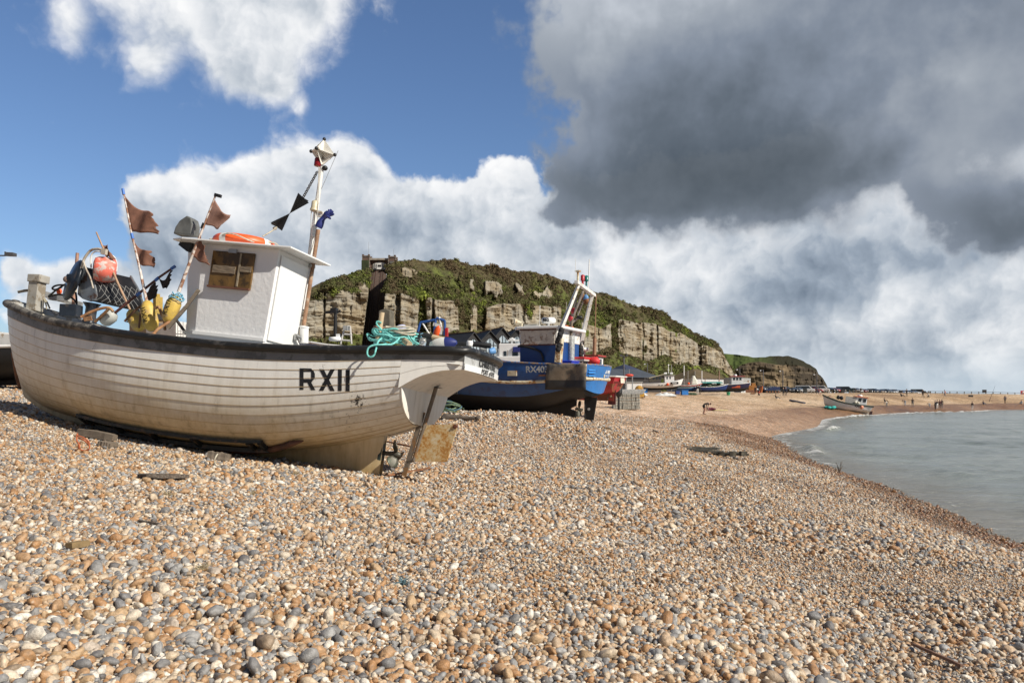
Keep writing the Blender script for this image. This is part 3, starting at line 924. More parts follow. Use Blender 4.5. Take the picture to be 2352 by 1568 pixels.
SS = [1 - (1 - i / 64) ** 1.5 for i in range(65)]
STEP = .0055
for side in (1, -1):
    pass
mb = MB()
fl = lambda rows: [[Vector((p.x, -p.y, p.z)) for p in r_][::-1] for r_ in rows]
for k in range(len(VK) - 1):
    a, b = VK[k], VK[k + 1]
    rows = [hull_row(a + (b - a) * f, STEP * (1 - f), SS) for f in (0, .33, .66, 1)]
    m_ = 2 if k == len(VK) - 2 else 0
    mb.grid(rows[::-1], m_); mb.grid(fl(rows[::-1]), m_)
    if k:
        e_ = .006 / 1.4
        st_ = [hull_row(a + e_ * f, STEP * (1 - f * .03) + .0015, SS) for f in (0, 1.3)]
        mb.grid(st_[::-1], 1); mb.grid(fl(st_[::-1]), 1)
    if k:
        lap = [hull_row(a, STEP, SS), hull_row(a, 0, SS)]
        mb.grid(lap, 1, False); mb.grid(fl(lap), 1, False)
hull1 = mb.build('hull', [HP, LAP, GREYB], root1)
hull1['label'] = 'white overlapping planks with yellowed lower edges and painted lap shadow'

# flat lower transom
vs = [v for v in [i / 40 for i in range(41)] if hull_pt(0, v).z < 1.45]
pr_ = [hull_pt(0, v) for v in vs]
pol = [(p.y, p.z) for p in pr_] + [(-p.y, p.z) for p in reversed(pr_)]
mb = MB().prism(pol, (XA - .03, 0, 0), (0, 1, 0), (0, 0, 1), .03)
mb.build('lower_transom', HP, root1)
# overhanging counter: sides, underside, top transom
ZB = sp_tab([(-.7, 1.41), (-.9, 1.56), (-1.06, 1.655), (-1.3, 1.745), (-1.6, 1.80)])
xs = [-.7 - .9 * i / 14 for i in range(15)]
def counter_pt(x, f, off=0):
    zt, zb = lerp_tab(ZSs, x), lerp_tab(ZB[::-1], x)
    W_ = lerp_tab(WBs, x); t_ = (-.7 - x) / .9
    yb = W_ * (.985 - .03 * t_)
    z = zb + (zt - zb) * f
    return Vector((x, yb + (W_ - yb) * f + off, z))
mb = MB()
gz0 = lambda x: 1 - .115 / max(.15, lerp_tab(ZSs, x) - lerp_tab(ZB[::-1], x))
for (f0, f1, m_) in ((0, .5, 0), (.5, 1, 0), (1, 2, 1)):
    ff = lambda f, x: f * gz0(x) if f <= 1 else gz0(x) + (f - 1) * (1 - gz0(x))
    rows = [[counter_pt(x, ff(f0 + (f1 - f0) * q, x), STEP * (1 - q) if f0 else 0) for x in xs] for q in (1, .5, 0)]
    mb.grid([r_[::-1] for r_ in rows], m_); mb.grid(fl([r_[::-1] for r_ in rows]), m_)
    if f0:
        lp = [[counter_pt(x, ff(f0, x), o_) for x in xs[::-1]] for o_ in (STEP, 0)]
        mb.grid(lp, 0, False); mb.grid(fl(lp), 0, False)
und = []
for x in xs:
    p = counter_pt(x, 0)
    und.append([Vector((x - .10 * (1 - (q / 6) ** 2) * max(0, (-.7 - x) / .9) ** 2, p.y * q / 6, p.z - .012 * (1 - (q / 6) ** 2))) for q in range(-6, 7)])
mb.grid(und, 0)
mb.build('counter', [HP, GREYB], root1)
TRX = lambda y: -1.6 - .10 * (1 - (y / .9) ** 2)
mb = MB()
TG = mat('transom_grey', (.46, .47, .47), .5, vs=5, wear=(.3, .3, .29), wearamt=.25)
yy = [-.9 + 1.8 * i / 12 for i in range(13)]
mb.grid([[Vector((TRX(y) - .02, y * .985, 1.795)) for y in yy], [Vector((TRX(y) - .02, y * .99, 1.885)) for y in yy]], 0)
mb.grid([[Vector((TRX(y) - .02, y * .99, 1.885)) for y in yy], [Vector((TRX(y) - .005, y * .99, 1.887)) for y in yy]], 0, False)
mb.grid([[Vector((TRX(y) - .005, y * .99, 1.887)) for y in yy], [Vector((TRX(y), y, 2.03)) for y in yy]], 1)
mb.grid([[Vector((TRX(y) - .02, y * .985, 1.795)) for y in yy[::-1]], [Vector((TRX(y) + .03, y * .96, 1.80)) for y in yy[::-1]]], 0, False)
mb.build('transom', [WHITE, TG], root1)
def on_transom(z0, tilt=0):
    return lambda q: Vector((TRX(-q.x) - .012 - q.z - (.018 if z0 < 1.88 else 0), -q.x, z0 + q.y))
LTR = mat('transom_letters', (.03, .03, .03), .6, vs=12, var=.5)
tx = text_mesh('CHRISTINE', .15, None, LTR, root1, 'name_lettering', xscale=1.1, warp=on_transom(1.953), spacing=1.1, bold=.003)
tx = text_mesh('PORT of RYE', .105, None, LTR, root1, 'port_lettering', xscale=1.05, warp=on_transom(1.838), spacing=1.1, bold=.002)

# keel with deadwood, stem
kp = [(.0, 0), (-.03, .14), (-.06, .3), (-.12, .55), (-.16, .70)] + [(x, lerp_tab(ZRs, x) + .06) for x in (.2, .8, 1.4, 2, 3, 4, 5, 6, 6.6)] + [(6.96, .62), (7.2, .95), (7.37, 1.35), (7.58, 2.12), (7.65, 2.10), (7.45, 1.3), (7.28, .85), (7.06, .46), (6.65, .28), (6, .13), (5, .02), (4, -.02), (3, 0), (2, .03), (1, .015)]
mb = MB().prism(kp, (0, .055, 0), (1, 0, 0), (0, 0, 1), .11)
mb.build('keel', HP, root1, bevel=.015)
# faired deadwood skin swelling from keel to planking
mb = MB()
for sd in (1, -1):
    rows = []
    for f in (0, .25, .5, .75, 1):
        row = []
        for x in [-.14 + 3.2 * i / 20 for i in range(21)]:
            zr = lerp_tab(ZRs, x); z = .03 + (zr + .10 - .03) * f
            row.append(Vector((x, sd * (.058 + .17 * f ** 2.6 * min(1, max(0, (x + .16) * 1.4))), z)))
        rows.append(row if sd > 0 else row[::-1])
    mb.grid(rows[::-1])
mb.build('deadwood', HP, root1)
mb = MB().tube(smooth_pts([(7.20, 0, .62), (7.33, 0, .85), (7.49, 0, 1.25)], 5), .05, 8)
mb.build('stem_band', RUST, root1)

# rubber rail and capping
rp = [hull_pt(s, 1) + Vector((0, .03, .03)) for s in SS[::2]]
rp += [Vector((7.63, .05, 2.17))]
stern_r = [Vector((x, lerp_tab(WBs, x) + .03, lerp_tab(ZSs, x) + .03)) for x in (-1.57, -1.4, -1.15, -.9)]
tr = [Vector((TRX(y) - .02 + .10 * max(0, abs(y) - .78), y, 2.085)) for y in (0, .25, .5, .72, .86)]
half = tr + stern_r + rp
bowp = [p for p in rp if p.x > 4.6]
midp = [p for p in half if p.x <= bowp[0].x + 1e-6] 
mb = MB()
for sd in (1, -1):
    q = [Vector((p.x, sd * p.y, p.z)) for p in midp]; mb.tube(q, .062, 10)
mb.build('rubber_rail', RUB, root1)
q = [Vector((p.x, p.y, p.z)) for p in bowp] + [Vector((7.67, 0, 2.175))] + [Vector((p.x, -p.y, p.z)) for p in reversed(bowp)]
MB().tube(q, .063, 10).build('bow_rail', RUBW, root1)
mb = MB(); bw = MB()
for sd in (1, -1):
    o_, i_, lo_ = [], [], []
    for s in SS[::2] + [.998]:
        p = hull_pt(s, 1); w = min(.17, p.y * .9)
        o_.append(Vector((p.x, sd * p.y, p.z + .065))); i_.append(Vector((p.x - .06 * s, sd * (p.y - w), p.z + .055)))
        lo_.append(Vector((p.x - .10 * s, sd * max(.02, p.y - w - .02), p.z - .55)))
    so_ = [Vector((x, sd * lerp_tab(WBs, x), lerp_tab(ZSs, x) + .065)) for x in (-1.6, -1.3, -1.0)]
    si_ = [Vector((x, sd * (lerp_tab(WBs, x) - .17), lerp_tab(ZSs, x) + .055)) for x in (-1.6, -1.3, -1.0)]
    sl_ = [p - Vector((0, 0, .16)) for p in si_]
    rows = [so_ + o_, si_ + i_]
    mid = [(a * .5 + b * .5) + Vector((0, 0, .012)) for a, b in zip(*rows)]
    rows = [rows[0], [a * .52 + b * .48 + Vector((0, 0, .0)) for a, b in zip(*rows)], mid, rows[1]]
    mb.grid(rows if sd > 0 else [r_[::-1] for r_ in rows], 0, False)
    rw_ = [si_ + i_, sl_ + lo_]
    bw.grid(rw_ if sd > 0 else [r_[::-1] for r_ in rw_], 0)
CAP = mat('capping', (.46, .43, .37), .7, vs=6, var=.25, wear=(.25, .23, .2), wearamt=.45, stretch=(1, 5, 5))
mb.build('gunwale_capping', CAP, root1); bw.build('bulwark', PALEG, root1, solid=.02)
mb = MB()
dk_ = [[Vector((hull_pt(s, 1).x - .1 * s, sd * hull_pt(s, 1).y * .93 * f, hull_pt(s, 1).z - .5)) for s in [0, .1, .2, .3, .4, .5, .6, .7, .8, .9, .97]] for sd, f in ((1, 1), (1, 0), (-1, 1))]
mb.grid(dk_[::-1], 0, False)
mb.grid([[Vector((x, y, z)) for x in (-1.55, 0.9)] for y, z in ((.95, 1.86), (-.95, 1.86))][::-1], 0, False)
mb.build('deck', PALEG, root1)
mb = MB()
for sd in (1, -1):
    for s in (.74, .8, .86, .91, .95):
        p = hull_pt(s, 1); mb.bar((p.x - .1, sd * (p.y - .2), p.z - .02), (p.x - .12, sd * (p.y - .24), p.z - .5), .05, .05)
    # inner stringer
for sd in (-1, 1):
    mb.tube([Vector((p.x - .14, sd * max(.05, p.y - .2), p.z - .06)) for p in [hull_pt(s, 1) for s in SS[34::2]]], .035, 6)
mb.build('inner_ribs', mat('buff_paint', (.55, .50, .40), .6, vs=6, var=.2), root1)

# registration, painted over the planks
def hull_at(px, py, off=.004):
    y = 1.2
    for _ in range(6):
        q = L(px, py, y)
        s = (q.x - XA) / (xe(.7) - XA)
        for _k in range(3):
            pa, pb = hull_pt(s, 0), hull_pt(s, 1)
            v = min(.999, max(.001, (q.z - pa.z) / (pb.z - pa.z)))
            s = (q.x - XA) / (xe(v) - XA)
        k = max(i for i in range(len(VK) - 1) if VK[i] <= v)
        y = hull_pt(s, v).y + STEP * (VK[k + 1] - v) / (VK[k + 1] - VK[k]) + off
    return L(px, py, y)


mb = MB()
def paint_quad(quad, nu, nv):
    rows = []
    for j in range(nv + 1):
        row = []
        for i in range(nu + 1):
            u, v = i / nu, j / nv
            a = [quad[0][k] * (1 - u) + quad[1][k] * u for k in (0, 1)]; b = [quad[3][k] * (1 - u) + quad[2][k] * u for k in (0, 1)]
            c_ = [a[k] * (1 - v) + b[k] * v for k in (0, 1)]
            row.append(hull_at(c_[0] / 3.456 + 544.4, c_[1] / 3.456 + 714.6))
        rows.append(row)
    mb.grid(rows, 0, False)
paint_quad([(497, 452), (528, 452), (528, 622), (497, 622)], 2, 24)                    # R
paint_quad([(528, 452), (590, 454), (606, 480), (528, 480)], 4, 5)
paint_quad([(528, 540), (606, 540), (590, 566), (528, 566)], 4, 5)
paint_quad([(588, 468), (606, 470), (618, 495), (588, 495)], 3, 5)
paint_quad([(588, 495), (618, 495), (618, 528), (588, 528)], 3, 6)
paint_quad([(588, 528), (618, 528), (604, 548), (588, 548)], 3, 4)
paint_quad([(560, 566), (590, 566), (622, 625), (588, 625)], 3, 10)
paint_quad([(652, 458), (688, 459), (776, 632), (740, 631)], 3, 24)                    # X
paint_quad([(742, 460), (777, 461), (686, 630), (651, 629)], 3, 24)
paint_quad([(802, 462), (833, 463), (831, 633), (801, 632)], 2, 24)                    # I I
paint_quad([(864, 464), (896, 465), (894, 635), (863, 634)], 2, 24)
mb.build('registration_lettering', LPAINT, root1)

# runner and rubbing pieces under the turn of the bilge
def bilge(x, v, off):
    s = (x - XA) / (xe(v) - XA); p = hull_pt(s, v); q = hull_pt(s, v + .02) - hull_pt(s, max(0, v - .02))
    return p + Vector((0, q.z, -q.y)).normalized() * off
mb = MB()
xs_ = [5.25 - 3.75 * i / 24 for i in range(25)]
for v, o_, w, h in ((.105, .05, .07, .05), (.03, .06, .10, .07)):
    P_ = [bilge(x, v, o_) for x in xs_]
    for a, b in zip(P_[:-1], P_[1:]): mb.bar(a, b, w, h)
for x in (5.2, 5.05, 4.35, 3.6, 2.75, 1.75, 1.55):
    mb.bar(bilge(x, .10, .055), bilge(x, .03, .06), .07, .06, up=(1, 0, 0))
mb.build('bilge_runner', mat('runner_black', (.02, .024, .022), .6, vs=6, var=.5, wear=(.09, .06, .04), wearamt=.3), root1)
mb = MB()
P_ = [bilge(x, v, .05) for x, v in ((2.6, .018), (2.2, .018), (1.9, .02), (1.6, .028), (1.3, .045), (1.05, .07), (.85, .085))]
mb.tube(smooth_pts(P_, 4), [.055] * 20 + [.05, .04, .03, .02, .012], 6)
mb.build('bilge_batten', mat('rubbed_timber', (.11, .05, .03), .7, vs=7, var=.5), root1)

# propeller, rudder
pc_ = Vector((-.36, 0, .385)); Mx = axis_matrix(pc_, (-1, 0, 0.02), (0, 0, 1))
prop = MB().lathe([(.02, -.30), (.035, -.28), (.035, -.1), (.05, -.05), (.05, .03), (.03, .07), (0.001, .08)], 10, Mx).build('propeller', BRONZE, root1)
for k in range(3):
    a = R(20 + 120 * k); rows = []
    for f in (0, .2, .45, .7, .9, 1):
        r_ = .04 + .21 * f; wd = (.03, .075, .105, .10, .065, .012)[(0, .2, .45, .7, .9, 1).index(f)]; tw = R(58 - 32 * f)
        row = []
        for g in (-1, -.5, 0, .5, 1):
            x_, y_ = r_, g * wd * math.cos(tw); z_ = g * wd * math.sin(tw)
            row.append(Mx @ Vector((x_ * math.cos(a) - y_ * math.sin(a), x_ * math.sin(a) + y_ * math.cos(a), z_ - .01)))
        rows.append(row)
    MB().grid(rows).build('blade', BRONZE, prop, solid=.012)
MB().bar((-.10, 0, .26), (-.10, 0, .52), .12, .06, up=(1, 0, 0)).build('stern_bearing', mat('bearing_green', (.03, .05, .045), .5), root1)
sh = D_(1590, 600, 0); s2 = D_(1490, 900, 0); s3 = D_(1402, 1185, 0)
rud = MB().tube([sh + Vector((0, 0, .1)), s2, s3], .033, 10).build('rudder', RSTEEL, root1)
bl = [D_(1508, 902, 0), D_(1740, 896, 0), D_(1747, 925, 0), D_(1668, 1188, 0), D_(1655, 1196, 0), D_(1402, 1190, 0)]
MB().prism([(p.x, p.z) for p in bl], (0, .014, 0), (1, 0, 0), (0, 0, 1), .028).build('blade_plate', RUSTB, rud)
b0 = D_(1733, 915, 0); MB().lathe([(.035, -.03), (.035, .03)], 12, axis_matrix(b0, (0, 1, 0))).lathe([(.015, -.045), (.015, .045)], 8, axis_matrix(b0, (0, 1, 0))).build('lug', mat('rust_dark', (.12, .04, .02), .7), rud)
pa, pb = D_(1478, 800, 0), D_(1325, 1305, 0)
MB().bar(pa, pb, .03, .075, up=(1, 0, 0)).bar(pb + Vector((-.02, 0, .22)), s3 + Vector((.0, 0, .0)), .03, .04).build('rudder_post', RSTEEL, root1)
MB().lathe([(.05, 0), (.09, .01)], 14, axis_matrix(sh + Vector((0, 0, -.02)), (0, 0, 1))).build('stock_gland', BLACK, root1)

# ---- wheelhouse
YP, YS, XAFT, ZT = .75, -.27, 1.80, 3.40
pb_ = [(1.84, YP), (3.12, YP), (3.40, .60), (3.40, YS + .2), (3.2, YS), (1.84, YS)]
ptp = [(XAFT - .01, YP), (3.22, YP), (3.62, .60), (3.62, YS + .2), (3.4, YS), (XAFT - .01, YS)]
pb_ = [(p[0] + (p[0] - q[0]) * .45, p[1]) for p, q in zip(pb_, ptp)]
cab = MB().add([(x, y, 1.2) for x, y in pb_] + [(x, y, ZT) for x, y in ptp], [(5, 4, 3, 2, 1, 0), (6, 7, 8, 9, 10, 11)] + [(i, (i + 1) % 6, 6 + (i + 1) % 6, 6 + i) for i in range(6)]).build('wheelhouse', CABW, root1, bevel=.012)
skt = [(1.83, YP + .03), (3.15, YP + .03), (3.46, .62), (3.36, .56), (3.1, YP - .04), (1.83, YP - .04)]
MB().prism(skt, (0, 0, 1.90), (1, 0, 0), (0, 1, 0), .05).build('skirting', WHITE, cab)
rf = [(1.50, .90), (3.46, .98), (3.72, .86), (3.66, -.3), (3.4, -.42), (1.46, -.36)]
MB().prism(rf, (0, 0, ZT), (1, 0, 0), (0, 1, 0), .028).build('roof', WHITE, cab, bevel=.006)
door = MB().box((XAFT - .004, .25, 2.62), (.02, .86, 1.38), (0, R(-1.9), 0)).build('door', WHITE, cab, bevel=.004)
h0 = Vector((XAFT - .028, .66, 3.19))
MB().prism([(0, -.05), (0, .05), (-.42, .0)], h0, (0, 1, 0), (0, 0, 1), .01).build('hinge', STEEL, door)
MB().box((XAFT - .035, -.1, 2.10), (.03, .12, .10)).tube([(XAFT - .06, -.06, 2.12), (XAFT - .10, -.12, 2.10), (XAFT - .08, -.18, 2.06)], .018, 6).tube([(XAFT - .04, -.1, 2.04), (XAFT - .08, -.12, 1.97)], .022, 6).build('latch', STEEL, door)
wq = [B_(262, 825, YP + .0), B_(552, 857, YP), B_(515, 1108, YP), B_(220, 1070, YP)]
x0, x1, z0, z1 = 2.20, 2.98, 2.71, 3.29
wb = MB().box(((x0 + x1) / 2, YP + .022, (z0 + z1) / 2), (x1 - x0, .04, z1 - z0)).build('window_board', WOOD, cab, bevel=.006)
MB().box((2.44, YP + .05, 3.0), (.03, .012, .54)).build('batten', mat('batten_grey', (.28, .23, .16), .7, vs=9, var=.4), wb)
MB().box((2.72, YP + .05, 2.99), (.42, .016, .12)).box((2.32, YP + .05, 3.02), (.20, .016, .09)).build('slat', mat('old_slat', (.17, .13, .09), .75, vs=8, var=.5, stretch=(1, 8, 8), wear=(.33, .28, .2), wearamt=.2), wb)
MB().box((2.60, YP + .05, 3.30), (.15, .03, .06)).build('clip', STEEL, wb)
MB().box((2.59, YP + .045, 2.70), (.78, .06, .03)).build('sill', mat('sill_brown', (.14, .06, .035), .6), wb)
# grey weather hood at the forward roof corner
hd = [B_(15, 728, .62), B_(30, 680, .62), B_(60, 635, .62), B_(110, 600, .62), B_(138, 618, .62), B_(150, 660, .62), B_(142, 735, .62)]
MB().prism([(p.x, p.z) for p in hd], (0, .80, 0), (1, 0, 0), (0, 0, 1), .22).build('weather_hood', mat('hood_grey', (.13, .135, .13), .6, vs=5, var=.35, bump=.3, bs=6), cab, bevel=.02)
MB().prism([(3.66, .04), (3.70, -.03), (3.52, -.13), (3.44, -.02), (3.46, .04)], (0, .74, ZT - .02), (1, 0, 0), (0, 0, 1), .7).build('visor', BLACK, cab)

# ---- mast with its lights
YM = -.36
ma, mt_ = B_(932, 880, YM), B_(1018, 235, YM)
mast = MB().tube([ma - Vector((0, 0, .9)), ma, mt_], [.048, .048, .036], 10).build('mast', WHITEW, root1)
pb_, pt2 = B_(888, 1360, YM + .12), B_(992, 680, YM + .12)
MB().tube([pb_, pt2], .035, 10).build('rust_pole', mat('pole_rust', (.30, .17, .10), .75, vs=7, var=.4, wear=(.42, .33, .25), wearamt=.3), mast)
p0, p1_ = B_(890, 1480, YM + .12), B_(893, 1365, YM + .12)
MB().tube([p0, p1_], .075, 14).tube([p1_ - Vector((0, 0, .02)), p1_ + Vector((0, 0, .012))], .085, 14).build('pole_socket', WHITE, mast)
rc = B_(1024, 140, YM); ex = .235
octs = [rc + Vector(v) * ex for v in ((1, 0, .1), (-1, 0, -.1), (0, 1, 0), (0, -1, 0), (.05, 0, 1.05), (-.05, 0, -1.0))]
REF = mat('reflector_white', (.74, .72, .66), .5, vs=6, wear=(.25, .22, .18), wearamt=.2)
mb = MB()
for q in ((0, 2, 1, 3), (0, 4, 1, 5), (2, 4, 3, 5)):
    mb.add([octs[k] for k in q], [(0, 1, 2, 3)])
rfl = mb.build('radar_reflector', REF, mast, solid=.008)
for o_ in octs: MB().ell(o_, (.032, .032, .032), 8, 6).build('corner_cap', BLACK, rfl)
lt = B_(988, 205, YM + .03)
MB().lathe([(.055, -.07), (.06, -.06), (.06, .06), (.045, .075), (0.001, .08)], 12, Matrix.Translation(lt), mat=0).build('red_lamp', mat('red_lens', (.22, .008, .012), .2), mast)
MB().tube([B_(1035, 245, YM), B_(1010, 232, YM)], .02, 6).ell(B_(1038, 246, YM), (.05, .05, .045)).build('side_lamp', BLACK, mast)
MB().tube([B_(1015, 390, YM), B_(1132, 122, YM)], .004, 5).build('whip_aerial', STEEL, mast)
ln = B_(966, 512, YM + .05)
MB().lathe([(.075, -.08), (.06, -.03), (.06, .07), (.04, .09), (0.001, .1)], 12, Matrix.Translation(ln)).build('lantern', mat('lantern_cream', (.58, .52, .36), .4), mast)
MB().bar(B_(945, 545, YM), B_(1028, 560, YM), .09, .03).bar(B_(990, 575, YM), B_(1028, 572, YM), .05, .08).build('spreader', WHITEW, mast)
MB().tube(smooth_pts([B_(995, 235, YM + .06), B_(985, 420, YM + .08), B_(945, 540, YM + .08), B_(938, 690, YM + .08), B_(920, 850, YM + .08)], 5), .007, 5).tube(smooth_pts([B_(1000, 245, YM + .05), B_(990, 480, YM + .06), B_(975, 690, YM + .06), B_(935, 850, YM + .06)], 5), .006, 5).build('halyard', mat('grey_cord', (.5, .48, .44), .8), mast)
MB().box(B_(940, 938, YM + .1), (.10, .12, .05)).build('mast_clamp', STEEL, mast)

# ---- net hauler on the foredeck
HB = mat('hauler_blue_black', (.018, .024, .034), .35, vs=5, var=.4, wear=(.06, .05, .045), wearamt=.25)
HS = mat('hauler_steel', (.22, .24, .26), .4, metal=.5, vs=6, wear=(.12, .07, .05), wearamt=.3)
yh = -.1
hl = MB().lathe([(.13, 0), (.10, .12), (.10, .28), (.16, .36)], 12, Matrix.Translation(J_(1430, 1180, yh) - Vector((0, 0, .1)))).build('net_hauler', HB, root1)
wc = J_(1165, 590, yh)
MB().lathe([(.05, -.06), (.36, -.045), (.40, -.01), (.40, .01), (.36, .045), (.1, .07), (.07, .13), (.001, .14)], 28, axis_matrix(wc, (.55, .80, .18), (0, 0, 1))).build('side_wheel', HB, hl)
MB().ell(wc + Vector((.06, .1, -.01)), (.06, .06, .06)).build('wheel_hub', mat('hub_brown', (.16, .11, .09), .5), hl)
# rubber belt body: a bent slab with rounded lower end between two cheeks
prof = [J_(1450, 560, 0), J_(1490, 640, 0), J_(1520, 760, 0), J_(1530, 840, 0), J_(1505, 905, 0), J_(1440, 920, 0), J_(1330, 880, 0), J_(1260, 820, 0), J_(1290, 560, 0), J_(1350, 380, 0)]
ax = (J_(1900, 640, -.0) - J_(1470, 570, 0)); ax = Vector((ax.x - .1, -.36, ax.z - .03))
BELT = mat('belt_rubber', (.016, .016, .018), .35, vs=6, var=.3)
rows = [[p + ax * f for p in prof] for f in (0, 1)]
bd = MB().grid(rows[::-1], 0, True, closed=True); bd.add(rows[0], [tuple(range(len(prof)))]); bd.add(rows[1], [tuple(range(len(prof) - 1, -1, -1))])
belt = bd.build('belt', BELT, hl)
mb = MB()
top = prof[:4]
for k in range(9):     # raised diamond tread lines across the belt face
    f0 = k / 8
    for sgn in (1, -1):
        pts_ = []
        for j, p in enumerate(top[:4] + [prof[4]]):
            f = f0 + sgn * j * .09
            if 0 <= f <= 1: pts_.append(p + ax * f + (p - (prof[7] + prof[8]) * .5).normalized() * .008)
        if len(pts_) > 1: mb.tube(pts_, .004, 4)
mb.build('tread', mat('tread_grey', (.33, .33, .32), .6), belt)
for f in (-.03, 1.0):
    mb = MB()
    o_ = [p + ax * f + (p - (prof[7] + prof[2]) * .5) * .10 for p in prof]
    w_ = ax.normalized() * .035
    n_p = len(o_)
    mb.add(o_ + [p + w_ for p in o_], [tuple(range(n_p)), tuple(range(2 * n_p - 1, n_p - 1, -1))] + [(i, n_p + i, n_p + (i + 1) % n_p, (i + 1) % n_p) for i in range(n_p)])
    mb.build('cheek_plate', HS, hl, bevel=.01)
c0, c1 = J_(1480, 400, .02), J_(1850, 450, -.22)
PINK = mat('pink_roller', (.78, .17, .12), .55, vs=4, var=.12, wear=(.58, .48, .44), wearamt=.40, ws=7)
dx = (c1 - c0); Ld = dx.length
MB().lathe([(.0, 0), (.13, 0), (.195, .02), (.225, .08), (.24, Ld * .5), (.225, Ld - .08), (.195, Ld - .02), (.12, Ld), (0.001, Ld)], 24, axis_matrix(c0, dx, (0, 0, 1)), mat=[1, 1, 0, 0, 0, 0, 0, 0]).build('roller', [PINK, mat('roller_end', (.10, .07, .065), .6, vs=12, var=.5)], hl)
MB().tube(smooth_pts([c0 + Vector((.02, .03, 0)), J_(1445, 220, .05), J_(1500, 140, .05), J_(1600, 140, .05), J_(1720, 175, -.1), J_(1810, 220, -.18), J_(1850, 310, -.22), c1], 5), .014, 7).build('roller_yoke', mat('yoke_white', (.72, .71, .68), .4), hl)
MB().tube(smooth_pts([J_(1200, 780, .05), J_(1225, 600, .05), J_(1310, 350, .05), J_(1345, 240, .05), J_(1440, 120, .05), J_(1540, 95, .05), J_(1640, 110, .05)], 5), .024, 7).tube(smooth_pts([J_(1325, 290, .08), J_(1370, 420, .1), J_(1430, 540, .12), J_(1480, 720, .12)], 4), .015, 6).box(J_(1655, 140, .05), (.10, .06, .10)).build('frame_hoop', mat('hoop_buff', (.50, .44, .36), .5, vs=6, var=.2, wear=(.24, .12, .07), wearamt=.2), hl)
mb = MB()
for pts_ in ([(1220, 960), (1200, 780), (1130, 700), (1000, 665), (880, 680), (830, 720), (880, 740), (980, 700)], [(1220, 1060), (1215, 960), (1150, 880), (1040, 830), (900, 820), (770, 855)], [(770, 850), (900, 740), (1060, 640)]):
    mb.tube(smooth_pts([J_(a, b, -.25) for a, b in pts_], 5), .018, 7)
mb.build('hydraulic_hose', BLACK, hl)
# stem post and pale hose along the bow
MB().box((7.27, -.08, 2.40), (.22, .2, .68), (0, R(3), 0)).box((7.27, -.08, 2.67), (.28, .25, .14), (0, R(3), 0)).build('stem_post', mat('post_grey', (.36, .34, .30), .75, vs=5, var=.2, wear=(.24, .20, .15), wearamt=.4), root1, bevel=.012)
MB().tube(smooth_pts([J_(a, b, -.2) for a, b in ((285, 770), (430, 745), (560, 765), (660, 820), (740, 930), (790, 1040))], 5), .016, 7).tube(smooth_pts([J_(a, b, -.15) for a, b in ((290, 790), (450, 765), (590, 800), (690, 880), (735, 1000), (735, 1050))], 5), .013, 7).build('bow_hose', mat('hose_buff', (.30, .27, .2), .7), root1)
MB().ell(J_(940, 768, -.5), (.05, .05, .06)).build('deck_lamp', ORANGE, root1)
MB().box(J_(1130, 1080, .3), (.30, .25, .22), (0, .1, .3)).build('deck_box', HB, root1, bevel=.01)
MB().tube([J_(1230, 160, -.5), J_(1160, 1000, -.5)], .03, 8).build('deck_stanchion', mat('stanchion', (.36, .2, .14), .7, vs=8, var=.4), root1)
MB().bar(J_(640, 790, -.85), J_(1300, 990, -1.0), .05, .12).box(J_(960, 880, -.8), (.5, .12, .1)).build('far_rail_gear', GREYP, root1)
# ================================================================== loose gear carried by the white boat
def ring(c, R_, r, n=36, m=10, rot=None, segs=None):
    mb = MB(); rows = []; mi = []
    for i in range(n + 1):
        a = 2 * math.pi * i / n; row = []
        for k in range(m + 1):
            b = 2 * math.pi * k / m
            q = Vector(((R_ + r * math.cos(b)) * math.cos(a), (R_ + r * math.cos(b)) * math.sin(a), r * math.sin(b)))
            row.append(Vector(c) + (rot @ q if rot else q))
        rows.append(row)
        f = (i + .5) / n % 1
        mi.append(1 if segs and any(a0 <= f < a1 for a0, a1 in segs) else 0)
    mb.grid(rows, mi[:-1]); return mb


rot_ = Euler((0, R(2), R(20))).to_matrix()
lb = On(MB1, 'lifebuoy', 'orange lifebuoy with white bands lying on the wheelhouse roof of the white clinker boat', 'lifebuoy', (2.85, .15, 3.45))
lb.part(ring((2.86, .14, 3.56), .43, .095, 48, 12, rot_, [(.15, .19), (.40, .44), (.65, .69), (.90, .94)]), 'ring', [ORANGE, mat('white_band', (.75, .75, .72), .5)])
mb = MB()
gl = []
for i in range(41):
    a = 2 * math.pi * i / 40; rr = .53 + .04 * math.cos(4 * a)
    gl.append(Vector((2.86, .14, 3.575)) + rot_ @ Vector((rr * math.cos(a), rr * math.sin(a), .04 * math.cos(4 * a + 1))))
lb.part(MB().tube(gl[:-1], .012, 6, closed=True), 'grab_line', BUFF)
lb.part(MB().bar((3.35, -.2, 3.45), (2.3, -.2, 3.45), .06, .03).bar((3.35, .45, 3.45), (2.3, .45, 3.45), .06, .03), 'rack', WHITE)

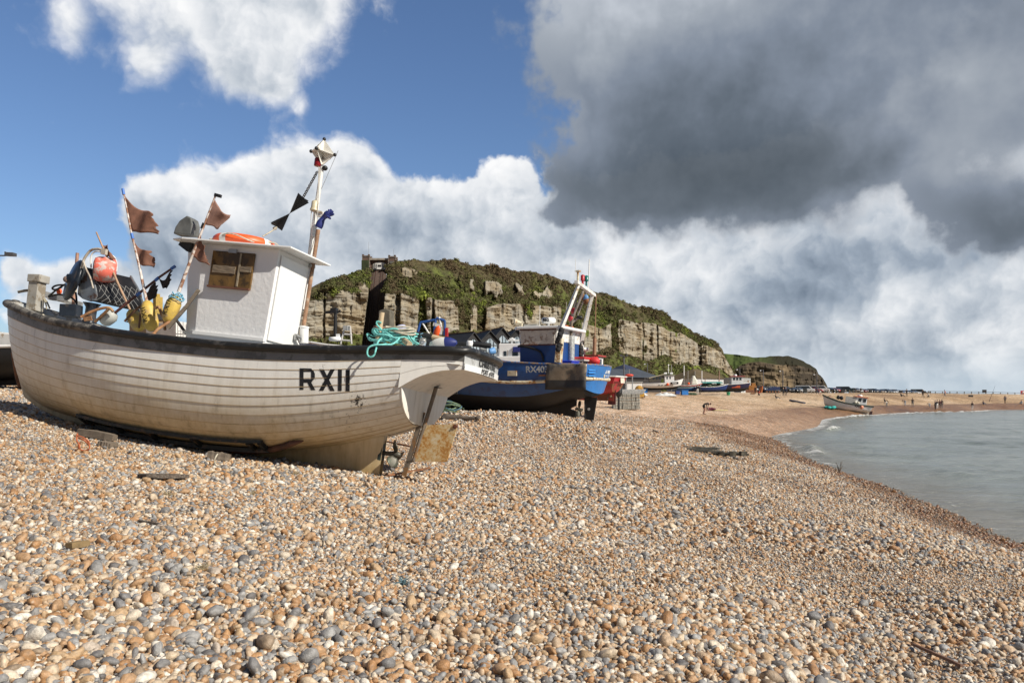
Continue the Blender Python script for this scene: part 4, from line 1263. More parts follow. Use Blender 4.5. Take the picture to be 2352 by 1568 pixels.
# fishing day shape: two crossed-plate cones point to point, on chain and lanyard
ds = On(MB1, 'day_shape', 'black hourglass signal shape hung by a chain from the mast of the white boat', 'signal shape', B_(790, 565, -.1))
def cone_plates(apex, e1, e2, dpt):
    a = Vector(apex); m_ = (e1 + e2) / 2; ax_ = (m_ - a); sd = Vector((0, 1, 0)) * dpt
    mb = MB()
    mb.add([a, e1, e2], [(0, 1, 2)]); mb.add([a, m_ + sd, m_ - sd], [(0, 1, 2)])
    return mb
ap = B_(790, 565, -.1)
ds.part(cone_plates(ap, B_(850, 420, -.1), B_(925, 490, -.1), .17), 'cone', BLACK, solid=.008)
ds.part(cone_plates(ap, B_(655, 630, -.1), B_(735, 688, -.1), .17), 'cone', BLACK, solid=.008)
ca, cb = B_(985, 270, YM), B_(885, 452, -.1)
mb = MB(); nl = 16
dc = (cb - ca) / nl
for i in range(nl):
    o_ = ca + dc * (i + .5); a1 = Vector((0, 1, 0)) if i % 2 else dc.normalized().cross(Vector((0, 1, 0)))
    mb.tube([o_ + dc * .62 * math.cos(t) + a1 * .024 * math.sin(t) for t in [k * math.pi / 4 for k in range(8)]], .008, 5, closed=True)
ds.part(mb, 'chain', mat('chain_iron', (.05, .04, .035), .6, metal=.3))
ds.part(MB().tube(smooth_pts([B_(700, 660, -.1), B_(670, 685, -.05), B_(600, 727, .1)], 4), .012, 6).ell(B_(685, 670, -.1), (.04, .03, .03)), 'lanyard', BUFF)

gl = On(MB1, 'work_glove', 'dark blue rubber glove stuck on the top of the rusty pole by the mast', 'glove', B_(992, 670, YM + .12))
G = lambda x, y, dy=0: B_(x, y, YM + .12 + dy)
mb = MB().tube(smooth_pts([G(992, 665), G(1008, 630), G(1025, 600), G(1045, 580), G(1065, 562)], 4), [.06, .065, .068, .066, .062, .058, .052, .046, .044, .044, .046, .05, .056, .06, .06, .058, .055], 10)
for (a, b, dy) in (((1058, 565), (1068, 537), .02), ((1065, 562), (1083, 536), 0), ((1072, 568), (1096, 548), -.02), ((1074, 578), (1102, 568), -.04), ((1052, 585), (1078, 603), .05)):
    mb.tube([G(*a, dy), G((a[0] + b[0]) / 2 + 3, (a[1] + b[1]) / 2, dy), G(*b, dy)], [.026, .024, .016], 8)
gl.part(mb, 'hand', NAVY)


def flag(pts_fn, outline, y, amp_, mats, seed, holder, name='flag'):
    """Cloth filling a four-cornered outline (hoist top, fly top, fly bottom, hoist bottom) with folds and a torn fly."""
    a, b, c, d = [pts_fn(*q, y) for q in outline]
    n, m = 16, 12; rows = []
    r_ = random.Random(seed); tear = [r_.uniform(-.09, .05) for _ in range(m + 1)]
    for j in range(m + 1):
        v = j / m; row = []
        for i in range(n + 1):
            u = i / n * (1 + tear[j] * (i / n))
            p = (a * (1 - u) + b * u) * (1 - v) + (d * (1 - u) + c * u) * v
            p = p + Vector((0, 1, 0)) * amp_ * u * math.sin(u * 7 + v * 4 + seed) + Vector((0, 0, 1)) * (-.04 * math.sin(u * math.pi) * (1 - v) * 2 + .012 * math.sin(9 * u + seed))
            row.append(p)
        rows.append(row)
    return holder.part(MB().grid(rows), name, mats, solid=.004)


def float_buoy(p0, p1, r, k=1.0):
    d = (p1 - p0); Ln = d.length
    pr = [(.02, 0), (r * .5, .02 * Ln), (r * .8, .10 * Ln), (r, .25 * Ln), (r * 1.02, .5 * Ln), (r, .72 * Ln), (r * .72, .90 * Ln), (r * .4, .985 * Ln), (.02, Ln)]
    return MB().lathe(pr, 20, axis_matrix(p0, d, (0, 1, 0)))


def letters_on(p0, p1, r, body, size, holder, parent, yv):
    d = (p1 - p0).normalized(); out = Vector((.0, 1, 0)); out = (out - d * out.dot(d)).normalized(); sx_ = d.cross(out)
    o_ = (p0 + p1) / 2
    def w(q):
        a = q.y / r
        return o_ + d * q.x + (out * math.cos(a) - sx_ * math.sin(a)) * (r * 1.03 + .006)
    t_ = text_mesh(body, size, None, BLACK, None, 'lettering', warp=w, spacing=1.15)
    t_.parent = parent
    return t_


COL = {'brown': BROWNC, 'black': BLKC}
STRIPE = mat('blue_tape', (.05, .16, .5), .5)
POLEW = mat('peeling_pole', (.62, .56, .52), .7, vs=12, var=.3, wear=(.30, .15, .09), wearamt=.45, ws=10)
# 1: tall upright staff with two brown flags, yellow float
d1 = On(MB1, 'dan_buoy', 'dan buoy with tallest staff, two brown flags and upright yellow float', 'marker buoy', A_(1330, 1340, .7), 'dan buoys on the foredeck')
y = .65
d1.part(MB().tube([A_(1085, 100, y), A_(1160, 490, y), A_(1225, 765, y), A_(1292, 1085, y)], [.014, .018, .022, .026], 8, mat=0), 'staff', POLEW)
for q in ((1083, 98, 1092, 150), (1160, 490, 1172, 540)): d1.part(MB().tube([A_(q[0], q[1], y), A_(q[2], q[3], y)], .024, 8), 'tape', STRIPE)
flag(A_, [(1090, 155), (1360, 305), (1385, 490), (1165, 480)], y, .07, BROWNC, 1, d1)
flag(A_, [(1172, 540), (1330, 640), (1368, 792), (1225, 765)], y, .06, BROWNC, 2, d1)
f0, f1_ = A_(1292, 1085, y), A_(1345, 1350, y)
fl_ = d1.part(float_buoy(f1_, f0, .125), 'float', YEL)
letters_on(f1_, f0, .125, 'RXII', .13, d1, fl_, y)
# 2: leaning staff by the wheelhouse
d2 = On(MB1, 'dan_buoy', 'dan buoy leaning against the wheelhouse, two frayed brown flags, yellow float tied with blue cord', 'marker buoy', A_(1480, 1300, .85), 'dan buoys on the foredeck')
y = .92
d2.part(MB().tube([A_(1905, 145, y), A_(1800, 420, y), A_(1690, 700, y), A_(1575, 1010, y)], [.014, .018, .024, .03], 8), 'staff', POLEW)
d2.part(MB().bar(A_(1895, 150, y), A_(1950, 165, y), .04, .05), 'top_clip', BLACK); d2.part(MB().tube([A_(1800, 400, y), A_(1780, 450, y)], .028, 8), 'tape', BLACK)
flag(A_, [(1890, 175), (2030, 320), (1950, 465), (1808, 405)], y, .06, mat('thin_brown_cloth', (.30, .17, .13), .9, vs=9, var=.3), 4, d2)
flag(A_, [(1770, 465), (1812, 600), (1832, 772), (1680, 690)], y, .05, BROWNC, 6, d2)
f0, f1_ = A_(1560, 1035, y), A_(1470, 1275, y)
fl_ = d2.part(float_buoy(f1_, f0, .12), 'float', YEL); letters_on(f1_, f0, .12, 'RXII', .125, d2, fl_, y)
mb = MB()
for k in range(6):
    o_ = f0 + Vector((0, 0, .02 - .01 * k)); rr = .07 + .012 * k
    mb.tube([o_ + Vector((rr * math.cos(t + k), rr * math.sin(t + k), .03 * math.sin(3 * t + k) - .008 * k)) for t in [i * .5 for i in range(13)]], .007, 5)
d2.part(mb, 'cord', mat('blue_cord', (.16, .42, .58), .8))
# 3: low staff with black flags and a grey float
d3 = On(MB1, 'dan_buoy', 'dan buoy lying low across the foredeck with black flags and a pale grey float', 'marker buoy', A_(940, 1240, .6), 'dan buoys on the foredeck')
y = .55
d3.part(MB().tube([A_(1545, 780, y), A_(1400, 880, y), A_(1250, 1000, y), A_(1015, 1190, y)], [.018, .02, .022, .024], 8), 'staff', mat('red_black_staff', (.10, .035, .03), .6, vs=5, var=.5))
for q in ((1545, 780, 1510, 803), (1400, 880, 1370, 905), (1240, 1010, 1205, 1038)): d3.part(MB().tube([A_(q[0], q[1], y), A_(q[2], q[3], y)], .026, 8), 'tape', STRIPE)
flag(A_, [(1400, 890), (1528, 805), (1465, 975), (1430, 972)], y, .04, BLKC, 8, d3)
flag(A_, [(1260, 1005), (1375, 905), (1385, 1050), (1310, 1085)], y, .05, BLKC, 9, d3)
f0, f1_ = A_(1015, 1192, y), A_(900, 1275, y)
d3.part(float_buoy(f1_, f0, .12), 'float', mat('grey_float', (.46, .47, .44), .6, vs=5, var=.15))
# 4: behind the hauler
d4 = On(MB1, 'dan_buoy', 'dan buoy behind the hauler roller with one furled brown flag and slanting yellow float', 'marker buoy', A_(1200, 1320, .2), 'dan buoys on the foredeck')
y = -.05
d4.part(MB().tube([A_(850, 480, y), A_(940, 690, y), A_(1040, 930, y), A_(1150, 1170, y)], [.014, .017, .02, .02], 8), 'staff', mat('staff_tan', (.42, .27, .17), .7, vs=6))
flag(A_, [(855, 495), (950, 590), (1015, 730), (935, 690)], y, .05, BROWNC, 12, d4)
y = .35
d4.part(float_buoy(A_(1250, 1340, y), A_(1148, 1170, y), .125), 'float', YEL)

# anchors and loose timbers by the rail
RAN = mat('anchor_rust', (.30, .15, .07), .8, vs=8, var=.35, wear=(.40, .24, .12), wearamt=.3)
an = On(MB1, 'anchor', 'rusty folding anchor lying on the rail left of the grey float', 'anchor', A_(850, 1200, .75), 'rusty anchors on the foredeck')
an.part(MB().tube(smooth_pts([A_(715, 1228, .85), A_(800, 1185, .8), A_(900, 1150, .75), A_(965, 1148, .72), A_(998, 1180, .7)], 4), .025, 8), 'stock', RAN)
an.part(MB().tube([A_(960, 1155, .72), A_(900, 1215, .7), A_(840, 1270, .68)], .024, 8).prism([(0, 0), (.16, .04), (.2, -.03), (.05, -.06)], A_(735, 1232, .87), (-1, 0, 0), (0, 0, 1), .02), 'arm', RAN)
an2 = On(MB1, 'anchor', 'rusty grapnel standing between the two yellow floats and the wheelhouse', 'anchor', A_(1400, 1330, .9), 'rusty anchors on the foredeck')
an2.part(MB().tube(smooth_pts([A_(1370, 1150, .8), A_(1400, 1140, .8), A_(1425, 1200, .82), A_(1450, 1260, .85), A_(1455, 1340, .88)], 4), .024, 8), 'shank', RAN)
an2.part(MB().tube([A_(1340, 1392, 1.15), A_(1390, 1335, 1.1), A_(1500, 1265, .95)], .024, 8).ell(A_(1352, 1385, 1.14), (.05, .03, .04)), 'arm', RAN)
an3 = On(MB1, 'anchor', 'thin bent iron hook leaning beside the upright yellow float', 'anchor', A_(1160, 1250, .5), 'rusty anchors on the foredeck')
an3.part(MB().tube([A_(1100, 1265, .5), A_(1160, 1200, .5), A_(1225, 1140, .5), A_(1248, 1125, .5), A_(1245, 1160, .5), A_(1225, 1325, .5)], .02, 8), 'hook', mat('hook_brown', (.17, .09, .05), .8, vs=8, var=.4))
tm = On(MB1, 'timber_prop', 'weathered timber prop leaning on the wheelhouse front corner', 'timber', A_(1490, 1320, .9))
tm.part(MB().bar(A_(1755, 985, .78), A_(1640, 1140, .85), .05, .05).bar(A_(1640, 1140, .85), A_(1480, 1325, .95), .06, .055), 'beam', WOODG)
tm.part(MB().tube([A_(1560, 1260, .6), A_(1640, 1370, .6)], .025, 8), 'strut', BLKC)

# stern: poles, coil of teal rope, fender, jar
y = .25
cp = On(MB1, 'cross_post', 'buff bamboo post and cross pole tied with teal cord at the stern', 'post', I_(1100, 1440, y))
cp.part(MB().tube([I_(1163, 1005, y), I_(1130, 1240, y), I_(1088, 1445, y)], .042, 10), 'post', BAMBOO)
cp.part(MB().tube([I_(1035, 1238, y - .1), I_(1300, 1262, y - .15), I_(1480, 1300, y - .15)], .036, 10), 'cross_pole', mat('brown_pole', (.33, .20, .13), .5, vs=6, var=.25))
cp.part(MB().tube(smooth_pts([I_(1150, 1160, y + .05), I_(1090, 1140, y + .05), I_(1085, 1190, y + .06), I_(1150, 1260, y + .06), I_(1165, 1310, y + .05), I_(1090, 1340, y + .05), I_(1070, 1290, y + .04), I_(1110, 1220, y)], 5), .014, 6), 'lashing', TEAL)
rc_ = On(MB1, 'rope_coil', 'tangled coil of teal rope heaped on the stern, one loop hanging over the rail', 'rope', I_(1350, 1440, y))
mb = MB(); rr_ = random.Random(5)
c0 = I_(1350, 1400, y)
for k in range(11):
    pts_ = []; ph = rr_.uniform(0, 6.28); ra, rb_ = rr_.uniform(.22, .38), rr_.uniform(.14, .30); zc = .02 + .02 * k
    oc = c0 + Vector((rr_.uniform(-.08, .08), rr_.uniform(-.1, .1), -.07 + zc * .75)); ti = rr_.uniform(-.25, .25); t2 = rr_.uniform(-.2, .25)
    for i in range(20):
        a = ph + i * .36
        pts_.append(oc + Vector((ra * math.cos(a) * (1 + .1 * math.sin(3 * a + k)), rb_ * math.sin(a), ti * math.cos(a) * ra + t2 * rb_ * math.sin(a) + .02 * math.sin(5 * a + k))))
    mb.tube(smooth_pts(pts_, 2), .0145, 6)
for pl in ([(1600, 1380), (1650, 1440), (1720, 1480)], [(1550, 1350), (1610, 1440), (1700, 1490)], [(1100, 1460), (1180, 1330), (1280, 1260), (1380, 1280)], [(1230, 1370), (1290, 1430), (1400, 1400), (1560, 1390), (1600, 1420)]):
    mb.tube(smooth_pts([I_(a, b, y + .12) for a, b in pl], 5), .0145, 6)
mb.tube(smooth_pts([I_(1420, 1400, .6), I_(1320, 1480, 1.0), I_(1180, 1490, 1.18), I_(1030, 1500, 1.27), I_(950, 1550, 1.30), I_(940, 1640, 1.31), I_(985, 1680, 1.32), I_(1040, 1650, 1.31), I_(1070, 1560, 1.28), I_(1100, 1450, .9), I_(1160, 1390, .6)], 6), .0145, 7)
rc_.part(mb, 'strands', TEAL)
mb = MB()
for k in range(4):
    mb.tube(smooth_pts([c0 + Vector((.28 * math.cos(a) - .05, .2 * math.sin(a), .10 + .02 * k + .03 * math.sin(2 * a + k))) for a in [1 + i * .45 for i in range(12)]], 2), .016, 6)
rc_.part(mb, 'buff_turns', BUFF)
bp = On(MB1, 'cut_bamboo', 'short hollow bamboo length poking out of the teal rope', 'pole', I_(1530, 1440, .4))
bp.part(MB().tube([I_(1480, 1410, .3), I_(1580, 1490, .75)], .045, 12), 'cane', BAMBOO)
sp_ = On(MB1, 'boat_hook', 'long spar with black taped grip lying aft across the stern', 'spar', I_(1900, 1390, .1))
sp_.part(MB().tube([I_(1480, 1300, .1), I_(1700, 1350, .1), I_(1925, 1378, .1)], [.055, .06, .05], 10), 'grip', mat('black_tape', (.018, .018, .018), .5, bump=.6, bs=30))
sp_.part(MB().tube([I_(1925, 1378, .1), I_(2080, 1405, .1), I_(2245, 1422, .1)], [.045, .035, .02], 10), 'spar', BAMBOO)
sp_.part(MB().tube([I_(1615, 1300, .1), I_(1625, 1370, .1)], .07, 10).tube([I_(1760, 1335, .1), I_(1780, 1385, .1)], .055, 8), 'cord', mat('cord_blue', (.22, .45, .6), .8))
jr = On(MB1, 'plastic_jar', 'clear plastic jar standing on the stern capping', 'jar', I_(1770, 1490, .3))
gm, gt, gp = nt('clear_plastic'); gp.inputs['Base Color'].default_value = (.85, .9, .92, 1); gp.inputs['Roughness'].default_value = .12; gp.inputs['Transmission Weight'].default_value = .85; gp.inputs['IOR'].default_value = 1.2
jb = I_(1770, 1500, .3)
jr.part(MB().lathe([(.05, 0), (.056, .015), (.056, .075), (.048, .085), (.048, .095), (.05, .11), (.001, .112)], 16, Matrix.Translation(jb)), 'bottle', gm)
fd = On(MB1, 'fender', 'white and blue inflatable fender lying on the stern', 'fender', I_(2020, 1500, .1))
fa, fb = I_(1880, 1520, .1), I_(2290, 1455, .1)
dd = fb - fa; Ln = dd.length
fd.part(MB().lathe([(.02, 0), (.07, .05 * Ln), (.105, .25 * Ln), (.115, .45 * Ln), (.11, .62 * Ln), (.11, .63 * Ln), (.09, .80 * Ln), (.06, .92 * Ln), (.03, Ln)], 20, axis_matrix(fa, dd, (0, 1, 0)), mat=[0, 0, 0, 0, 1, 1, 1, 1]), 'body', [mat('fender_white', (.78, .77, .72), .4), NAVY])
pl_ = On(MB1, 'rubber_pipe', 'black rubber pipe lying along the stern quarter', 'pipe', D_(1900, 262, -.3))
pl_.part(MB().tube([D_(1500, 255, -.2), D_(1900, 262, -.4), D_(2015, 275, -.5)], .045, 10), 'pipe', RUB)
pw = On(MB1, 'blue_pot', 'pale blue pot behind the rail at the stern quarter', 'pot', D_(2010, 320, -.5))
pw.part(MB().lathe([(.05, 0), (.055, .09), (.045, .095)], 14, axis_matrix(D_(2005, 322, -.45), (-.5, -.3, .25))), 'pot', mat('pot_blue', (.12, .30, .6), .5))
pe = On(MB1, 'grey_pipe_end', 'grey hollow pipe end beside the blue pot on the stern', 'pipe', D_(1970, 300, -.5))
pe.part(MB().tube([D_(1930, 292, -.45), D_(1975, 300, -.5)], [.04, .042], 12), 'pipe', GREYP)
fs = On(MB1, 'fairlead', 'small white plastic fitting on the stern rail', 'fitting', D_(1845, 268, .7))
fs.part(MB().lathe([(.045, 0), (.05, .05), (.04, .075), (.001, .08)], 12, Matrix.Translation(D_(1845, 275, .7))), 'cap', WHITE)
# ================================================================== sandstone cliffs
def tabf(tab): return lambda x: np.interp(x, [p[0] for p in tab], [p[1] for p in tab])

SKYL = tabf([(380, 860), (440, 800), (520, 755), (600, 716), (660, 690), (705, 664), (740, 646), (790, 633), (832, 624), (870, 621), (912, 606), (930, 601), (948, 595.5), (975, 600), (1038, 597), (1060, 602), (1084, 608), (1130, 611),
             (1188, 623), (1258, 630), (1293, 645), (1371, 670), (1413, 682), (1456, 703), (1500, 710), (1524, 714), (1541, 730), (1574, 752), (1620, 776), (1640, 781), (1659, 801), (1666, 822), (1676, 837), (1690, 862), (1702, 890)])
RTOP = tabf([(380, 875), (440, 850), (600, 760), (700, 698), (716, 693), (735, 690), (752, 661), (795, 668), (826, 676), (850, 684), (880, 673), (924, 673), (960, 682), (990, 684), (1003, 689), (1036, 691), (1084, 697), (1117, 706), (1142, 698), (1188, 699), (1258, 702),
             (1286, 706), (1330, 735), (1353, 742), (1383, 752), (1410, 738), (1425, 733), (1450, 740), (1498, 744), (1529, 756), (1559, 762), (1599, 784), (1629, 793), (1656, 808), (1680, 845), (1702, 892)])
RBOT = tabf([(380, 880), (600, 800), (700, 776), (800, 772), (900, 768), (1100, 760), (1190, 766), (1260, 790), (1353, 812), (1407, 806), (1444, 811), (1483, 818), (1514, 824), (1560, 827), (1600, 831), (1632, 838), (1660, 846), (1702, 896)])
DF = tabf([(380, 206), (700, 216), (870, 228), (1000, 246), (1200, 290), (1450, 352), (1620, 412), (1702, 446)])
TAL = tabf([(380, 6), (900, 8), (1200, 12), (1300, 22), (1450, 30), (1600, 30), (1702, 22)])


def cliff_sheet(name, x0, x1, n, SKYL, RTOP, RBOT, DF, TAL, back, nr, sc, seed, groove=None, zb=3.2, wrap=0, outcrops=(), gullies=(), jf=1.0, cfac=1.0):
    xs = np.linspace(x0, x1, n)
    df = DF(xs)
    X0 = (xs - CX) / F * df
    u = np.concatenate([[0], np.cumsum(np.hypot(np.diff(X0), np.diff(df)))])
    jag = lambda a, s, k: fbm(u / s, u * 0 + k, 4, seed) * a
    sky = SKYL(xs) + jag(6, 9 * sc, 1.5); rt = RTOP(xs) + jag(16, 13 * sc, 3.3) * jf; rb = RBOT(xs) + jag(34, 17 * sc, 5.1) * jf
    rt = np.maximum(rt, sky + 2); rb = np.maximum(rb, rt + 2)
    zt = EYE + (HY - rt) / F * df; zbm = EYE + (HY - rb) / F * df
    dtop = df + 1.5 * sc
    # the slope above the rock runs back until it meets the skyline ray
    hgt = (rt - sky) / F * dtop
    dsk = dtop + 1.15 * hgt * 1.35 + 3 * sc
    zs_ = EYE + (HY - sky) / F * dsk
    nt_, nf_, ns_ = int(nr * .2), int(nr * .46), int(nr * .34)
    Dm, Zm, Rm = [], [], []
    for i in range(nt_):                      # talus
        t = i / nt_
        Dm.append(df - TAL(xs) * (1 - t)); Zm.append(zb + (zbm - zb) * t ** .9 ); Rm.append(np.zeros(n))
    for i in range(nf_):                      # rock
        t = i / nf_
        Dm.append(df + t * 1.5 * sc); Zm.append(zbm + (zt - zbm) * t); Rm.append(np.full(n, 1.0))
    for i in range(ns_ + 1):                  # upper slope
        t = i / ns_
        Dm.append(dtop + (dsk - dtop) * t); Zm.append(zt + (zs_ - zt) * (t ** .92)); Rm.append(np.zeros(n))
    for t in (.15, .4, 1.0):                  # plateau behind
        Dm.append(dsk + back * t); Zm.append(zs_ - 6 * sc * t); Rm.append(np.zeros(n))
    Dm, Zm, Rm = np.array(Dm), np.array(Zm), np.array(Rm)
    U = np.broadcast_to(u, Dm.shape)
    # upper outcrops: the slope turns into a step
    YP_ = HY - (Zm - EYE) * F / Dm
    XP = np.broadcast_to(xs, Dm.shape)
    for (a, b, c, d) in outcrops:
        wob = fbm(U / 3.5, Zm / 3, 4, seed + 6) * 30
        m = (XP > a + wob) & (XP < b + wob) & (YP_ > c + wob) & (YP_ < d + wob)
        Rm = np.where(m, 1, Rm); Dm = np.where(m, Dm - (YP_ - c) * .0 - 1.3 * sc, Dm)
    rock = Rm > .5
    # joints: deep vertical clefts at random spacing, blocks set forward and back between them
    r_ = np.random.default_rng(seed)
    pos, w, dp = [], [], []
    p = 0
    while p < u[-1]:
        p += r_.gamma(2.0, 4.2) * sc + 1.2; pos.append(p); big_ = r_.random() < .22
        w.append((r_.uniform(.8, 2.1) if big_ else r_.uniform(.2, .5)) * sc); dp.append((r_.uniform(1.5, 3.5) if big_ else r_.uniform(.2, .8)) * sc * cfac)
    disp = np.zeros_like(Dm); cle = np.zeros_like(Dm)
    wig = fbm(U / (5 * sc), Zm / (6 * sc), 3, seed + 1) * 2.2 * sc
    for p, ww, dd_ in zip(pos, w, dp):
        g = np.exp(-(np.abs(U + wig - p) / ww) ** 4)
        disp += g * dd_; cle = np.maximum(cle, g * min(1, dd_ / (2.5 * sc)))
    blk = vnoise((U + wig) / (4.5 * sc), Zm / (26 * sc), seed + 2) - .5
    zz = Zm + U * .045 * math.sin(seed) + fbm(U / (14 * sc), Zm / 90, 2, seed + 8) * 3 * sc
    led = vnoise(zz / (1.3 * sc), U / (11 * sc), seed + 3) * 1.3 + vnoise(zz / (.5 * sc), U / (5 * sc), seed + 4) * .7
    cell = np.floor((U + wig * .7) / (2.6 * sc)); lay = np.floor(zz / (1.9 * sc) + _hash(cell, cell * 0, seed) * .8)
    blocks = _hash(cell, lay, seed + 5) - .5
    gul = np.zeros_like(Dm)
    for (a, b, dp_, gr_) in gullies:
        wob = fbm(U / (4 * sc), Zm / (5 * sc), 3, seed + int(a)) * 7
        g = np.clip(np.minimum(XP - a + wob, b - XP + wob) / 3.5 + .5, 0, 1)
        disp += g * dp_; gul = np.maximum(gul, g * gr_)
    fr = Rm * 1.0
    for _ in range(2):
        fr = (np.vstack([fr[:1], fr[:-1]]) + fr * 2 + np.vstack([fr[1:], fr[-1:]])) / 4
    Dm = Dm + fr * (disp + blk * 3.2 * sc - led * 1.5 * sc + blocks * 1.1 * sc + fbm(U / (2.4 * sc), Zm / (1.8 * sc), 4, seed + 9) * 2.2 * sc)
    soft = (1 - fr) * np.clip((Zm - zb) / (3 * sc), 0, 1)
    Dm = Dm + soft * (fbm(U / (9 * sc), Zm / (5 * sc), 4, seed + 11) * 8 * sc + fbm(U / (2.2 * sc), Zm / (1.6 * sc), 3, seed + 12) * 2.0 * sc)
    Dm[-3:] = Dm[-3:] - 0
    kk = np.ones(Dm.shape)
    if groove:
        yp = HY - (Zm - EYE) * F / Dm
        xc, hw, dfn = groove
        inn = np.abs(XP - xc(yp)) < hw(yp)
        Dn = dfn(Zm)
        Dm = np.where(inn & (Dn > Dm - 2), np.maximum(Dm, Dn), Dm); cle = np.where(inn, 0, cle); fr = np.where(inn, 0, fr)
        kk = np.where(inn, 0, 1)
    X = (XP - CX) / F * Dm
    ivy = fbm(U / (6 * sc), Zm / (8 * sc), 4, seed + 20) - .03 + cle * .08 + gul * .5
    rockm = np.clip(fr * 1.4 - .15 - np.clip(ivy - .13, 0, 1) * 9, 0, 1)
    up = np.clip((YP_ - sky) / 30, 0, 1)
    o = sheet(name, X, Dm, Zm, cliff_mat(), [('rock', rockm), ('high', 1 - up), ('cleft', cle), ('far', np.clip((XP - 1230) / 200, 0, 1))])
    return o, X, Dm, Zm, rockm, kk


def cliff_mat():
    if 'cliff' in _M: return _M['cliff']
    m, t, p = nt('sandstone_and_scrub')
    pos = N(t, 'ShaderNodeTexCoord').outputs['Object']
    at_ = lambda n: N(t, 'ShaderNodeAttribute', attribute_name=n).outputs['Fac']
    nb = noise_(t, mapping(t, pos, (.05, .05, .9)), 1.1, 8, .68, .3)
    nc = noise_(t, mapping(t, pos, (.4, .4, .05)), 1.0, 6, .6)
    nd = noise_(t, pos, .16, 5, .6)
    r1 = ramp(t, [(.30, (.08, .062, .042)), (.42, (.22, .175, .115)), (.55, (.36, .30, .205)), (.72, (.48, .42, .315))]); t.links.new(nb.outputs[0], r1.inputs[0])
    r2 = ramp(t, [(.34, (.62, .54, .44)), (.5, (1, 1, 1)), (.7, (1.08, 1.06, 1.02))]); t.links.new(nc.outputs[0], r2.inputs[0])
    rock = mixc(t, 1, r1.outputs[0], r2.outputs[0], 'MULTIPLY')
    ne = noise_(t, mapping(t, pos, (.10, .10, 2.6), (0, .04, 0)), 1.0, 8, .7, .6)
    r5 = ramp(t, [(.32, .42), (.40, .92), (.6, 1.06)]); t.links.new(ne.outputs[0], r5.inputs[0])
    nf = noise_(t, mapping(t, pos, (.75, .75, .07), (.05, 0, 0)), 1.0, 5, .6, .5)
    r6 = ramp(t, [(.36, .35), (.43, 1)]); t.links.new(nf.outputs[0], r6.inputs[0])
    rock = mixc(t, 1, mixc(t, 1, rock, r5.outputs[0], 'MULTIPLY'), r6.outputs[0], 'MULTIPLY')
    gr = ramp(t, [(.4, 0), (.62, 1)]); t.links.new(nd.outputs[0], gr.inputs[0])
    rock = mixc(t, math_(t, 'MULTIPLY', gr.outputs[0], .55), rock, (.42, .41, .36))
    n1 = noise_(t, pos, .12, 6, .62); n2 = noise_(t, pos, .9, 6, .7)
    g1 = ramp(t, [(.28, (.095, .072, .042)), (.44, (.09, .078, .038)), (.54, (.085, .088, .033)), (.64, (.12, .14, .037)), (.77, (.20, .24, .042))])
    t.links.new(math_(t, 'ADD', math_(t, 'MULTIPLY', at_('far'), .05), n1.outputs[0]), g1.inputs[0])
    veg = mixc(t, math_(t, 'MULTIPLY', at_('high'), .85), g1.outputs[0], (.10, .072, .042))
    sp = ramp(t, [(.3, .5), (.5, 1), (.7, 1.45)]); t.links.new(n2.outputs[0], sp.inputs[0])
    veg = mixc(t, 1, veg, sp.outputs[0], 'MULTIPLY')
    n3 = noise_(t, pos, .55, 6, .7)
    rm = N(t, 'ShaderNodeMapRange', interpolation_type='SMOOTHSTEP'); rm.inputs[1].default_value = .42; rm.inputs[2].default_value = .58
    t.links.new(math_(t, 'ADD', at_('rock'), math_(t, 'MULTIPLY', math_(t, 'SUBTRACT', n3.outputs[0], .5), .7)), rm.inputs[0])
    t.links.new(mixc(t, rm.outputs[0], veg, rock), p.inputs['Base Color'])
    p.inputs['Roughness'].default_value = .9; p.inputs['Specular IOR Level'].default_value = .15
    b = N(t, 'ShaderNodeBump'); b.inputs['Strength'].default_value = .8; b.inputs['Distance'].default_value = .8
    t.links.new(math_(t, 'ADD', math_(t, 'ADD', nb.outputs[0], n2.outputs[0]), math_(t, 'ADD', ne.outputs[0], nf.outputs[0])), b.inputs['Height']); t.links.new(b.outputs[0], p.inputs['Normal'])
    _M['cliff'] = m
    return m


# the railway cutting: an inclined plane let into the cliff
G_XC = lambda y: np.interp(y, [615, 790], [870.5, 853]); G_HW = lambda y: np.interp(y, [615, 790], [18.5, 22])
G_D = lambda z: 231 + (np.asarray(z) - 9) * 1.12
GUL = [(742, 747, 2, .2), (909, 919, 4, .1), (962, 978, 3, 1), (991, 998, 4, .3), (1052, 1080, 1.5, 1), (1094, 1114, 4, .9), (1206, 1224, 1, .8), (1264, 1270, 2, .2), (1290, 1335, 1, .9), (1404, 1420, 2, 1), (1536, 1541, 2, .2), (1600, 1611, 4, .2)]
OUT = [(1060, 1086, 640, 664), (1097, 1146, 650, 676), (1188, 1204, 658, 674), (924, 946, 612, 640), (828, 845, 658, 690), (1243, 1266, 664, 680), (950, 956, 622, 634), (1222, 1240, 668, 680)]
cl, cX, cD, cZ, cR, cK = cliff_sheet('cliff', 380, 1702, 1150, SKYL, RTOP, RBOT, DF, TAL, 90, 190, 1.0, 5, (G_XC, G_HW, G_D), outcrops=OUT, gullies=GUL)
tag(cl, 'sandstone cliff with scrub', kind='structure')
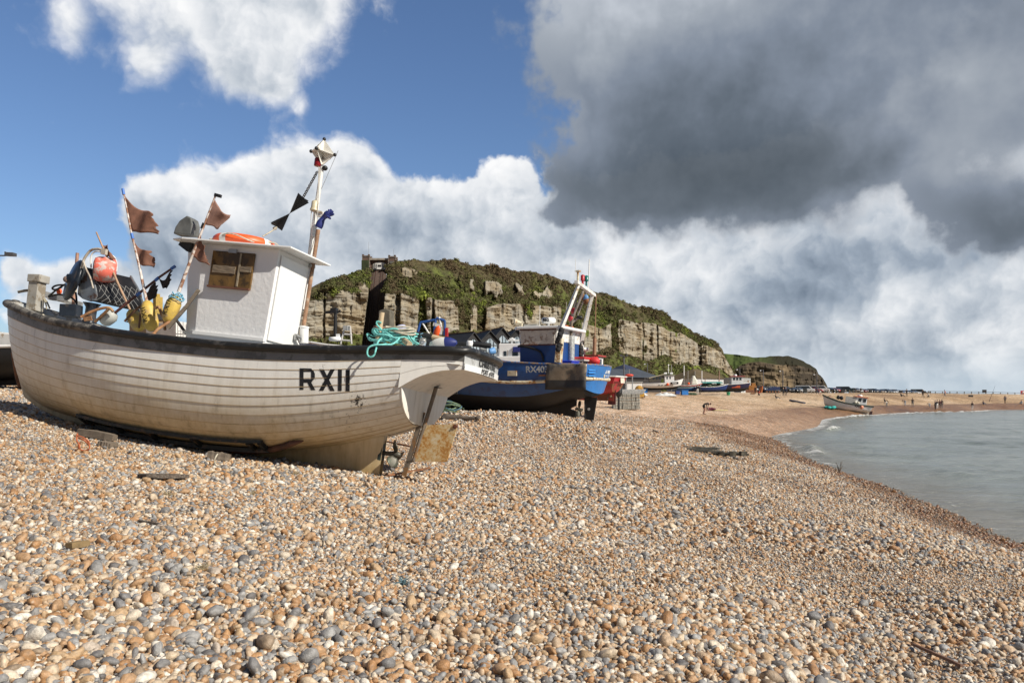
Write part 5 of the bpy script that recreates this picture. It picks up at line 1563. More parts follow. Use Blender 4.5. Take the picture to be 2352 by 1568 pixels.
# distant headland
S2 = tabf([(1600, 814), (1664, 813), (1691, 814), (1730, 820), (1758, 820.5), (1768, 818), (1811, 818), (1825, 822), (1843, 830), (1860, 836), (1875, 848), (1880, 859), (1890, 867), (1898, 882), (1901, 890), (1906, 905)])
T2 = tabf([(1600, 850), (1685, 850), (1701, 838), (1720, 832), (1745, 830), (1782, 836), (1811, 836), (1843, 840), (1860, 846), (1875, 854), (1882, 864), (1892, 874), (1899, 887), (1906, 906)])
B2 = tabf([(1600, 905), (1906, 908)])
hd2, hX, hD, hZ, hR, hK = cliff_sheet('headland', 1600, 1906, 420, S2, T2, B2, tabf([(1600, 880), (1780, 900), (1906, 1020)]), tabf([(1600, 20), (1906, 20)]), 260, 110, 2.6, 12, zb=-1, cfac=.25, jf=.35)
tag(hd2, 'far sandstone headland', kind='structure')
hm, ht, hp = nt('shaded_headland')  # cloud shadow put into the colour: dark rock patches, dark right-hand scrub
pos = N(ht, 'ShaderNodeTexCoord').outputs['Object']
na = N(ht, 'ShaderNodeAttribute', attribute_name='rock').outputs['Fac']
n_a = noise_(ht, mapping(ht, pos, (.02, .02, .22)), 1.0, 7, .65); n_b = noise_(ht, mapping(ht, pos, (.14, .14, .02)), 1.0, 6, .6); n_c = noise_(ht, pos, .012, 4, .5)
r1 = ramp(ht, [(.32, (.06, .05, .038)), (.5, (.16, .125, .085)), (.7, (.27, .215, .145))]); ht.links.new(n_a.outputs[0], r1.inputs[0])
r2 = ramp(ht, [(.36, .5), (.55, 1.05)]); ht.links.new(n_b.outputs[0], r2.inputs[0])
r3 = ramp(ht, [(.4, (.40, .40, .42)), (.6, (1.3, 1.2, 1.05))]); ht.links.new(n_c.outputs[0], r3.inputs[0])
rk = mixc(ht, 1, mixc(ht, 1, r1.outputs[0], r2.outputs[0], 'MULTIPLY'), r3.outputs[0], 'MULTIPLY')
sx = N(ht, 'ShaderNodeSeparateXYZ'); ht.links.new(pos, sx.inputs[0])
gmx = N(ht, 'ShaderNodeMapRange'); gmx.inputs[1].default_value = 295; gmx.inputs[2].default_value = 250; ht.links.new(sx.outputs[0], gmx.inputs[0])
vg = mixc(ht, gmx.outputs[0], (.028, .026, .016), (.075, .10, .03))
ht.links.new(mixc(ht, na, vg, rk), hp.inputs['Base Color']); hp.inputs['Roughness'].default_value = .95; hp.inputs['Specular IOR Level'].default_value = .1
hd2.data.materials.clear(); hd2.data.materials.append(hm)

# scrub: leafy clumps scattered over the green parts
lm, ltree, lp = nt('scrub_leaf')
loi = N(ltree, 'ShaderNodeObjectInfo')
geo = N(ltree, 'ShaderNodeNewGeometry')
ln1 = noise_(ltree, geo.outputs['Position'], .10, 5, .6)
lr = ramp(ltree, [(.26, (.105, .075, .045)), (.44, (.095, .08, .04)), (.54, (.085, .09, .034)), (.64, (.125, .145, .038)), (.77, (.21, .25, .045))])
ltree.links.new(math_(ltree, 'ADD', ln1.outputs[0], math_(ltree, 'MULTIPLY', math_(ltree, 'SUBTRACT', loi.outputs['Random'], .5), .22)), lr.inputs[0])
sxy = N(ltree, 'ShaderNodeSeparateXYZ'); ltree.links.new(geo.outputs['Position'], sxy.inputs[0])
hi_ = N(ltree, 'ShaderNodeMapRange', interpolation_type='SMOOTHSTEP'); hi_.inputs[1].default_value = 36; hi_.inputs[2].default_value = 47; ltree.links.new(sxy.outputs[2], hi_.inputs[0])
bare = math_(ltree, 'MULTIPLY', hi_.outputs[0], .5)
ltree.links.new(mixc(ltree, bare, lr.outputs[0], (.12, .085, .05)), lp.inputs['Base Color']); lp.inputs['Roughness'].default_value = .85; lp.inputs['Specular IOR Level'].default_value = .1


def bush_mesh(i, n=70):
    r_ = random.Random(100 + i); mb = MB()
    for k in range(n):
        th, ph = r_.uniform(0, 6.283), math.acos(r_.uniform(-.2, 1)); rr = r_.uniform(.55, 1.05)
        c = Vector((math.sin(ph) * math.cos(th), math.sin(ph) * math.sin(th), math.cos(ph) * .85)) * rr
        nrm = (c.normalized() + Vector((r_.uniform(-.8, .8), r_.uniform(-.8, .8), r_.uniform(-.5, .8)))).normalized()
        a = nrm.orthogonal().normalized(); b = nrm.cross(a); s = r_.uniform(.14, .3)
        mb.add([c + a * s, c + b * s * .7, c - a * s, c - b * s * .7], [(0, 1, 2, 3)])
    me = bpy.data.meshes.new('bush'); me.from_pydata(mb.v, [], mb.f); me.materials.append(lm)
    return bpy.data.objects.new('bush', me)


area_pts = []
nr_, nc_ = cX.shape
cand = rng.random((60000, 2))
ri = (cand[:, 0] * (nr_ - 2)).astype(int); ci = (cand[:, 1] * (nc_ - 1)).astype(int)
keep = (cR[ri, ci] < .3) & (cK[ri, ci] > .5) & (rng.random(60000) < np.clip(.05 + 1.5 * (fbm(cX[ri, ci] / 14, cZ[ri, ci] / 10 + cD[ri, ci] / 30, 3, 61) + .2), 0, 1))
ri, ci = ri[keep], ci[keep]
bpos = np.stack([cX[ri, ci], cD[ri, ci], cZ[ri, ci] - .1], -1)
bsz = np.exp(rng.normal(-.55, .42, len(ri)))
bme = bpy.data.meshes.new('cliff_scrub'); bme.vertices.add(len(bpos)); bme.vertices.foreach_set('co', bpos.ravel().astype(np.float32))
a_ = bme.attributes.new('rot', 'FLOAT_VECTOR', 'POINT'); a_.data.foreach_set('vector', np.stack([rng.normal(0, .2, len(bpos)), rng.normal(0, .2, len(bpos)), rng.random(len(bpos)) * 6.28], -1).ravel().astype(np.float32))
a_ = bme.attributes.new('scl', 'FLOAT', 'POINT'); a_.data.foreach_set('value', np.clip(bsz, .22, 1.9).astype(np.float32))
a_ = bme.attributes.new('pick', 'INT', 'POINT'); a_.data.foreach_set('value', rng.integers(0, 6, len(bpos)).astype(np.int32))
bme.materials.append(lm)
scrub = bpy.data.objects.new('cliff_scrub', bme); C.objects.link(scrub)
tag(scrub, 'scrub and low bushes growing over the cliff', kind='stuff')
gn_scatter(scrub, [bush_mesh(i) for i in range(6)])

# ---- cliff railway and its upper station
def gpt(px, y, lift=.12):
    """Point of the inclined track bed seen at plan pixel px, y."""
    d = 240.0
    for _ in range(30):
        z = EYE + (HY - y) / F * d; d = .5 * d + .5 * float(G_D(z))
    return at(px, y, d - lift)
rw_ = thing('cliff_railway', 'steep twin-track cliff railway climbing a dark cutting', 'railway', tuple(gpt(853, 792)))
ro = rw_.location.copy()
BED = mat('track_bed', (.085, .055, .042), .9, vs=1.2, var=.4, bump=.4, bs=4)
RAIL = mat('rail_iron', (.06, .022, .016), .6, vs=2)
def rail_part(mb, n_, m_, lab=None):
    o = mb.build(n_, m_, rw_); o.location = -ro; return o
ys_ = [618 + (796 - 618) * i / 30 for i in range(31)]
rows = [[gpt(float(G_XC(y)) + f * float(G_HW(y)) * .97, y, .25) for f in (-1, -.5, 0, .5, 1)] for y in ys_]
rail_part(MB().grid(rows, 0, False), 'track_bed', BED)
for f in (-.62, -.36, .30, .56):
    rail_part(MB().tube([gpt(float(G_XC(y)) + f * float(G_HW(y)), y, .5) for y in ys_], .12, 5), 'rail', RAIL)
mb = MB()
for i in range(95):
    y = 620 + 172 * (i / 95) ** 1.0
    for f0, f1 in ((-.74, -.24), (.18, .68)):
        mb.bar(gpt(float(G_XC(y)) + f0 * float(G_HW(y)), y, .36), gpt(float(G_XC(y)) + f1 * float(G_HW(y)), y, .36), .22, .2)
rail_part(mb, 'sleepers', mat('sleeper', (.16, .125, .10), .9, vs=3, var=.3))['kind'] = 'stuff'

BRK = mat('station_brick', (.12, .075, .055), .9, vs=.8, var=.25, bump=.3, bs=5)
IVY = mat('station_ivy', (.03, .04, .014), .9, vs=1.5, var=.5, bump=.8, bs=3)
QUO = mat('quoin_stone', (.36, .34, .30), .9, vs=1)
dS = 269.0
P = lambda ix, iy, d=dS: at(ix / 6.583 + 701, iy / 6.583 + 564.9, d)
st = thing('cliff_lift_station', 'brick cliff lift station with two battlemented towers and arched white gate on the cliff top', 'station', tuple(P(1120, 400)))
so_ = st.location.copy()
def sp_(mb, n_, m_, par=None, **k):
    o = mb.build(n_, m_, par or st, **k)
    if not par: o.location = -so_
    return o
def ibox(mb, x0, y0, x1, y1, d0, d1, m_=0):
    a, b = P(x0, y1, dS), P(x1, y0, dS)
    return mb.box(((a.x + b.x) / 2, dS + (d0 + d1) / 2, (a.z + b.z) / 2), (b.x - a.x, d1 - d0, b.z - a.z), None, m_)
for (x0, x1, yt, yb_, ivy_) in ((868, 982, 150, 440, 1), (1262, 1374, 160, 430, 0)):
    tw = sp_(ibox(MB(), x0, yt, x1, yb_, -1.0, 4.0), 'tower', BRK)
    mb = MB()
    for a, b in ((x0, x0 + 26), (x1 - 26, x1)):
        ibox(mb, a, yt - 16, b, yt + .5, -1.1, -.2); ibox(mb, a, yt - 16, b, yt + .5, 3.2, 4.1)
    sp_(mb, 'battlements', BRK, tw)['kind'] = 'stuff'
    mb = MB()
    for a in (x0 - 1, x1 - 7):
        for k in range(12): ibox(mb, a, yt + 10 + k * 20, a + (9 if k % 2 else 6), yt + 20 + k * 20, -1.12, -.9)
    sp_(mb, 'quoins', QUO, tw)['kind'] = 'stuff'
    sp_(ibox(MB(), x0 - 6, yt + 14, x1 + 6, yt + 18, -1.2, 4.2), 'string_course', QUO, tw)
    if ivy_: sp_(ibox(MB(), x0 - 8, yt + 72, x1 - 8, yb_, -1.3, -.85), 'ivy', IVY, tw, bevel=.2)
    else:
        f_ = sp_(ibox(MB(), 1286, 238, 1342, 284, -1.1, -.9), 'window', mat('window_dark', (.05, .05, .06), .2), tw)
        mb = MB()
        for k in range(5): ibox(mb, 1286 + k * 13, 236, 1289 + k * 13, 286, -1.16, -1.08)
        sp_(mb, 'mullions', QUO, f_)
    tp = P((x0 + x1) / 2 + 35 * (1 if ivy_ else .6), yt - 16)
    sp_(MB().tube([tp, tp + Vector((0, 0, 4.2 if ivy_ else 2.2))], .05, 5), 'aerial', STEEL, tw)
ctr = sp_(ibox(ibox(MB(), 982, 210, 1262, 400, .6, 3), 982, 186, 1262, 214, -.4, 3.2, 1), 'gatehouse', [BRK, mat('gatehouse_fascia', (.30, .26, .21), .8, vs=1)])
arc = [(-1, 0)] + [(math.cos(math.pi - i * math.pi / 14), .38 * math.sin(math.pi - i * math.pi / 14)) for i in range(15)] + [(1, 0)]
a0, b0 = P(1020, 285), P(1222, 285); hw_ = (b0.x - a0.x) / 2; cx_ = (a0.x + b0.x) / 2; bz_ = P(1120, 350).z
def arch_poly(k, z0): return [(-hw_ * k, z0)] + [(p[0] * hw_ * k, a0.z + p[1] * hw_ * k * 1.2) for p in arc[1:-1]] + [(hw_ * k, z0)]
sp_(MB().prism(arch_poly(1.0, bz_), (cx_, dS + .55, 0), (1, 0, 0), (0, 0, 1), .2), 'arch', QUO, ctr)
gt_ = sp_(MB().prism(arch_poly(.82, bz_), (cx_, dS + .33, 0), (1, 0, 0), (0, 0, 1), .12), 'gate', mat('gate_white', (.68, .66, .62), .6, vs=1), ctr)
mb = MB()
for gx0 in (1046, 1158):
    for r_ in range(5):
        for c_ in range(2): ibox(mb, gx0 + c_ * 22, 272 + r_ * 15, gx0 + c_ * 22 + 13, 281 + r_ * 15, .14, .22)
ibox(mb, 1098, 282, 1150, 312, .14, .22)
sp_(mb, 'gate_openings', mat('gate_dark', (.03, .03, .03), .7), gt_)['kind'] = 'stuff'
for gx0 in (1040, 1150):
    sp_(ibox(MB(), gx0, 345, gx0 + 38, 368, -.6, .6), 'track_mouth', mat('mouth_dark', (.012, .012, .012), .9), ctr)
# ================================================================== other boats on the shingle
def gen_hull(mb, XA, x0, x1, ZS, ZR, WB, bands, n_mid=2.6, n_bow=1.5, ns=26, nv=14, rake=0, sub=(0, 0)):
    """Both sides and the flat stern of a round-bilged hull. bands: (upper v limit, material)."""
    zs, zr, wb = sp_tab(ZS), sp_tab(ZR), sp_tab(WB)
    xe_ = lambda v: x0 + (x1 - x0) * v ** .7
    vs = sorted(set([i / nv for i in range(nv + 1)] + [b[0] for b in bands]))
    def pt(s, v):
        xa = XA - rake * v
        x = xa + s * (xe_(v) - xa); xt = xa + s * (xe_(1) - xa)
        n = n_mid - (n_mid - n_bow) * max(0, (s - .5) / .5) ** 1.2
        y = lerp_tab(wb, xt) * (1 - (1 - v) ** n) ** (1 / n)
        z = lerp_tab(zr, XA + s * (xe_(0) - XA)) * (1 - v) + lerp_tab(zs, xt) * v
        return Vector((x, y, z))
    ss = [1 - (1 - i / ns) ** 1.4 for i in range(ns + 1)]
    mof = lambda v: next(m for lim, m in bands if v <= lim + 1e-6)
    rows = [[pt(s, v) for s in ss] for v in vs]
    ms = [mof((a + b) / 2) for a, b in zip(vs, vs[1:])]
    mb.grid(rows[::-1], ms[::-1]); mb.grid(fl(rows[::-1]), ms[::-1])
    for (a, b), m_ in zip(zip(vs, vs[1:]), ms):
        p, q = pt(0, a), pt(0, b)
        mb.add([p, q, Vector((q.x, -q.y, q.z)), Vector((p.x, -p.y, p.z))], [(0, 1, 2, 3)], m_)
    return pt


# ------------------------------------------------ the blue trawler
M2 = boat_matrix(1321.3, 962.6, 36, 25, .5, 0)
def E_(x, y, pl, axis=1): return local_of(M2, x / 3.84 + 952.8, y / 3.84 + 578.5, pl, axis)
BLUE = mat('hull_blue_shaded', (.016, .078, .26), .38, vs=1.5, var=.12, wear=(.018, .055, .18), wearamt=.3, ws=2)  # darkened blue, the shade on the hull side is put into the colour
BLKH = mat('hull_black', (.010, .010, .011), .6, vs=2, var=.3)
CREAM = mat('fender_cream', (.62, .55, .40), .6, vs=3, wear=(.38, .20, .07), wearamt=.3, ws=4)
TARN = mat('tarnished_sheet', (.20, .165, .125), .42, metal=.35, vs=1.6, var=.4, wear=(.10, .09, .08), wearamt=.45, ws=2)
r2 = thing('trawler', 'blue and black trawler numbered RX403 with white gantry, stern rounded', 'fishing boat')
r2.matrix_world = M2
mb = MB()
pt2_ = gen_hull(mb, -.75, 7.6, 8.9, [(-1.3, 2.30), (.5, 2.32), (2.4, 2.42), (5, 2.7), (9, 3.4)], [(-1.3, 1.0), (-.2, .88), (1, .5), (2.5, .3), (6, .4), (7.6, .9), (9, 1.6)],
                [(-1.3, 1.62), (0, 1.85), (2, 2.0), (4, 2.0), (6, 1.7), (7.6, .95), (8.9, 0)], [(.30, 1), (1, 0)], 2.5, 1.4, rake=.32)
hull2 = mb.build('hull', [BLUE, BLKH], r2)
mb = MB()
for sd in (1, -1):
    mb.tube([Vector((p.x, sd * (p.y + .02), p.z)) for p in [pt2_(s, .585 + .03 * s) for s in [.0, .06, .15, .25, .35, .5, .65, .8, .92]]], .07, 8)
mb.tube([Vector((pt2_(0, .585).x - .03 - .16 * (1 - (f) ** 2), f * pt2_(0, .585).y, pt2_(0, .585).z)) for f in [-1, -.75, -.5, -.25, 0, .25, .5, .75, 1]], .085, 10)
mb.build('rubbing_strake', CREAM, r2)
mb = MB()          # rounded stern plating
rows = []
for v in (.28, .4, .5, .62, .75, .88, 1):
    p = pt2_(0, v); rows.append([Vector((p.x - .24 * (1 - abs(f) ** 2.2) - .01, f * p.y, p.z + (.0 if v > .3 else -.22 * (1 - f * f)))) for f in [1 - i / 8 for i in range(17)]])
mb.grid(rows)
mb.build('stern_plating', mat('stern_blue_lit', (.035, .17, .46), .4, vs=2, var=.08, wear=(.04, .13, .36), wearamt=.2), r2)  # lighter copy of the hull blue, sunlight on the stern painted in
mb = MB()
for z in (2.08, 1.97, 1.84):
    p = pt2_(0, .8); mb.tube([Vector((p.x - .1, 1.45, z)), Vector((p.x - .19, .9, z + .01))], .03, 6)
mb.build('stern_ribs', mat('stern_rib', (.05, .27, .66), .4), r2)
MB().box((pt2_(0, .7).x - .24, -.25, 1.9), (.03, .14, .18)).build('freeing_port', CREAM, r2)
mb = MB()
mb.tube([Vector((p.x, p.y, p.z + .02)) for p in [pt2_(s, 1) for s in [0, .1, .2, .35, .5, .7, .85, 1]]], .035, 6)
mb.tube([Vector((p.x, -p.y, p.z + .02)) for p in [pt2_(s, 1) for s in [0, .1, .2, .35, .5, .7, .85, 1]]], .035, 6)
mb.tube([Vector((pt2_(0, 1).x - .24 * (1 - abs(f) ** 2.2), f * 1.6, 2.32)) for f in [-1, -.6, -.3, 0, .3, .6, 1]], .035, 6)
mb.build('rail', mat('rail_rust', (.30, .20, .12), .7, vs=4, var=.4, wear=(.05, .15, .4), wearamt=.4), r2)
MB().grid([[Vector((x, y, 1.75)) for x in (-1, 7.2)] for y in (1.6, -1.6)][::-1], 0, False).build('deck', GREYP, r2)
# keel, skeg, propeller, rudder
MB().prism([(0, 0), (-.04, .35), (.25, .45), (-.03, .60), (-.05, .92), (1, .60), (3, .36), (6.5, .5), (6.5, .25), (5, .1), (2, .0)], (0, .09, 0), (1, 0, 0), (0, 0, 1), .18).build('keel', BLKH, r2)
pp_ = MB().lathe([(.05, 0), (.05, .2), (.001, .25)], 8, axis_matrix((0, 0, .45), (-1, 0, 0))).build('propeller', BRONZE, r2)
for k in range(4):
    a = R(15 + 90 * k); rows = []
    for f in (0, .3, .6, .85, 1):
        r_ = .05 + .33 * f; wd = (.05, .11, .13, .09, .015)[(0, .3, .6, .85, 1).index(f)]
        rows.append([Vector((-.17 + g * wd * .75, r_ * math.cos(a) - g * wd * .6 * math.sin(a), .45 + r_ * math.sin(a) + g * wd * .6 * math.cos(a))) for g in (-1, 0, 1)])
    MB().grid(rows).build('blade', BRONZE, pp_, solid=.02)
rd_ = MB().prism([(-.46, .95), (-1.0, .95), (-.84, -.02), (-.42, -.05)], (0, .035, 0), (1, 0, 0), (0, 0, 1), .07).build('rudder', BLKH, r2, bevel=.01)
MB().lathe([(.06, 0), (.06, .02)], 12, axis_matrix((-.63, .036, .45), (0, 1, 0))).build('anode', mat('zinc', (.6, .6, .58), .5), rd_)
MB().tube([(-.47, 0, -.06), (-.45, 0, 1.1)], .05, 8).build('stock', BLKH, rd_)
# hanging rubber and steel sheet over the quarter
mb = MB(); rows = []; rr_ = random.Random(3)
for j in range(9):
    v = j / 8; row = []
    for i in range(13):
        u = i / 12; s = .22 * (1 - u)
        p = pt2_(max(0, s), 1 - .0 * v)
        x = .52 - 1.70 * u + .10 * v * (1 - u); z = 2.33 - 1.06 * v
        row.append(Vector((x, 1.93 - .12 * u + .05 * math.sin(5 * u + 3 * v) + rr_.uniform(-.018, .018) + (.10 if x < -.8 else 0), z)))
    rows.append(row)
mb.grid(rows[::-1], [1, 1, 1, 0, 0, 0, 0, 0])
mb.build('quarter_sheet', [TARN, mat('sheet_black', (.025, .025, .026), .5, vs=3, var=.4)], r2, solid=.03)
lw2 = lambda z0, x0: (lambda q: Vector((x0 - q.x, (lambda s: pt2_(s, .83 + q.y * .6).y)(max(.0, ((x0 - q.x) + 1.0) / 9.8)) + .035, z0 + q.y)))
WL = mat('lettering_white', (.72, .72, .68), .6, vs=6, var=.2)
text_mesh('RX403', .36, None, WL, r2, 'registration_lettering', warp=lw2(2.10, .98), bold=.012, xscale=1.0)
sw = lambda z0: (lambda q: Vector((pt2_(0, .85).x - .26 + .14 * abs(q.x) - q.z, -q.x - .55, z0 + q.y)))
text_mesh('JACK HENRY', .19, None, WL, r2, 'name_lettering', warp=sw(2.05), bold=.006, xscale=.85)
text_mesh('PORT OF RYE', .10, None, WL, r2, 'port_lettering', warp=sw(1.88), xscale=.8)
for (x, w_, z) in ((2.1, .42, 1.95), (3.1, .42, 1.98)):
    MB().box((x, pt2_((x + 1) / 9.8, .75).y + .02, z), (w_, .05, .22)).build('scupper_plate', CREAM, r2)
MB().box((.72, 1.95, 1.86), (.35, .06, .07)).build('side_vent', mat('vent_rust', (.14, .06, .03), .7, vs=8, var=.5), r2)
# wheelhouse
HX0, HX1 = .30, 1.98
hs = MB().box(((HX0 + HX1) / 2, .15, 2.72), (HX1 - HX0, 2.7, 1.2)).build('wheelhouse', mat('house_blue', (.008, .05, .20), .4, vs=2, var=.1), r2, bevel=.02)
MB().box(((HX0 + HX1) / 2, .15, 3.57), (HX1 - HX0 + .06, 2.76, .54)).build('upper_house', WHITEW, hs, bevel=.03)
MB().prism([(HX0 - .28, -1.35), (HX0 - .3, 1.3), (HX0 - .1, 1.62), (HX1 + .1, 1.64), (HX1 + .35, 1.3), (HX1 + .35, -1.3)], (0, 0, 3.83), (1, 0, 0), (0, 1, 0), .12).build('roof', WHITE, hs, bevel=.03)
MB().box(((HX0 + HX1) / 2, 1.54, 3.47), (1.55, .03, .60)).build('side_panel', mat('peeling_panel', (.60, .55, .48), .75, vs=4, var=.12, wear=(.26, .17, .12), wearamt=.30, ws=5), hs, bevel=.01)
MB().box(((HX0 + HX1) / 2, 1.545, 3.80), (1.66, .04, .05)).box(((HX0 + HX1) / 2, 1.545, 3.16), (1.66, .04, .05)).build('panel_frame', mat('frame_rust', (.12, .045, .03), .7, vs=6, var=.4), hs)
MB().box((HX0 - .02, -.25, 3.1), (.03, .62, 1.35)).build('door', WHITE, hs, bevel=.01)
MB().box((HX0 - .035, -.25, 3.4), (.02, .32, .35)).build('door_window', mat('pane_dark', (.03, .04, .05), .1), hs)
MB().tube(smooth_pts([(2.05, 1.53, 3.1), (1.9, 1.56, 3.12), (1.5, 1.56, 3.05), (1.0, 1.56, 2.85), (.85, 1.56, 2.45)], 5), .045, 8).build('hose', BLACK, hs)
rdm = MB().lathe([(.08, 0), (.05, .12), (.05, .2), (.28, .22), (.32, .28), (.32, .40), (.26, .47), (.001, .49)], 20, Matrix.Translation((1.2, .2, 3.95))).build('radar_dome', WHITE, hs)
text_mesh('B&G', .17, None, BLACK, rdm, 'lettering', warp=lambda q: Vector((1.2 - .325 * math.sin(q.x / .33 - .05), .2 + .325 * math.cos(q.x / .33 - .05), 4.29 + q.y)), bold=.008)
MB().box((1.75, .6, 4.02), (.6, .9, .14), (0, 0, .1)).build('roof_hatch', mat('hatch_grey', (.40, .39, .35), .5), hs)
MB().lathe([(.05, 0), (.09, .16), (.14, .3)], 12, axis_matrix((2.1, 1.1, 4.15), (.8, .5, .15))).box((2.12, 1.1, 4.02), (.12, .12, .2)).build('horn', CREAM, hs)
MB().tube([(.5 + .22 * math.cos(a), -.2 + .3 * math.sin(a), 4.02) for a in [i * .5 for i in range(12)]], .055, 8).build('roof_lifebuoy', ORANGE, hs)
# exhaust, gantry
MB().tube([(.22, .02, 1.8), (.22, .02, 3.62)], .16, 16).build('exhaust_guard', mat('perforated', (.5, .5, .48), .45, metal=.5, vs=26, var=.6), r2)
MB().tube(smooth_pts([(.22, .02, 3.6), (.20, .0, 4.2), (.10, -.1, 4.6), (-.1, -.15, 5.0)], 4), .07, 8).build('exhaust_pipe', RSTEEL, r2)
ga = thing  # gantry: one welded frame of the boat
g1, g2 = E_(1445, 290, .9), E_(1565, 378, -.9)
lp0, lp1, ls0, ls1 = E_(1265, 975, 1.8), E_(1283, 690, 1.7), E_(1462, 950, -1.5), E_(1465, 800, -1.6)
gan = MB().bar(lp1, g1, .19, .13, taper=.75).build('gantry', WHITEW, r2, bevel=.01)
MB().bar(ls1, g2, .19, .13, taper=.75).bar(ls0, ls1, .22, .2).build('gantry_leg', WHITEW, gan, bevel=.01)
MB().bar(g1 + Vector((0, .3, .08)), g2 + Vector((0, -.25, .0)), .17, .14).build('gantry_beam', WHITEW, gan, bevel=.01)
MB().bar(lp0, lp1 + Vector((0, 0, -.35)), .26, .24).build('gantry_foot', CREAM, gan)
rr_ = random.Random(8)
for b, t_ in ((lp0 + Vector((0, 0, .55)), lp1 + Vector((0, 0, -.0))), (ls0, ls1 + Vector((0, 0, .0)))):
    mb = MB()
    for k in range(9): mb.ell(b + (t_ - b) * (k / 8) + Vector((rr_.uniform(-.06, .06), rr_.uniform(-.02, .1), 0)), (.13, .13, .13), 7, 5, jit=.3)
    mb.build('wrapped_net', mat('black_net', (.018, .018, .02), .9, vs=9, var=.6, wear=(.16, .06, .02), wearamt=.1), gan)
gm_ = (g1 + g2) / 2
mb = MB()
mb.bar(gm_ + Vector((0, .3, -.1)), E_(1400, 560, 0), .09, .06).bar(gm_ + Vector((0, -.1, -.1)), E_(1435, 560, -.1), .06, .05)
mb.tube([E_(1430, 400, 0), E_(1395, 530, 0), E_(1370, 640, 0)], .05, 6).tube([E_(1370, 640, 0), E_(1440, 580, -.1)], .05, 6)
mb.build('derrick', mat('derrick_grey', (.33, .29, .26), .6, vs=5, var=.3), gan)
for (x, y, m_) in ((1476, 395, RUST), (1510, 428, RUST), (1508, 408, mat('block_blue', (.1, .25, .5), .5)), (1373, 585, mat('lamp_red', (.4, .03, .04), .4)), (1400, 522, mat('lamp_red', (.4, .03, .04), .4))):
    MB().ell(E_(x, y, 0), (.13, .09, .16), 10, 8).build('block', m_, gan)
MB().ell(E_(1450, 578, -.1), (.16, .1, .09), 10, 6).tube([E_(1378, 610, 0), E_(1445, 580, -.1)], .03, 6).build('floodlight', BLACK, gan)
tw_ = [E_(1437, 270, .7), E_(1480, 285, .3), E_(1512, 300, 0)]
MB().tube([tw_[0], tw_[0] + Vector((0, 0, .45))], .05, 8).box(tw_[0] + Vector((0, 0, .48)), (.2, .2, .06)).build('top_lamp', CREAM, gan)
MB().tube([tw_[1], tw_[1] + Vector((0, 0, .15))], .05, 8).lathe([(.09, .15), (.09, .38), (.001, .42)], 10, Matrix.Translation(tw_[1])).build('red_light', mat('lamp_red', (.4, .03, .04), .4), gan)
MB().tube([tw_[2], tw_[2] + Vector((0, 0, .2))], .04, 8).lathe([(.11, .2), (.11, .42), (.001, .46)], 10, Matrix.Translation(tw_[2])).build('green_light', mat('lamp_green', (.01, .14, .12), .3), gan)
MB().tube([E_(1530, 325, -.3), E_(1540, 65, -.3)], .025, 6).tube([E_(1418, 290, .9), E_(1418, 60, .9)], .012, 5).build('whip_aerial', WHITE, gan)
fbx = On(M2, 'fish_box', 'red plastic fish box on the stern of the blue trawler', 'fish box', E_(1480, 975, -.9))
mb = MB(); c_ = E_(1480, 962, -.9)
mb.box(c_ + Vector((0, 0, .12)), (.5, .85, .10)).box(c_ + Vector((0, 0, .04)), (.46, .8, .10), None, 1)
fbx.part(mb, 'box', [mat('box_red', (.55, .03, .03), .5, vs=5), mat('box_pale', (.6, .5, .45), .6)], bevel=.015)
fb2 = On(M2, 'fish_box', 'deep blue plastic fish box beside the exhaust of the blue trawler', 'fish box', E_(1360, 975, .3))
fb2.part(MB().box(E_(1358, 972, .3), (.6, .9, .12)).box(E_(1358, 966, .3), (.66, .96, .04)), 'box', mat('box_blue', (.03, .05, .5), .5), bevel=.01)
fb3 = On(M2, 'red_bundle', 'red tarpaulin bundle at the stern corner of the blue trawler', 'bundle', E_(1570, 975, -1.2))
fb3.part(MB().ell(E_(1580, 968, -1.3), (.3, .22, .22), 10, 7, jit=.25), 'cloth', mat('bundle_red', (.6, .03, .03), .6))


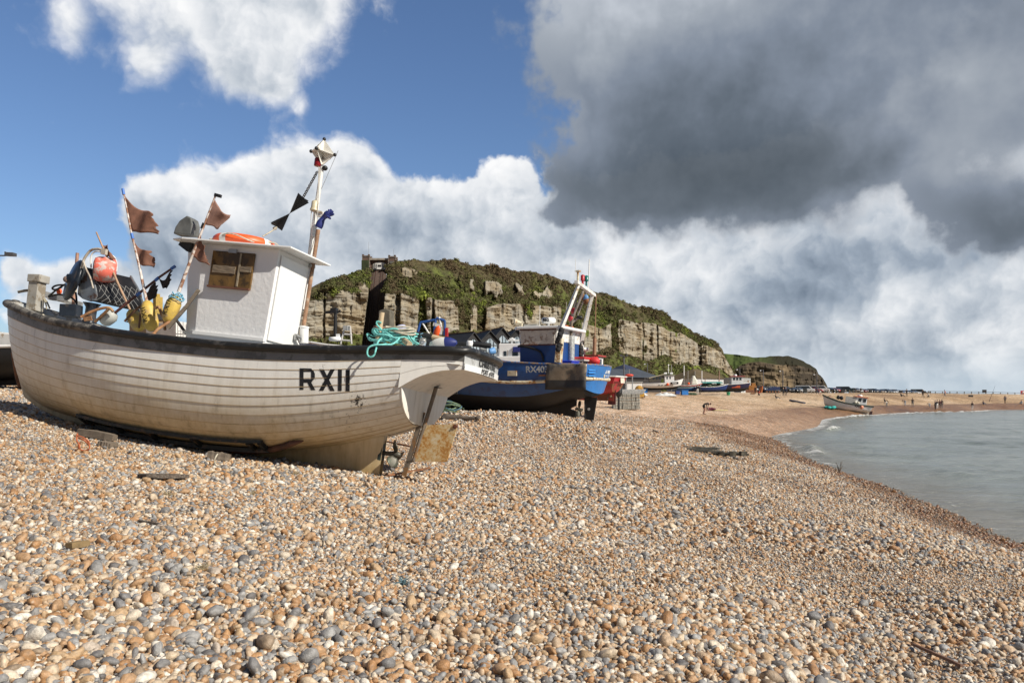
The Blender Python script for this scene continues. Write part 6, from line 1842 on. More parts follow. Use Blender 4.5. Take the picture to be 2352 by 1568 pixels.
# ------------------------------------------------ simple smaller boats
def small_boat(name, label, px, py, d, th, Lb, B, H, cols, pitch=0, heel=0, group=None, cabin=None, sheer=.5, n=2.4, keel=True, rim=.05, origin=.5):
    """cols: (lower, upper, rail) materials. Origin is the middle of the keel."""
    M = boat_matrix(px, py, d, th, pitch, heel)
    o = thing(name, label, 'boat', group=group); o.matrix_world = M
    mb = MB(); a, b = -Lb * origin, Lb * (1 - origin)
    ZS_ = [(a, H * .98), (a + .3 * Lb, H * .94), (a + .6 * Lb, H), (b - .12 * Lb, H + .6 * sheer), (b, H + sheer)]
    ZR_ = [(a, .32 * H), (a + .2 * Lb, .15 * H), (a + .5 * Lb, .08 * H), (b - .25 * Lb, .14 * H), (b, .5 * H)]
    WB_ = [(a, B * .36), (a + .25 * Lb, B * .47), (a + .5 * Lb, B * .5), (a + .75 * Lb, B * .41), (a + .9 * Lb, B * .22), (b, 0)]
    pt = gen_hull(mb, a, b - .09 * Lb, b, ZS_, ZR_, WB_, [(cols[3] if len(cols) > 3 else .35, 0), (1, 1)], n, 1.5, 18, 10, rake=.05 * Lb)
    mb.build('hull', list(cols[:2]), o)
    mb = MB(); ss = [0, .1, .25, .4, .55, .7, .82, .92, 1]
    for sd in (1, -1): mb.tube([Vector((p.x, sd * p.y, p.z)) for p in [pt(s, 1) for s in ss]], rim, 6)
    mb.tube([Vector((pt(0, 1).x, f * pt(0, 1).y, pt(0, 1).z)) for f in (-1, 0, 1)], rim, 6)
    mb.build('rail', cols[2], o)
    MB().grid([[Vector((pt(s, 1).x, sd * pt(s, 1).y * .9, pt(s, 1).z - .3)) for s in ss[:-1]] for sd in (-1, 1)], 0, False).build('deck', GREYP, o)
    if keel: MB().prism([(a + .02, 0), (a + .02, .35 * H), (b - .3 * Lb, .2 * H), (b - .12 * Lb, .35 * H), (b - .16 * Lb, .1 * H), (b - .3 * Lb, 0)], (0, .06, 0), (1, 0, 0), (0, 0, 1), .12).build('keel', cols[0], o)
    return o, M, pt


DWIN = mat('pane_dark', (.03, .04, .05), .1)
# red and white boat just beyond the blue trawler
RED = mat('hull_red', (.42, .015, .025), .4, vs=2, var=.12)
RWOOD = mat('bottom_varnish', (.20, .07, .03), .45, vs=2, var=.4, wear=(.34, .02, .03), wearamt=.5, ws=1)
o, M, pt = small_boat('fishing_boat', 'red fishing boat with white wheelhouse and varnished bottom behind the blue trawler', 1388, 920, 52, 26, 8.2, 3.0, 1.55, (RWOOD, RED, WHITEW, .56), pitch=1.5, origin=.08, group='fishing boats on the shingle')
red_boat = o
ch_ = MB().box((1.0, -.1, 1.9), (1.2, 1.3, 1.7)).build('wheelhouse', WHITEW, o, bevel=.05)
MB().box((.38, -.2, 2.35), (.03, .35, .5)).box((1.0, .56, 2.3), (.5, .03, .45)).build('window', DWIN, ch_)
MB().box((1.0, -.1, 2.8), (1.5, 1.5, .08)).build('roof', mat('roof_red', (.35, .04, .03), .5), ch_)
MB().tube([(.7, .1, 2.8), (.68, .1, 6.6)], .035, 6).tube([(.7, .1, 2.8), (.7, .1, 3.9)], .12, 10).build('mast', mat('mast_brown', (.3, .16, .09), .6), o)
MB().tube([(2.6, .3, 2.6), (2.6, .3, 6.2)], .02, 5).build('mast', mat('mast_grey', (.35, .3, .28), .6), o)
MB().tube([(4.3, .6, 2.4), (4.3, .6, 6.0)], .02, 5).build('mast', WHITE, o)
MB().lathe([(.1, 0), (.1, .25), (.3, .28), (.3, .48), (.001, .52)], 14, Matrix.Translation((1.45, .0, 2.84))).build('radar_dome', WHITE, o)
MB().box((2.2, .1, 2.2), (1.2, 1.5, .8)).build('engine_box', mat('box_rust', (.30, .12, .08), .7), o, bevel=.06)
MB().prism([(-.62, .9), (-.62, 1.5), (-.62, 1.5), (-.60, .9)], (0, 0, 0), (1, 0, 0), (0, 0, 1), .01) 
MB().box((-.75 - .31, -.3, 1.3), (.02, .75, .36), (0, .1, 0)).build('name_board', mat('board_cream', (.62, .55, .45), .6), o)
rdd = MB().box((-.5, 0, .25), (.5, .06, .95)).build('rudder', mat('rudder_maroon', (.10, .02, .02), .6), o)
MB().lathe([(.06, -.04), (.06, .04)], 10, axis_matrix((-.45, .05, .3), (0, 1, 0))).build('anode', CREAM, rdd)
MB().tube([(-.2, 0, .3), (.2, 0, .3)], .05, 6).ell((-.25, 0, .45), (.03, .1, .18)).ell((-.25, 0, .16), (.03, .1, .18)).build('propeller', BRONZE, o)

# white boat with radar and instruments behind the stern of the nearest boat
o, M, pt = small_boat('fishing_boat', 'white boat with navy canvas dodger and cluttered white superstructure left of the blue trawler', 1210, 905, 58, 12, 9.5, 3.1, 2.1, (BLKH, mat('hull_navy', (.012, .018, .06), .4), WHITE, .4), origin=.25, group='fishing boats on the shingle')
def lo(px, py, y=0): return local_of(M, px, py, y)
MB().box((1.2, 0, 2.35), (4.5, 2.6, .5)).build('coaming', WHITE, o, bevel=.05)
w0, w1 = lo(1157, 812), lo(1200, 790)
hs = MB().box(((w0.x + w1.x) / 2, .0, 2.95), (abs(w0.x - w1.x) + .3, 1.8, 1.1)).build('wheelhouse', WHITE, o, bevel=.05)
for px in (1160, 1180, 1186):
    q = lo(px, 812, .93); MB().box((q.x, .91, q.z), (.22, .03, .35)).build('window', DWIN, hs)
q = lo(1188, 806, .8); MB().box(q + Vector((-.2, .15, .1)), (.95, .2, .38)).build('canvas_dodger', NAVY, o, bevel=.04)
q = lo(1160, 798, .2); MB().lathe([(.3, 0), (.34, .08), (.32, .22), (.001, .26)], 12, Matrix.Translation(q)).build('radar_dome', WHITE, o)
q = lo(1176, 798, -.1); MB().tube([q, q + Vector((0, 0, .7))], .08, 8).box(q + Vector((0, 0, .55)), (.3, .3, .2)).build('radar_post', WHITE, o)
q = lo(1183, 782, -.1); MB().box(q, (1.0, .3, .10)).build('radar_scanner', WHITE, o, bevel=.02)
q0, q1 = lo(1144, 825, .5), lo(1150, 795, .5)
MB().bar(q0, q1, .45, .3, taper=.35).tube([q1, q1 + Vector((0, 0, .5))], .02, 5).build('vent_stack', WHITE, o)
q = lo(1165, 830, 1.2); MB().tube([q, lo(1166, 804, 1.2)], .03, 6).build('stanchion', mat('stanchion_brown', (.2, .15, .12), .6), o)
mb = MB()
for x0_, x1_ in ((1128, 1145),): 
    for yy_ in (802, 812): mb.tube([lo(x0_, yy_, .9), lo(x1_, yy_, .9)], .025, 6)
    for xx in (1129, 1137, 1144): mb.tube([lo(xx, 802, .9), lo(xx, 828, .9)], .02, 5)
mb.build('pulpit_rail', STEEL, o)

# boat hidden behind the nearest one: blue gantry frame, ladder and light mast stand above the rail
o, M, pt = small_boat('fishing_boat', 'boat hidden behind the RXII boat, only blue gantry frame and ladder showing', 930, 905, 34, 12, 7.5, 2.8, 1.9, (BLKH, BLUE, WHITEW, .4), origin=.3, group='fishing boats on the shingle')
def q_(ix, iy, y=0): return local_of(M, ix / 6.583 + 701, iy / 6.583 + 564.9, y)
mb = MB()
for a, b in (((1655, 1470), (1740, 1160)), ((1740, 1160), (1975, 1115)), ((1975, 1095), (1945, 1350)), ((1985, 1090), (2110, 1130)), ((2110, 1130), (2105, 1350))):
    mb.tube([q_(*a), q_(*b)], .055, 8)
mb.build('gantry_frame', mat('gantry_blue', (.02, .08, .28), .5, vs=3), o)
MB().tube([q_(1765, 1150), q_(1880, 1340)], .04, 6).build('brace', WHITEW, o)
MB().tube([q_(2025, 1070), q_(2060, 1230)], .05, 6).bar(q_(1940, 1180), q_(2060, 1215), .10, .14).bar(q_(2060, 1215), q_(2050, 1340), .08, .10).build('light_bracket', WHITEW, o)
MB().ell(q_(1995, 1300), (.14, .12, .30), 12, 8, (0, -.35, 0)).build('orange_float', ORANGE, o)
MB().bar(q_(2140, 1240), q_(2140, 1370), .12, .1).build('red_post', mat('post_red', (.5, .02, .03), .5), o)
MB().tube([q_(1500, 1445), q_(1990, 1455)], .13, 8).build('covered_boom', BLACK, o)
MB().prism([(0, 0), (.5, 0), (.55, .9), (.2, 1.0), (0, .9)], q_(1290, 1300, -.5), (1, 0, 0), (0, 0, 1), .5).build('engine_hood', mat('hood_olive', (.13, .115, .085), .8, vs=4, var=.3, bump=.3), o, bevel=.06)
MB().ell(q_(1430, 1270, -.3), (.32, .2, .2), 12, 8, (0, .5, 0)).build('fender', mat('fender_bluewhite', (.5, .52, .7), .5), o)
lf = MB(); 
for a, b in (((535, 1480), (600, 1215)), ((700, 1480), (680, 1215)), ((600, 1215), (680, 1215)), ((575, 1330), (705, 1340)), ((555, 1420), (700, 1435))):
    lf.tube([q_(*a), q_(*b)], .04, 6)
lf.build('ladder', mat('ladder_grey', (.55, .53, .5), .5), o)
MB().box(q_(620, 1240), (.2, .2, .2)).build('ladder_lamp', GREYP, o)
mm = MB().tube([q_(455, 1400), q_(457, 975)], .07, 8).build('light_mast', BLACK, o)
MB().bar(q_(345, 1000), q_(525, 990), .06, .06).bar(q_(408, 1000), q_(408, 965), .05, .05).bar(q_(525, 1000), q_(525, 965), .05, .05).box(q_(365, 1002), (.3, .2, .1)).box(q_(440, 980), (.25, .25, .22)).build('crosstree', BLACK, mm)
MB().lathe([(.1, 0), (.25, .02), (.27, .10), (.24, .17), (.001, .19)], 14, Matrix.Translation(q_(455, 1440))).bar(q_(500, 1390), q_(498, 1330), .14, .14).build('radar_dome', WHITE, mm)

# white clinker boat by the sheds
CLW = mat('clinker_far', (.80, .79, .76), .5, vs=3, var=.06)
Lpx = lambda x, y: (x / 9.874 + 1463.2, y / 9.874 + 803.1)
px, py = Lpx(590, 905)
o, M, pt = small_boat('fishing_boat', 'white clinker boat with square wheelhouse and orange float before the long dark sheds', px, py, 142, 184, 6.9, 2.4, 1.15, (BLKH, CLW, WHITE, .22), pitch=2, sheer=.55, group='fishing boats on the shingle')
def bl(ix, iy, y=0): return local_of(M, *Lpx(ix, iy), y)
q = bl(720, 640)
hs = MB().box((q.x, 0, 1.65), (1.6, 1.5, 1.4)).build('wheelhouse', WHITE, o, bevel=.04)
MB().box((q.x, 0, 2.4), (1.9, 1.8, .08)).build('roof', GREYP, hs)
for dx in (-.35, .15): MB().box((q.x + dx, -.76, 2.0), (.2, .03, .45)).build('window', DWIN, hs)
q = bl(710, 540); MB().tube([q, bl(712, 360)], .05, 6).tube([bl(690, 450), bl(735, 450)], .04, 5).lathe([(.12, 0), (.12, .15), (.001, .2)], 8, Matrix.Translation(bl(712, 355))).build('mast', WHITE, o)
for ix in (640, 775): MB().box(bl(ix, 535), (.5, .5, .3)).build('raft_canister', WHITE, o, bevel=.08)
q = bl(440, 650); MB().box(q, (2.6, 1.4, .75), (0, -.22, 0)).box(q + Vector((0, 0, .4)), (2.7, 1.5, .1), (0, -.22, 0), 1).build('old_cabin', [mat('cabin_dark', (.07, .06, .045), .7, vs=3, var=.4), mat('trim_cream', (.55, .5, .36), .6)], o)
for k in range(3): MB().box(q + Vector((-.5 + .5 * k, -.72, .05)), (.3, .03, .35), (0, -.22, 0)).build('cabin_window', DWIN, o)
q = bl(695, 785, -1.25); MB().ell(q, (.24, .24, .24), 12, 8).build('side_float', ORANGE, o)
q = bl(850, 755, -1.15); MB().box(q, (1.3, .04, .38)).build('number_board', BLACK, o)
text_mesh('RX53', .3, Matrix.Translation(q + Vector((0, -.04, 0))) @ Matrix.Rotation(R(90), 4, 'X'), WHITE, o, 'registration_lettering', bold=.008)
mb = MB()
for ix in (180, 230, 300): mb.tube([bl(ix, 700), bl(ix, 620)], .03, 5)
mb.tube([bl(170, 630), bl(300, 625)], .03, 5).build('bow_rail', STEEL, o)
for ix in (500, 570, 645): q = bl(ix, 803, -1.2); MB().box(q, (.35, .04, .1)).build('scupper', BLKH, o)

for (nm, lab, ix, iy, d, th, Lb, B, H, cols, kw) in (
    ('rowing_boat', 'dark blue open boat piled with green netting and crates', 1700, 960, 150, 182, 5.8, 2.0, .95, (BLKH, mat('open_navy', (.01, .035, .16), .4), WHITEW, .15), {}),
    ('fishing_boat', 'navy blue boat with orange patch and red-roofed white cabin near the steel container', 2180, 950, 160, 182, 6.6, 2.3, 1.45, (BLKH, mat('dark_navy', (.01, .012, .05), .4), WHITEW, .3), {'sheer': .35}),
    ('rowing_boat', 'teal and red open boat under a white sail cover beside the white clinker boat', 1180, 930, 165, 178, 5.5, 2.0, 1.1, (mat('teal_hull', (.02, .12, .13), .5), mat('red_strake', (.38, .04, .03), .5), WHITEW, .8), {}),
    ('rowing_boat', 'low blue flat boat lying in front of the crates', 1180, 945, 152, 180, 4.4, 1.7, .7, (BLKH, mat('flat_blue', (.02, .09, .26), .5), GREYP, .1), {})):
    px, py = Lpx(ix, iy)
    o, M, pt = small_boat(nm, lab, px, py, d, th, Lb, B, H, cols, group='fishing boats on the shingle', **kw)
    bl = lambda ix, iy, y=0, M=M: local_of(M, *Lpx(ix, iy), y)
    if 'netting' in lab:
        rr_ = random.Random(2); mb = MB()
        for k in range(16): mb.ell((rr_.uniform(-1.6, 1.5), rr_.uniform(-.5, .5), .95 + rr_.uniform(0, .5)), (.5, .4, .3), 8, 5, jit=.4)
        mb.build('netting', mat('net_olive', (.10, .12, .08), .9, vs=7, var=.6), o)
        for ix in (1545, 1860): MB().tube([bl(ix, 830), bl(ix, 560 if ix > 1600 else 650)], .06, 6).build('spar', mat('spar_rust', (.25, .12, .08), .7), o)
        MB().box((0, 0, 1.75), (3.6, 1.6, .12), (.1, 0, 0)).build('awning', mat('awning_teal', (.03, .28, .25), .7), o)
    elif 'orange' in lab:
        hs = MB().box((.6, 0, 2.1), (2.2, 1.6, 1.6)).build('cabin', mat('cabin_pale', (.55, .58, .6), .5), o, bevel=.04)
        MB().box((.6, 0, 2.95), (2.9, 2.0, .12)).build('roof', mat('roof_maroon', (.3, .04, .05), .5), hs)
        for k in range(3): MB().box((0. + .6 * k, -.81, 2.45), (.4, .03, .5)).build('window', DWIN, hs)
        MB().lathe([(.3, 0), (.32, .1), (.3, .3), (.001, .34)], 12, Matrix.Translation((.4, 0, 3.02))).build('radar_dome', WHITE, hs)
        MB().tube([bl(1860, 830), bl(1862, 470)], .08, 6).build('mast', mat('spar_rust', (.25, .12, .08), .7), o)
        MB().box((.3, -1.05, .95), (1.6, .08, .45)).build('side_patch', mat('patch_orange', (.4, .07, .02), .6), o)
    elif 'sail' in lab:
        MB().prism([(0, 0), (1.5, 0), (1.3, .9), (.8, 1.9), (.35, 1.8)], bl(1195, 800), (1, 0, 0), (0, 0, 1), .9).build('sail_cover', mat('cover_white', (.68, .68, .6), .7, bump=.5, bs=3), o, bevel=.25)
        MB().ell(bl(1170, 765, -1.0), (.25, .25, .25)).build('side_float', ORANGE, o)

# the boat at the water's edge
Gpx = lambda x, y: (x / 6.912 + 1701.4, y / 6.912 + 816.7)
GREENB = mat('band_green', (.035, .05, .04), .5)
px, py = Gpx(2010, 945)
o, M, pt = small_boat('fishing_boat', 'white boat numbered RX142 with orange roofed cabin at the edge of the sea', px, py, 132, 14, 7.2, 2.5, 1.5, (mat('bottom_white', (.6, .58, .52), .5, vs=2, var=.15), CLW, GREENB, .3), pitch=8, heel=0, sheer=.75, origin=.02, group='fishing boats on the shingle', rim=.13)
def gl_(x, y, yy=0): return local_of(M, *Gpx(x, y), yy)
q = gl_(1900, 720); 
hs = MB().box((q.x, 0, 2.05), (1.7, 1.4, 1.25)).build('wheelhouse', WHITE, o, bevel=.05)
MB().box((q.x, 0, 2.72), (2.1, 1.7, .12)).build('roof', mat('roof_orange', (.62, .16, .06), .5), hs, bevel=.04)
for dx in (-.5, .2): MB().box((q.x + dx, .72, 2.25), (.42, .03, .5)).build('window', DWIN, hs)
MB().box((q.x - .86, 0, 2.25), (.03, .5, .55)).build('window', DWIN, hs)
q = gl_(1890, 655); MB().lathe([(.35, 0), (.4, .1), (.35, .26), (.001, .3)], 12, Matrix.Translation((q.x, 0, 2.8))).build('raft_canister', WHITE, o)
MB().tube([(q.x, .1, 3), (q.x, .1, 4.0)], .04, 6).ell((q.x, .1, 3.95), (.2, .2, .2)).build('mast', mat('mast_dark', (.08, .08, .08), .5), o)
q = gl_(1745, 715, .7); MB().box(q, (1.6, .06, 1.3)).build('side_screen', mat('screen_grey', (.42, .40, .37), .7), o)
for x, y in ((1820, 740), (1865, 748)): MB().ell(gl_(x, y, .9), (.2, .2, .2)).build('pale_float', mat('float_pale', (.66, .62, .5), .5), o)
MB().ell(gl_(1922, 818, 1.28), (.28, .22, .3), 12, 8).build('side_float', mat('float_orange', (.75, .32, .2), .5), o)
def w142(q): 
    s = (3.55 - q.x * -1) ; x = 1.55 - q.x
    return Vector((x, pt(max(0, (x + .5) / 7.4), .72).y + .05, 1.18 + q.y))
text_mesh('RX142', .50, None, BLACK, o, 'registration_lettering', warp=w142, bold=.012)
for x, y in ((1550, 660), (1600, 670)): MB().ell(gl_(x, y), (.28, .15, .34), 10, 8).build('hauler_wheel', BLACK, o)
for a, b in (((1500, 630), (1520, 680)), ((1760, 650), (1780, 690))): MB().tube([gl_(*a), gl_(*b)], .04, 5).build('rod', mat('rod_lime', (.5, .55, .2), .6), o)
MB().box((-.45, 0, .35), (.45, .08, .75)).build('rudder', mat('rudder_dark', (.05, .02, .02), .6), o)

# dark hull and white bow seen at the left edge behind the nearest boat
o, M, pt = small_boat('fishing_boat', 'black boat with white foredeck at the far left behind the RXII bow', -20, 885, 23, 10, 6.5, 2.6, 1.05, (BLKH, BLKH, WHITEW, .5), origin=.35, sheer=.3, group='fishing boats on the shingle')
MB().prism([(-2.0, 1.0), (1.2, 1.0), (.7, 1.55), (-2.0, 1.32)][::1], (0, .9, 0), (1, 0, 0), (0, 0, 1), 1.8).build('foredeck_cover', WHITEW, o, bevel=.05)
# ================================================================== sheds, lamps, vehicles, people
SLATE = mat('black_slate', (.018, .019, .022), .7, vs=1.5, var=.3, bump=.2, bs=6)
TARRED = mat('tarred_boards', (.022, .022, .024), .8, vs=1, var=.3, stretch=(1, 1, 8), bump=.3)
PANE = mat('gable_pane', (.38, .46, .52), .12, vs=.7, var=.35)


def gable(name, label, apex, dq, halfw, eave, ridge_px, d, base_z, group, glass=True):
    """Steep-roofed shed: glazed gable towards the right foreground, ridge running left and away."""
    A = at(*apex, d); Bk = at(*ridge_px, dq)
    rd = Vector((Bk.x - A.x, Bk.y - A.y, 0)); Lr = rd.length; rd.normalize()
    sd = Vector((-rd.y, rd.x, 0)); 
    if sd.y < 0: sd = -sd
    o = thing(name, label, 'shed', (A.x, A.y, base_z), group=group)
    off = Vector((A.x, A.y, base_z))
    w = halfw; he = eave
    def P3(u, v, z): return rd * u + sd * v + Vector((0, 0, z - base_z))
    top = A.z
    body = [(-w, base_z), (w, base_z), (w, he), (0, top - .25), (-w, he)]
    mb = MB(); a = [P3(0, p[0], p[1]) for p in body]; b = [P3(Lr, p[0], p[1]) for p in body]
    mb.add(a + b, [(0, 1, 2, 3, 4), (9, 8, 7, 6, 5)] + [(i, 5 + i, 5 + (i + 1) % 5, (i + 1) % 5) for i in range(5)])
    mb.build('wall', TARRED, o)
    mb = MB()
    for s in (-1, 1):
        k = (top - he) / w; ov = w + .35
        q = [P3(-.35, 0, top), P3(Lr + .2, 0, top), P3(Lr + .2, s * ov, top - k * ov), P3(-.35, s * ov, top - k * ov)]
        mb.add(q + [p + Vector((0, 0, .2)) for p in q], [(0, 1, 2, 3), (7, 6, 5, 4), (0, 4, 5, 1), (1, 5, 6, 2), (2, 6, 7, 3), (3, 7, 4, 0)])
    mb.build('roof', SLATE, o)
    MB().bar(P3(-.4, 0, top + .22), P3(Lr + .2, 0, top + .22), .25, .12).build('ridge', mat('ridge_tile', (.16, .10, .05), .8), o)
    if glass:
        g = [(-.55 * w, he - 2.6), (.55 * w, he - 2.6), (.55 * w, he + .1), (0, he + .1 + .55 * w * (top - he) / w * .95), (-.55 * w, he + .1)]
        mb = MB(); mb.add([P3(-.05, p[0], p[1]) for p in g], [(0, 1, 2, 3, 4)]); gl = mb.build('window', PANE, o)
        mb = MB()
        for f in (-.55, -.27, 0, .27, .55):
            z1 = he + .1 + (.55 - abs(f)) * (top - he) * .95
            mb.bar(P3(-.1, f * w, he - 2.6), P3(-.1, f * w, z1), .09, .09)
        for z in (he - 2.6, he - 1.2, he + .1): mb.bar(P3(-.1, -.55 * w, z), P3(-.1, .55 * w, z), .09, .09)
        mb.build('mullions', TARRED, gl)
    return o
G_ = 'black gabled net sheds'
Q2 = lambda x, y: (x / 6.284 + 816.7, y / 6.284 + 714.6)
dG = 150
def zz_(y, d): return EYE + (HY - y) / F * d
gable('net_shed', 'black gabled shed with glazed gable, lowest and furthest left of the four', Q2(1700, 312), 156, 2.5, zz_(795, dG), Q2(1330, 345), dG, 4.2, G_)
gable('net_shed', 'black gabled shed with the broadest bright glazed gable, second from the left', Q2(1940, 292), 164, 2.6, zz_(794, dG + 4), Q2(1690, 300), dG + 4, 4.2, G_)
gable('net_shed', 'tallest black gabled shed with glazed gable, third from the left', Q2(2120, 246), 180, 2.7, zz_(788, dG + 18), Q2(1800, 255), dG + 18, 4.2, G_)
gable('net_shed', 'black gabled shed half hidden by the trawler wheelhouse', Q2(2330, 262), 184, 2.7, zz_(790, dG + 22), Q2(2180, 268), dG + 22, 4.2, G_)

def flat(name, label, cat, px0, y0, px1, y1, d0, d1, depth, mat_, roofm=None, roof_h=0, peak=None):
    a, b = at(px0, y1, d0), at(px1, y1, d1)
    z0, z1 = min(a.z, b.z, hz(a.x, a.y)) - .3, at(px0, y0, d0).z
    u = Vector((b.x - a.x, b.y - a.y, 0)); W_ = u.length; u.normalize(); v = Vector((-u.y, u.x, 0))
    o = thing(name, label, cat, (a.x, a.y, z0), (0, 0, math.atan2(u.y, u.x)))
    h = z1 - z0
    MB().box((W_ / 2, depth / 2, h / 2), (W_, depth, h)).build('wall', mat_, o)
    if roofm:
        i0, i1 = (peak or (.15, .85)); e = .4
        vs = [(-e, -e, h), (W_ + e, -e, h), (W_ + e, depth + e, h), (-e, depth + e, h), (W_ * i0, depth / 2, h + roof_h), (W_ * i1, depth / 2, h + roof_h)]
        MB().add(vs, [(0, 1, 5, 4), (1, 2, 5), (2, 3, 4, 5), (3, 0, 4), (3, 2, 1, 0)]).build('roof', roofm, o)
    return o, W_, h

BLUESL = mat('slate_blue_roof', (.05, .06, .075), .7, vs=.7, var=.2); DKW = mat('dark_wall', (.03, .026, .026), .9, vs=1)
flat('store_shed', 'long low shed with slate blue hipped roof below the cliff', 'shed', 1395, 866, 1518, 870, 178, 186, 9, DKW, BLUESL, 2.0, (.06, .82))
flat('store_shed', 'small dark pyramid-roofed shed behind the long low shed', 'shed', 1440, 853, 1478, 856, 205, 208, 8, DKW, mat('navy_roof', (.03, .04, .08), .7), 2.0, (.45, .55))
flat('store_shed', 'white walled shed with tall brown hipped roof and dark ridge', 'shed', 1600, 868, 1662, 884, 215, 222, 10, mat('shed_white', (.5, .5, .5), .8, vs=1), mat('brown_roof', (.10, .07, .03), .8, vs=.6, var=.3), 2.6, (.42, .6))
o, W_, h_ = flat('steel_container', 'pale grey corrugated steel container right of the brown roofed shed', 'container', 1676, 867, 1724, 884, 225, 232, 3, mat('container_grey', (.36, .37, .37), .6, vs=1))
mb = MB()
for k in range(26): mb.box((W_ * (.25 + .75 * k / 26), -.03, h_ / 2), (W_ * .014, .08, h_))
mb.build('corrugation', mat('container_pale', (.48, .49, .48), .6), o)['kind'] = 'stuff'
o, W_, h_ = flat('cabin_hut', 'small white hut at the end of the steel container', 'hut', 1703, 880, 1712, 898, 190, 191, 2, mat('hut_white', (.62, .65, .66), .6, vs=1))
MB().box((W_ / 2, 1, h_ + .05), (W_ + .3, 2.3, .12)).build('roof', GREYP, o); MB().box((W_ * .5, -.02, h_ * .42), (W_ * .5, .05, h_ * .8)).build('door', GREYP, o)
# white building with scaffold and chimneyed house seen under the cabin side, sheds at the far left
o, W_, h_ = flat('town_house', 'pale town building with scaffolding between the floats and the wheelhouse', 'building', 404, 738, 440, 780, 120, 122, 8, mat('render_white', (.62, .62, .6), .8, vs=.5))
mb = MB()
for k in range(4): mb.bar((W_ * k / 3, -.5, 0), (W_ * k / 3, -.5, h_), .08, .08)
for k in range(4): mb.bar((0, -.5, h_ * (k + .6) / 4.2), (W_, -.5, h_ * (k + .6) / 4.2), .08, .1)
mb.build('scaffold', STEEL, o)
for k in range(2): MB().box((W_ * (.3 + .4 * k), -.02, h_ * .6), (W_ * .14, .06, h_ * .12)).build('window', DWIN, o)
o, W_, h_ = flat('town_house', 'house with slate roof and yellow brick chimney behind the floats', 'building', 345, 733, 385, 770, 130, 132, 8, mat('brick_buff', (.3, .22, .14), .9, vs=1), SLATE, 2.6, (.2, .8))
MB().box((W_ * .75, 2, h_ + 2.2), (1.1, 1.1, 3.2)).box((W_ * .75, 2, h_ + 4.0), (.5, .5, .6)).build('chimney', mat('chimney_yellow', (.38, .26, .06), .9), o)
o, W_, h_ = flat('store_shed', 'grey slate roofed shed at the far left behind the bow', 'shed', -70, 765, 40, 790, 55, 60, 8, DKW, mat('grey_slate', (.09, .10, .11), .8, vs=1, var=.25), 1.3, (.1, .9))
MB().ell((W_ * .80, 5.4, h_ + .8), (1.3, 1, .8), 8, 6, jit=.3).build('roof_moss', mat('moss_yellow', (.20, .17, .02), .9), o)

# lamps
def lamp(label, x, ytop, ybase, d, kind):
    b = at(x, ybase, d); z0 = min(b.z, hz(b.x, b.y)) - .2
    o = thing('street_lamp', label, 'street lamp', (b.x, b.y, z0), group='street lamps along the front')
    h = EYE + (HY - ytop) / F * d - z0
    MB().tube([(0, 0, 0), (0, 0, h)], .08 * max(1, d / 160), 6).build('pole', mat('lamp_pole', (.10, .10, .11), .6), o)
    k = d / 1907
    if kind == 'globe':
        MB().bar((0, 0, h - .1), (-6 * k, 0, h - .1), .1, .1).build('arm', mat('lamp_pole', (.10, .10, .11), .6), o)
        MB().ell((-6.5 * k, 0, h - .25), (1.9 * k, 1.5 * k, 1.1 * k), 10, 7).build('lamp_head', mat('lamp_globe', (.8, .82, .82), .25), o)
    elif kind == 'twin':
        for s in (-1, 1): MB().bar((0, 0, h), (s * 6 * k, 0, h + .05), .25, .12).box((s * 7 * k, 0, h + .1), (4.5 * k, .4, .22)).build('lamp_head', mat('lamp_dark', (.06, .06, .065), .5), o)
    elif kind == 'flood':
        MB().bar((0, 0, h), (26 * k, 0, h), .06, .06).build('arm', mat('lamp_dark', (.06, .06, .065), .5), o)
        MB().box((31.5 * k, 0, h + .06), (19 * k, .35, 7.5 * k), (0, .05, 0)).bar((19 * k, 0, h), (19 * k, 0, h + 9 * k), .07, .05).build('lamp_head', mat('lamp_dark', (.06, .06, .065), .5), o)
    return o
lamp('dark floodlight on a post at the far left edge, above the bow', -7, 587, 770, 42, 'flood')
lamp('dark post with two black lamp heads right of the red fishing boat', 1433, 818, 885, 105, 'twin')
for lab, x, yt, yb, d in (('white globe lamp above the bow of the white clinker boat', 1487, 834, 885, 190), ('white globe lamp in front of the gully between cliff and headland', 1699, 847, 886, 240), ('white globe lamp in front of the pale left part of the headland', 1753, 849, 888, 240),
                          ('white globe lamp in front of the middle of the headland', 1798, 850.5, 889, 245), ('white globe lamp near the right end of the headland', 1876, 858.5, 890, 250)):
    lamp(lab, x, yt, yb, d, 'globe')
for lab, x, yt, d in (('tall bare pole with pale top right of the white clinker boat', 1571, 840, 170), ('thin bare pole left of the white sail cover', 1580, 852, 190), ('thin bare pole above the white sail cover', 1596, 852, 190), ('pale pole with flag in front of the brown roofed shed', 1612, 852, 185), ('thin pole at the right of the brown roofed shed', 1652, 850, 190), ('dark pole behind the wheelhouse of the white clinker boat', 1542, 838, 185)):
    b = at(x, 895, d); z0 = hz(b.x, b.y) - .2
    o = thing('pole', lab, 'pole', (b.x, b.y, z0), group='bare poles by the sheds'); h = EYE + (HY - yt) / F * d - z0
    MB().tube([(0, 0, 0), (0, 0, h)], .07, 6).build('shaft', mat('pole_grey', (.25, .24, .22), .6), o)
    MB().tube([(0, 0, h), (0, 0, h + .1)], .11, 6).tube([(0, 0, h - 2), (0, 0, h - .05)], .09, 6).build('top', WHITE if 'pale' in lab else mat('pole_grey', (.25, .24, .22), .6), o)

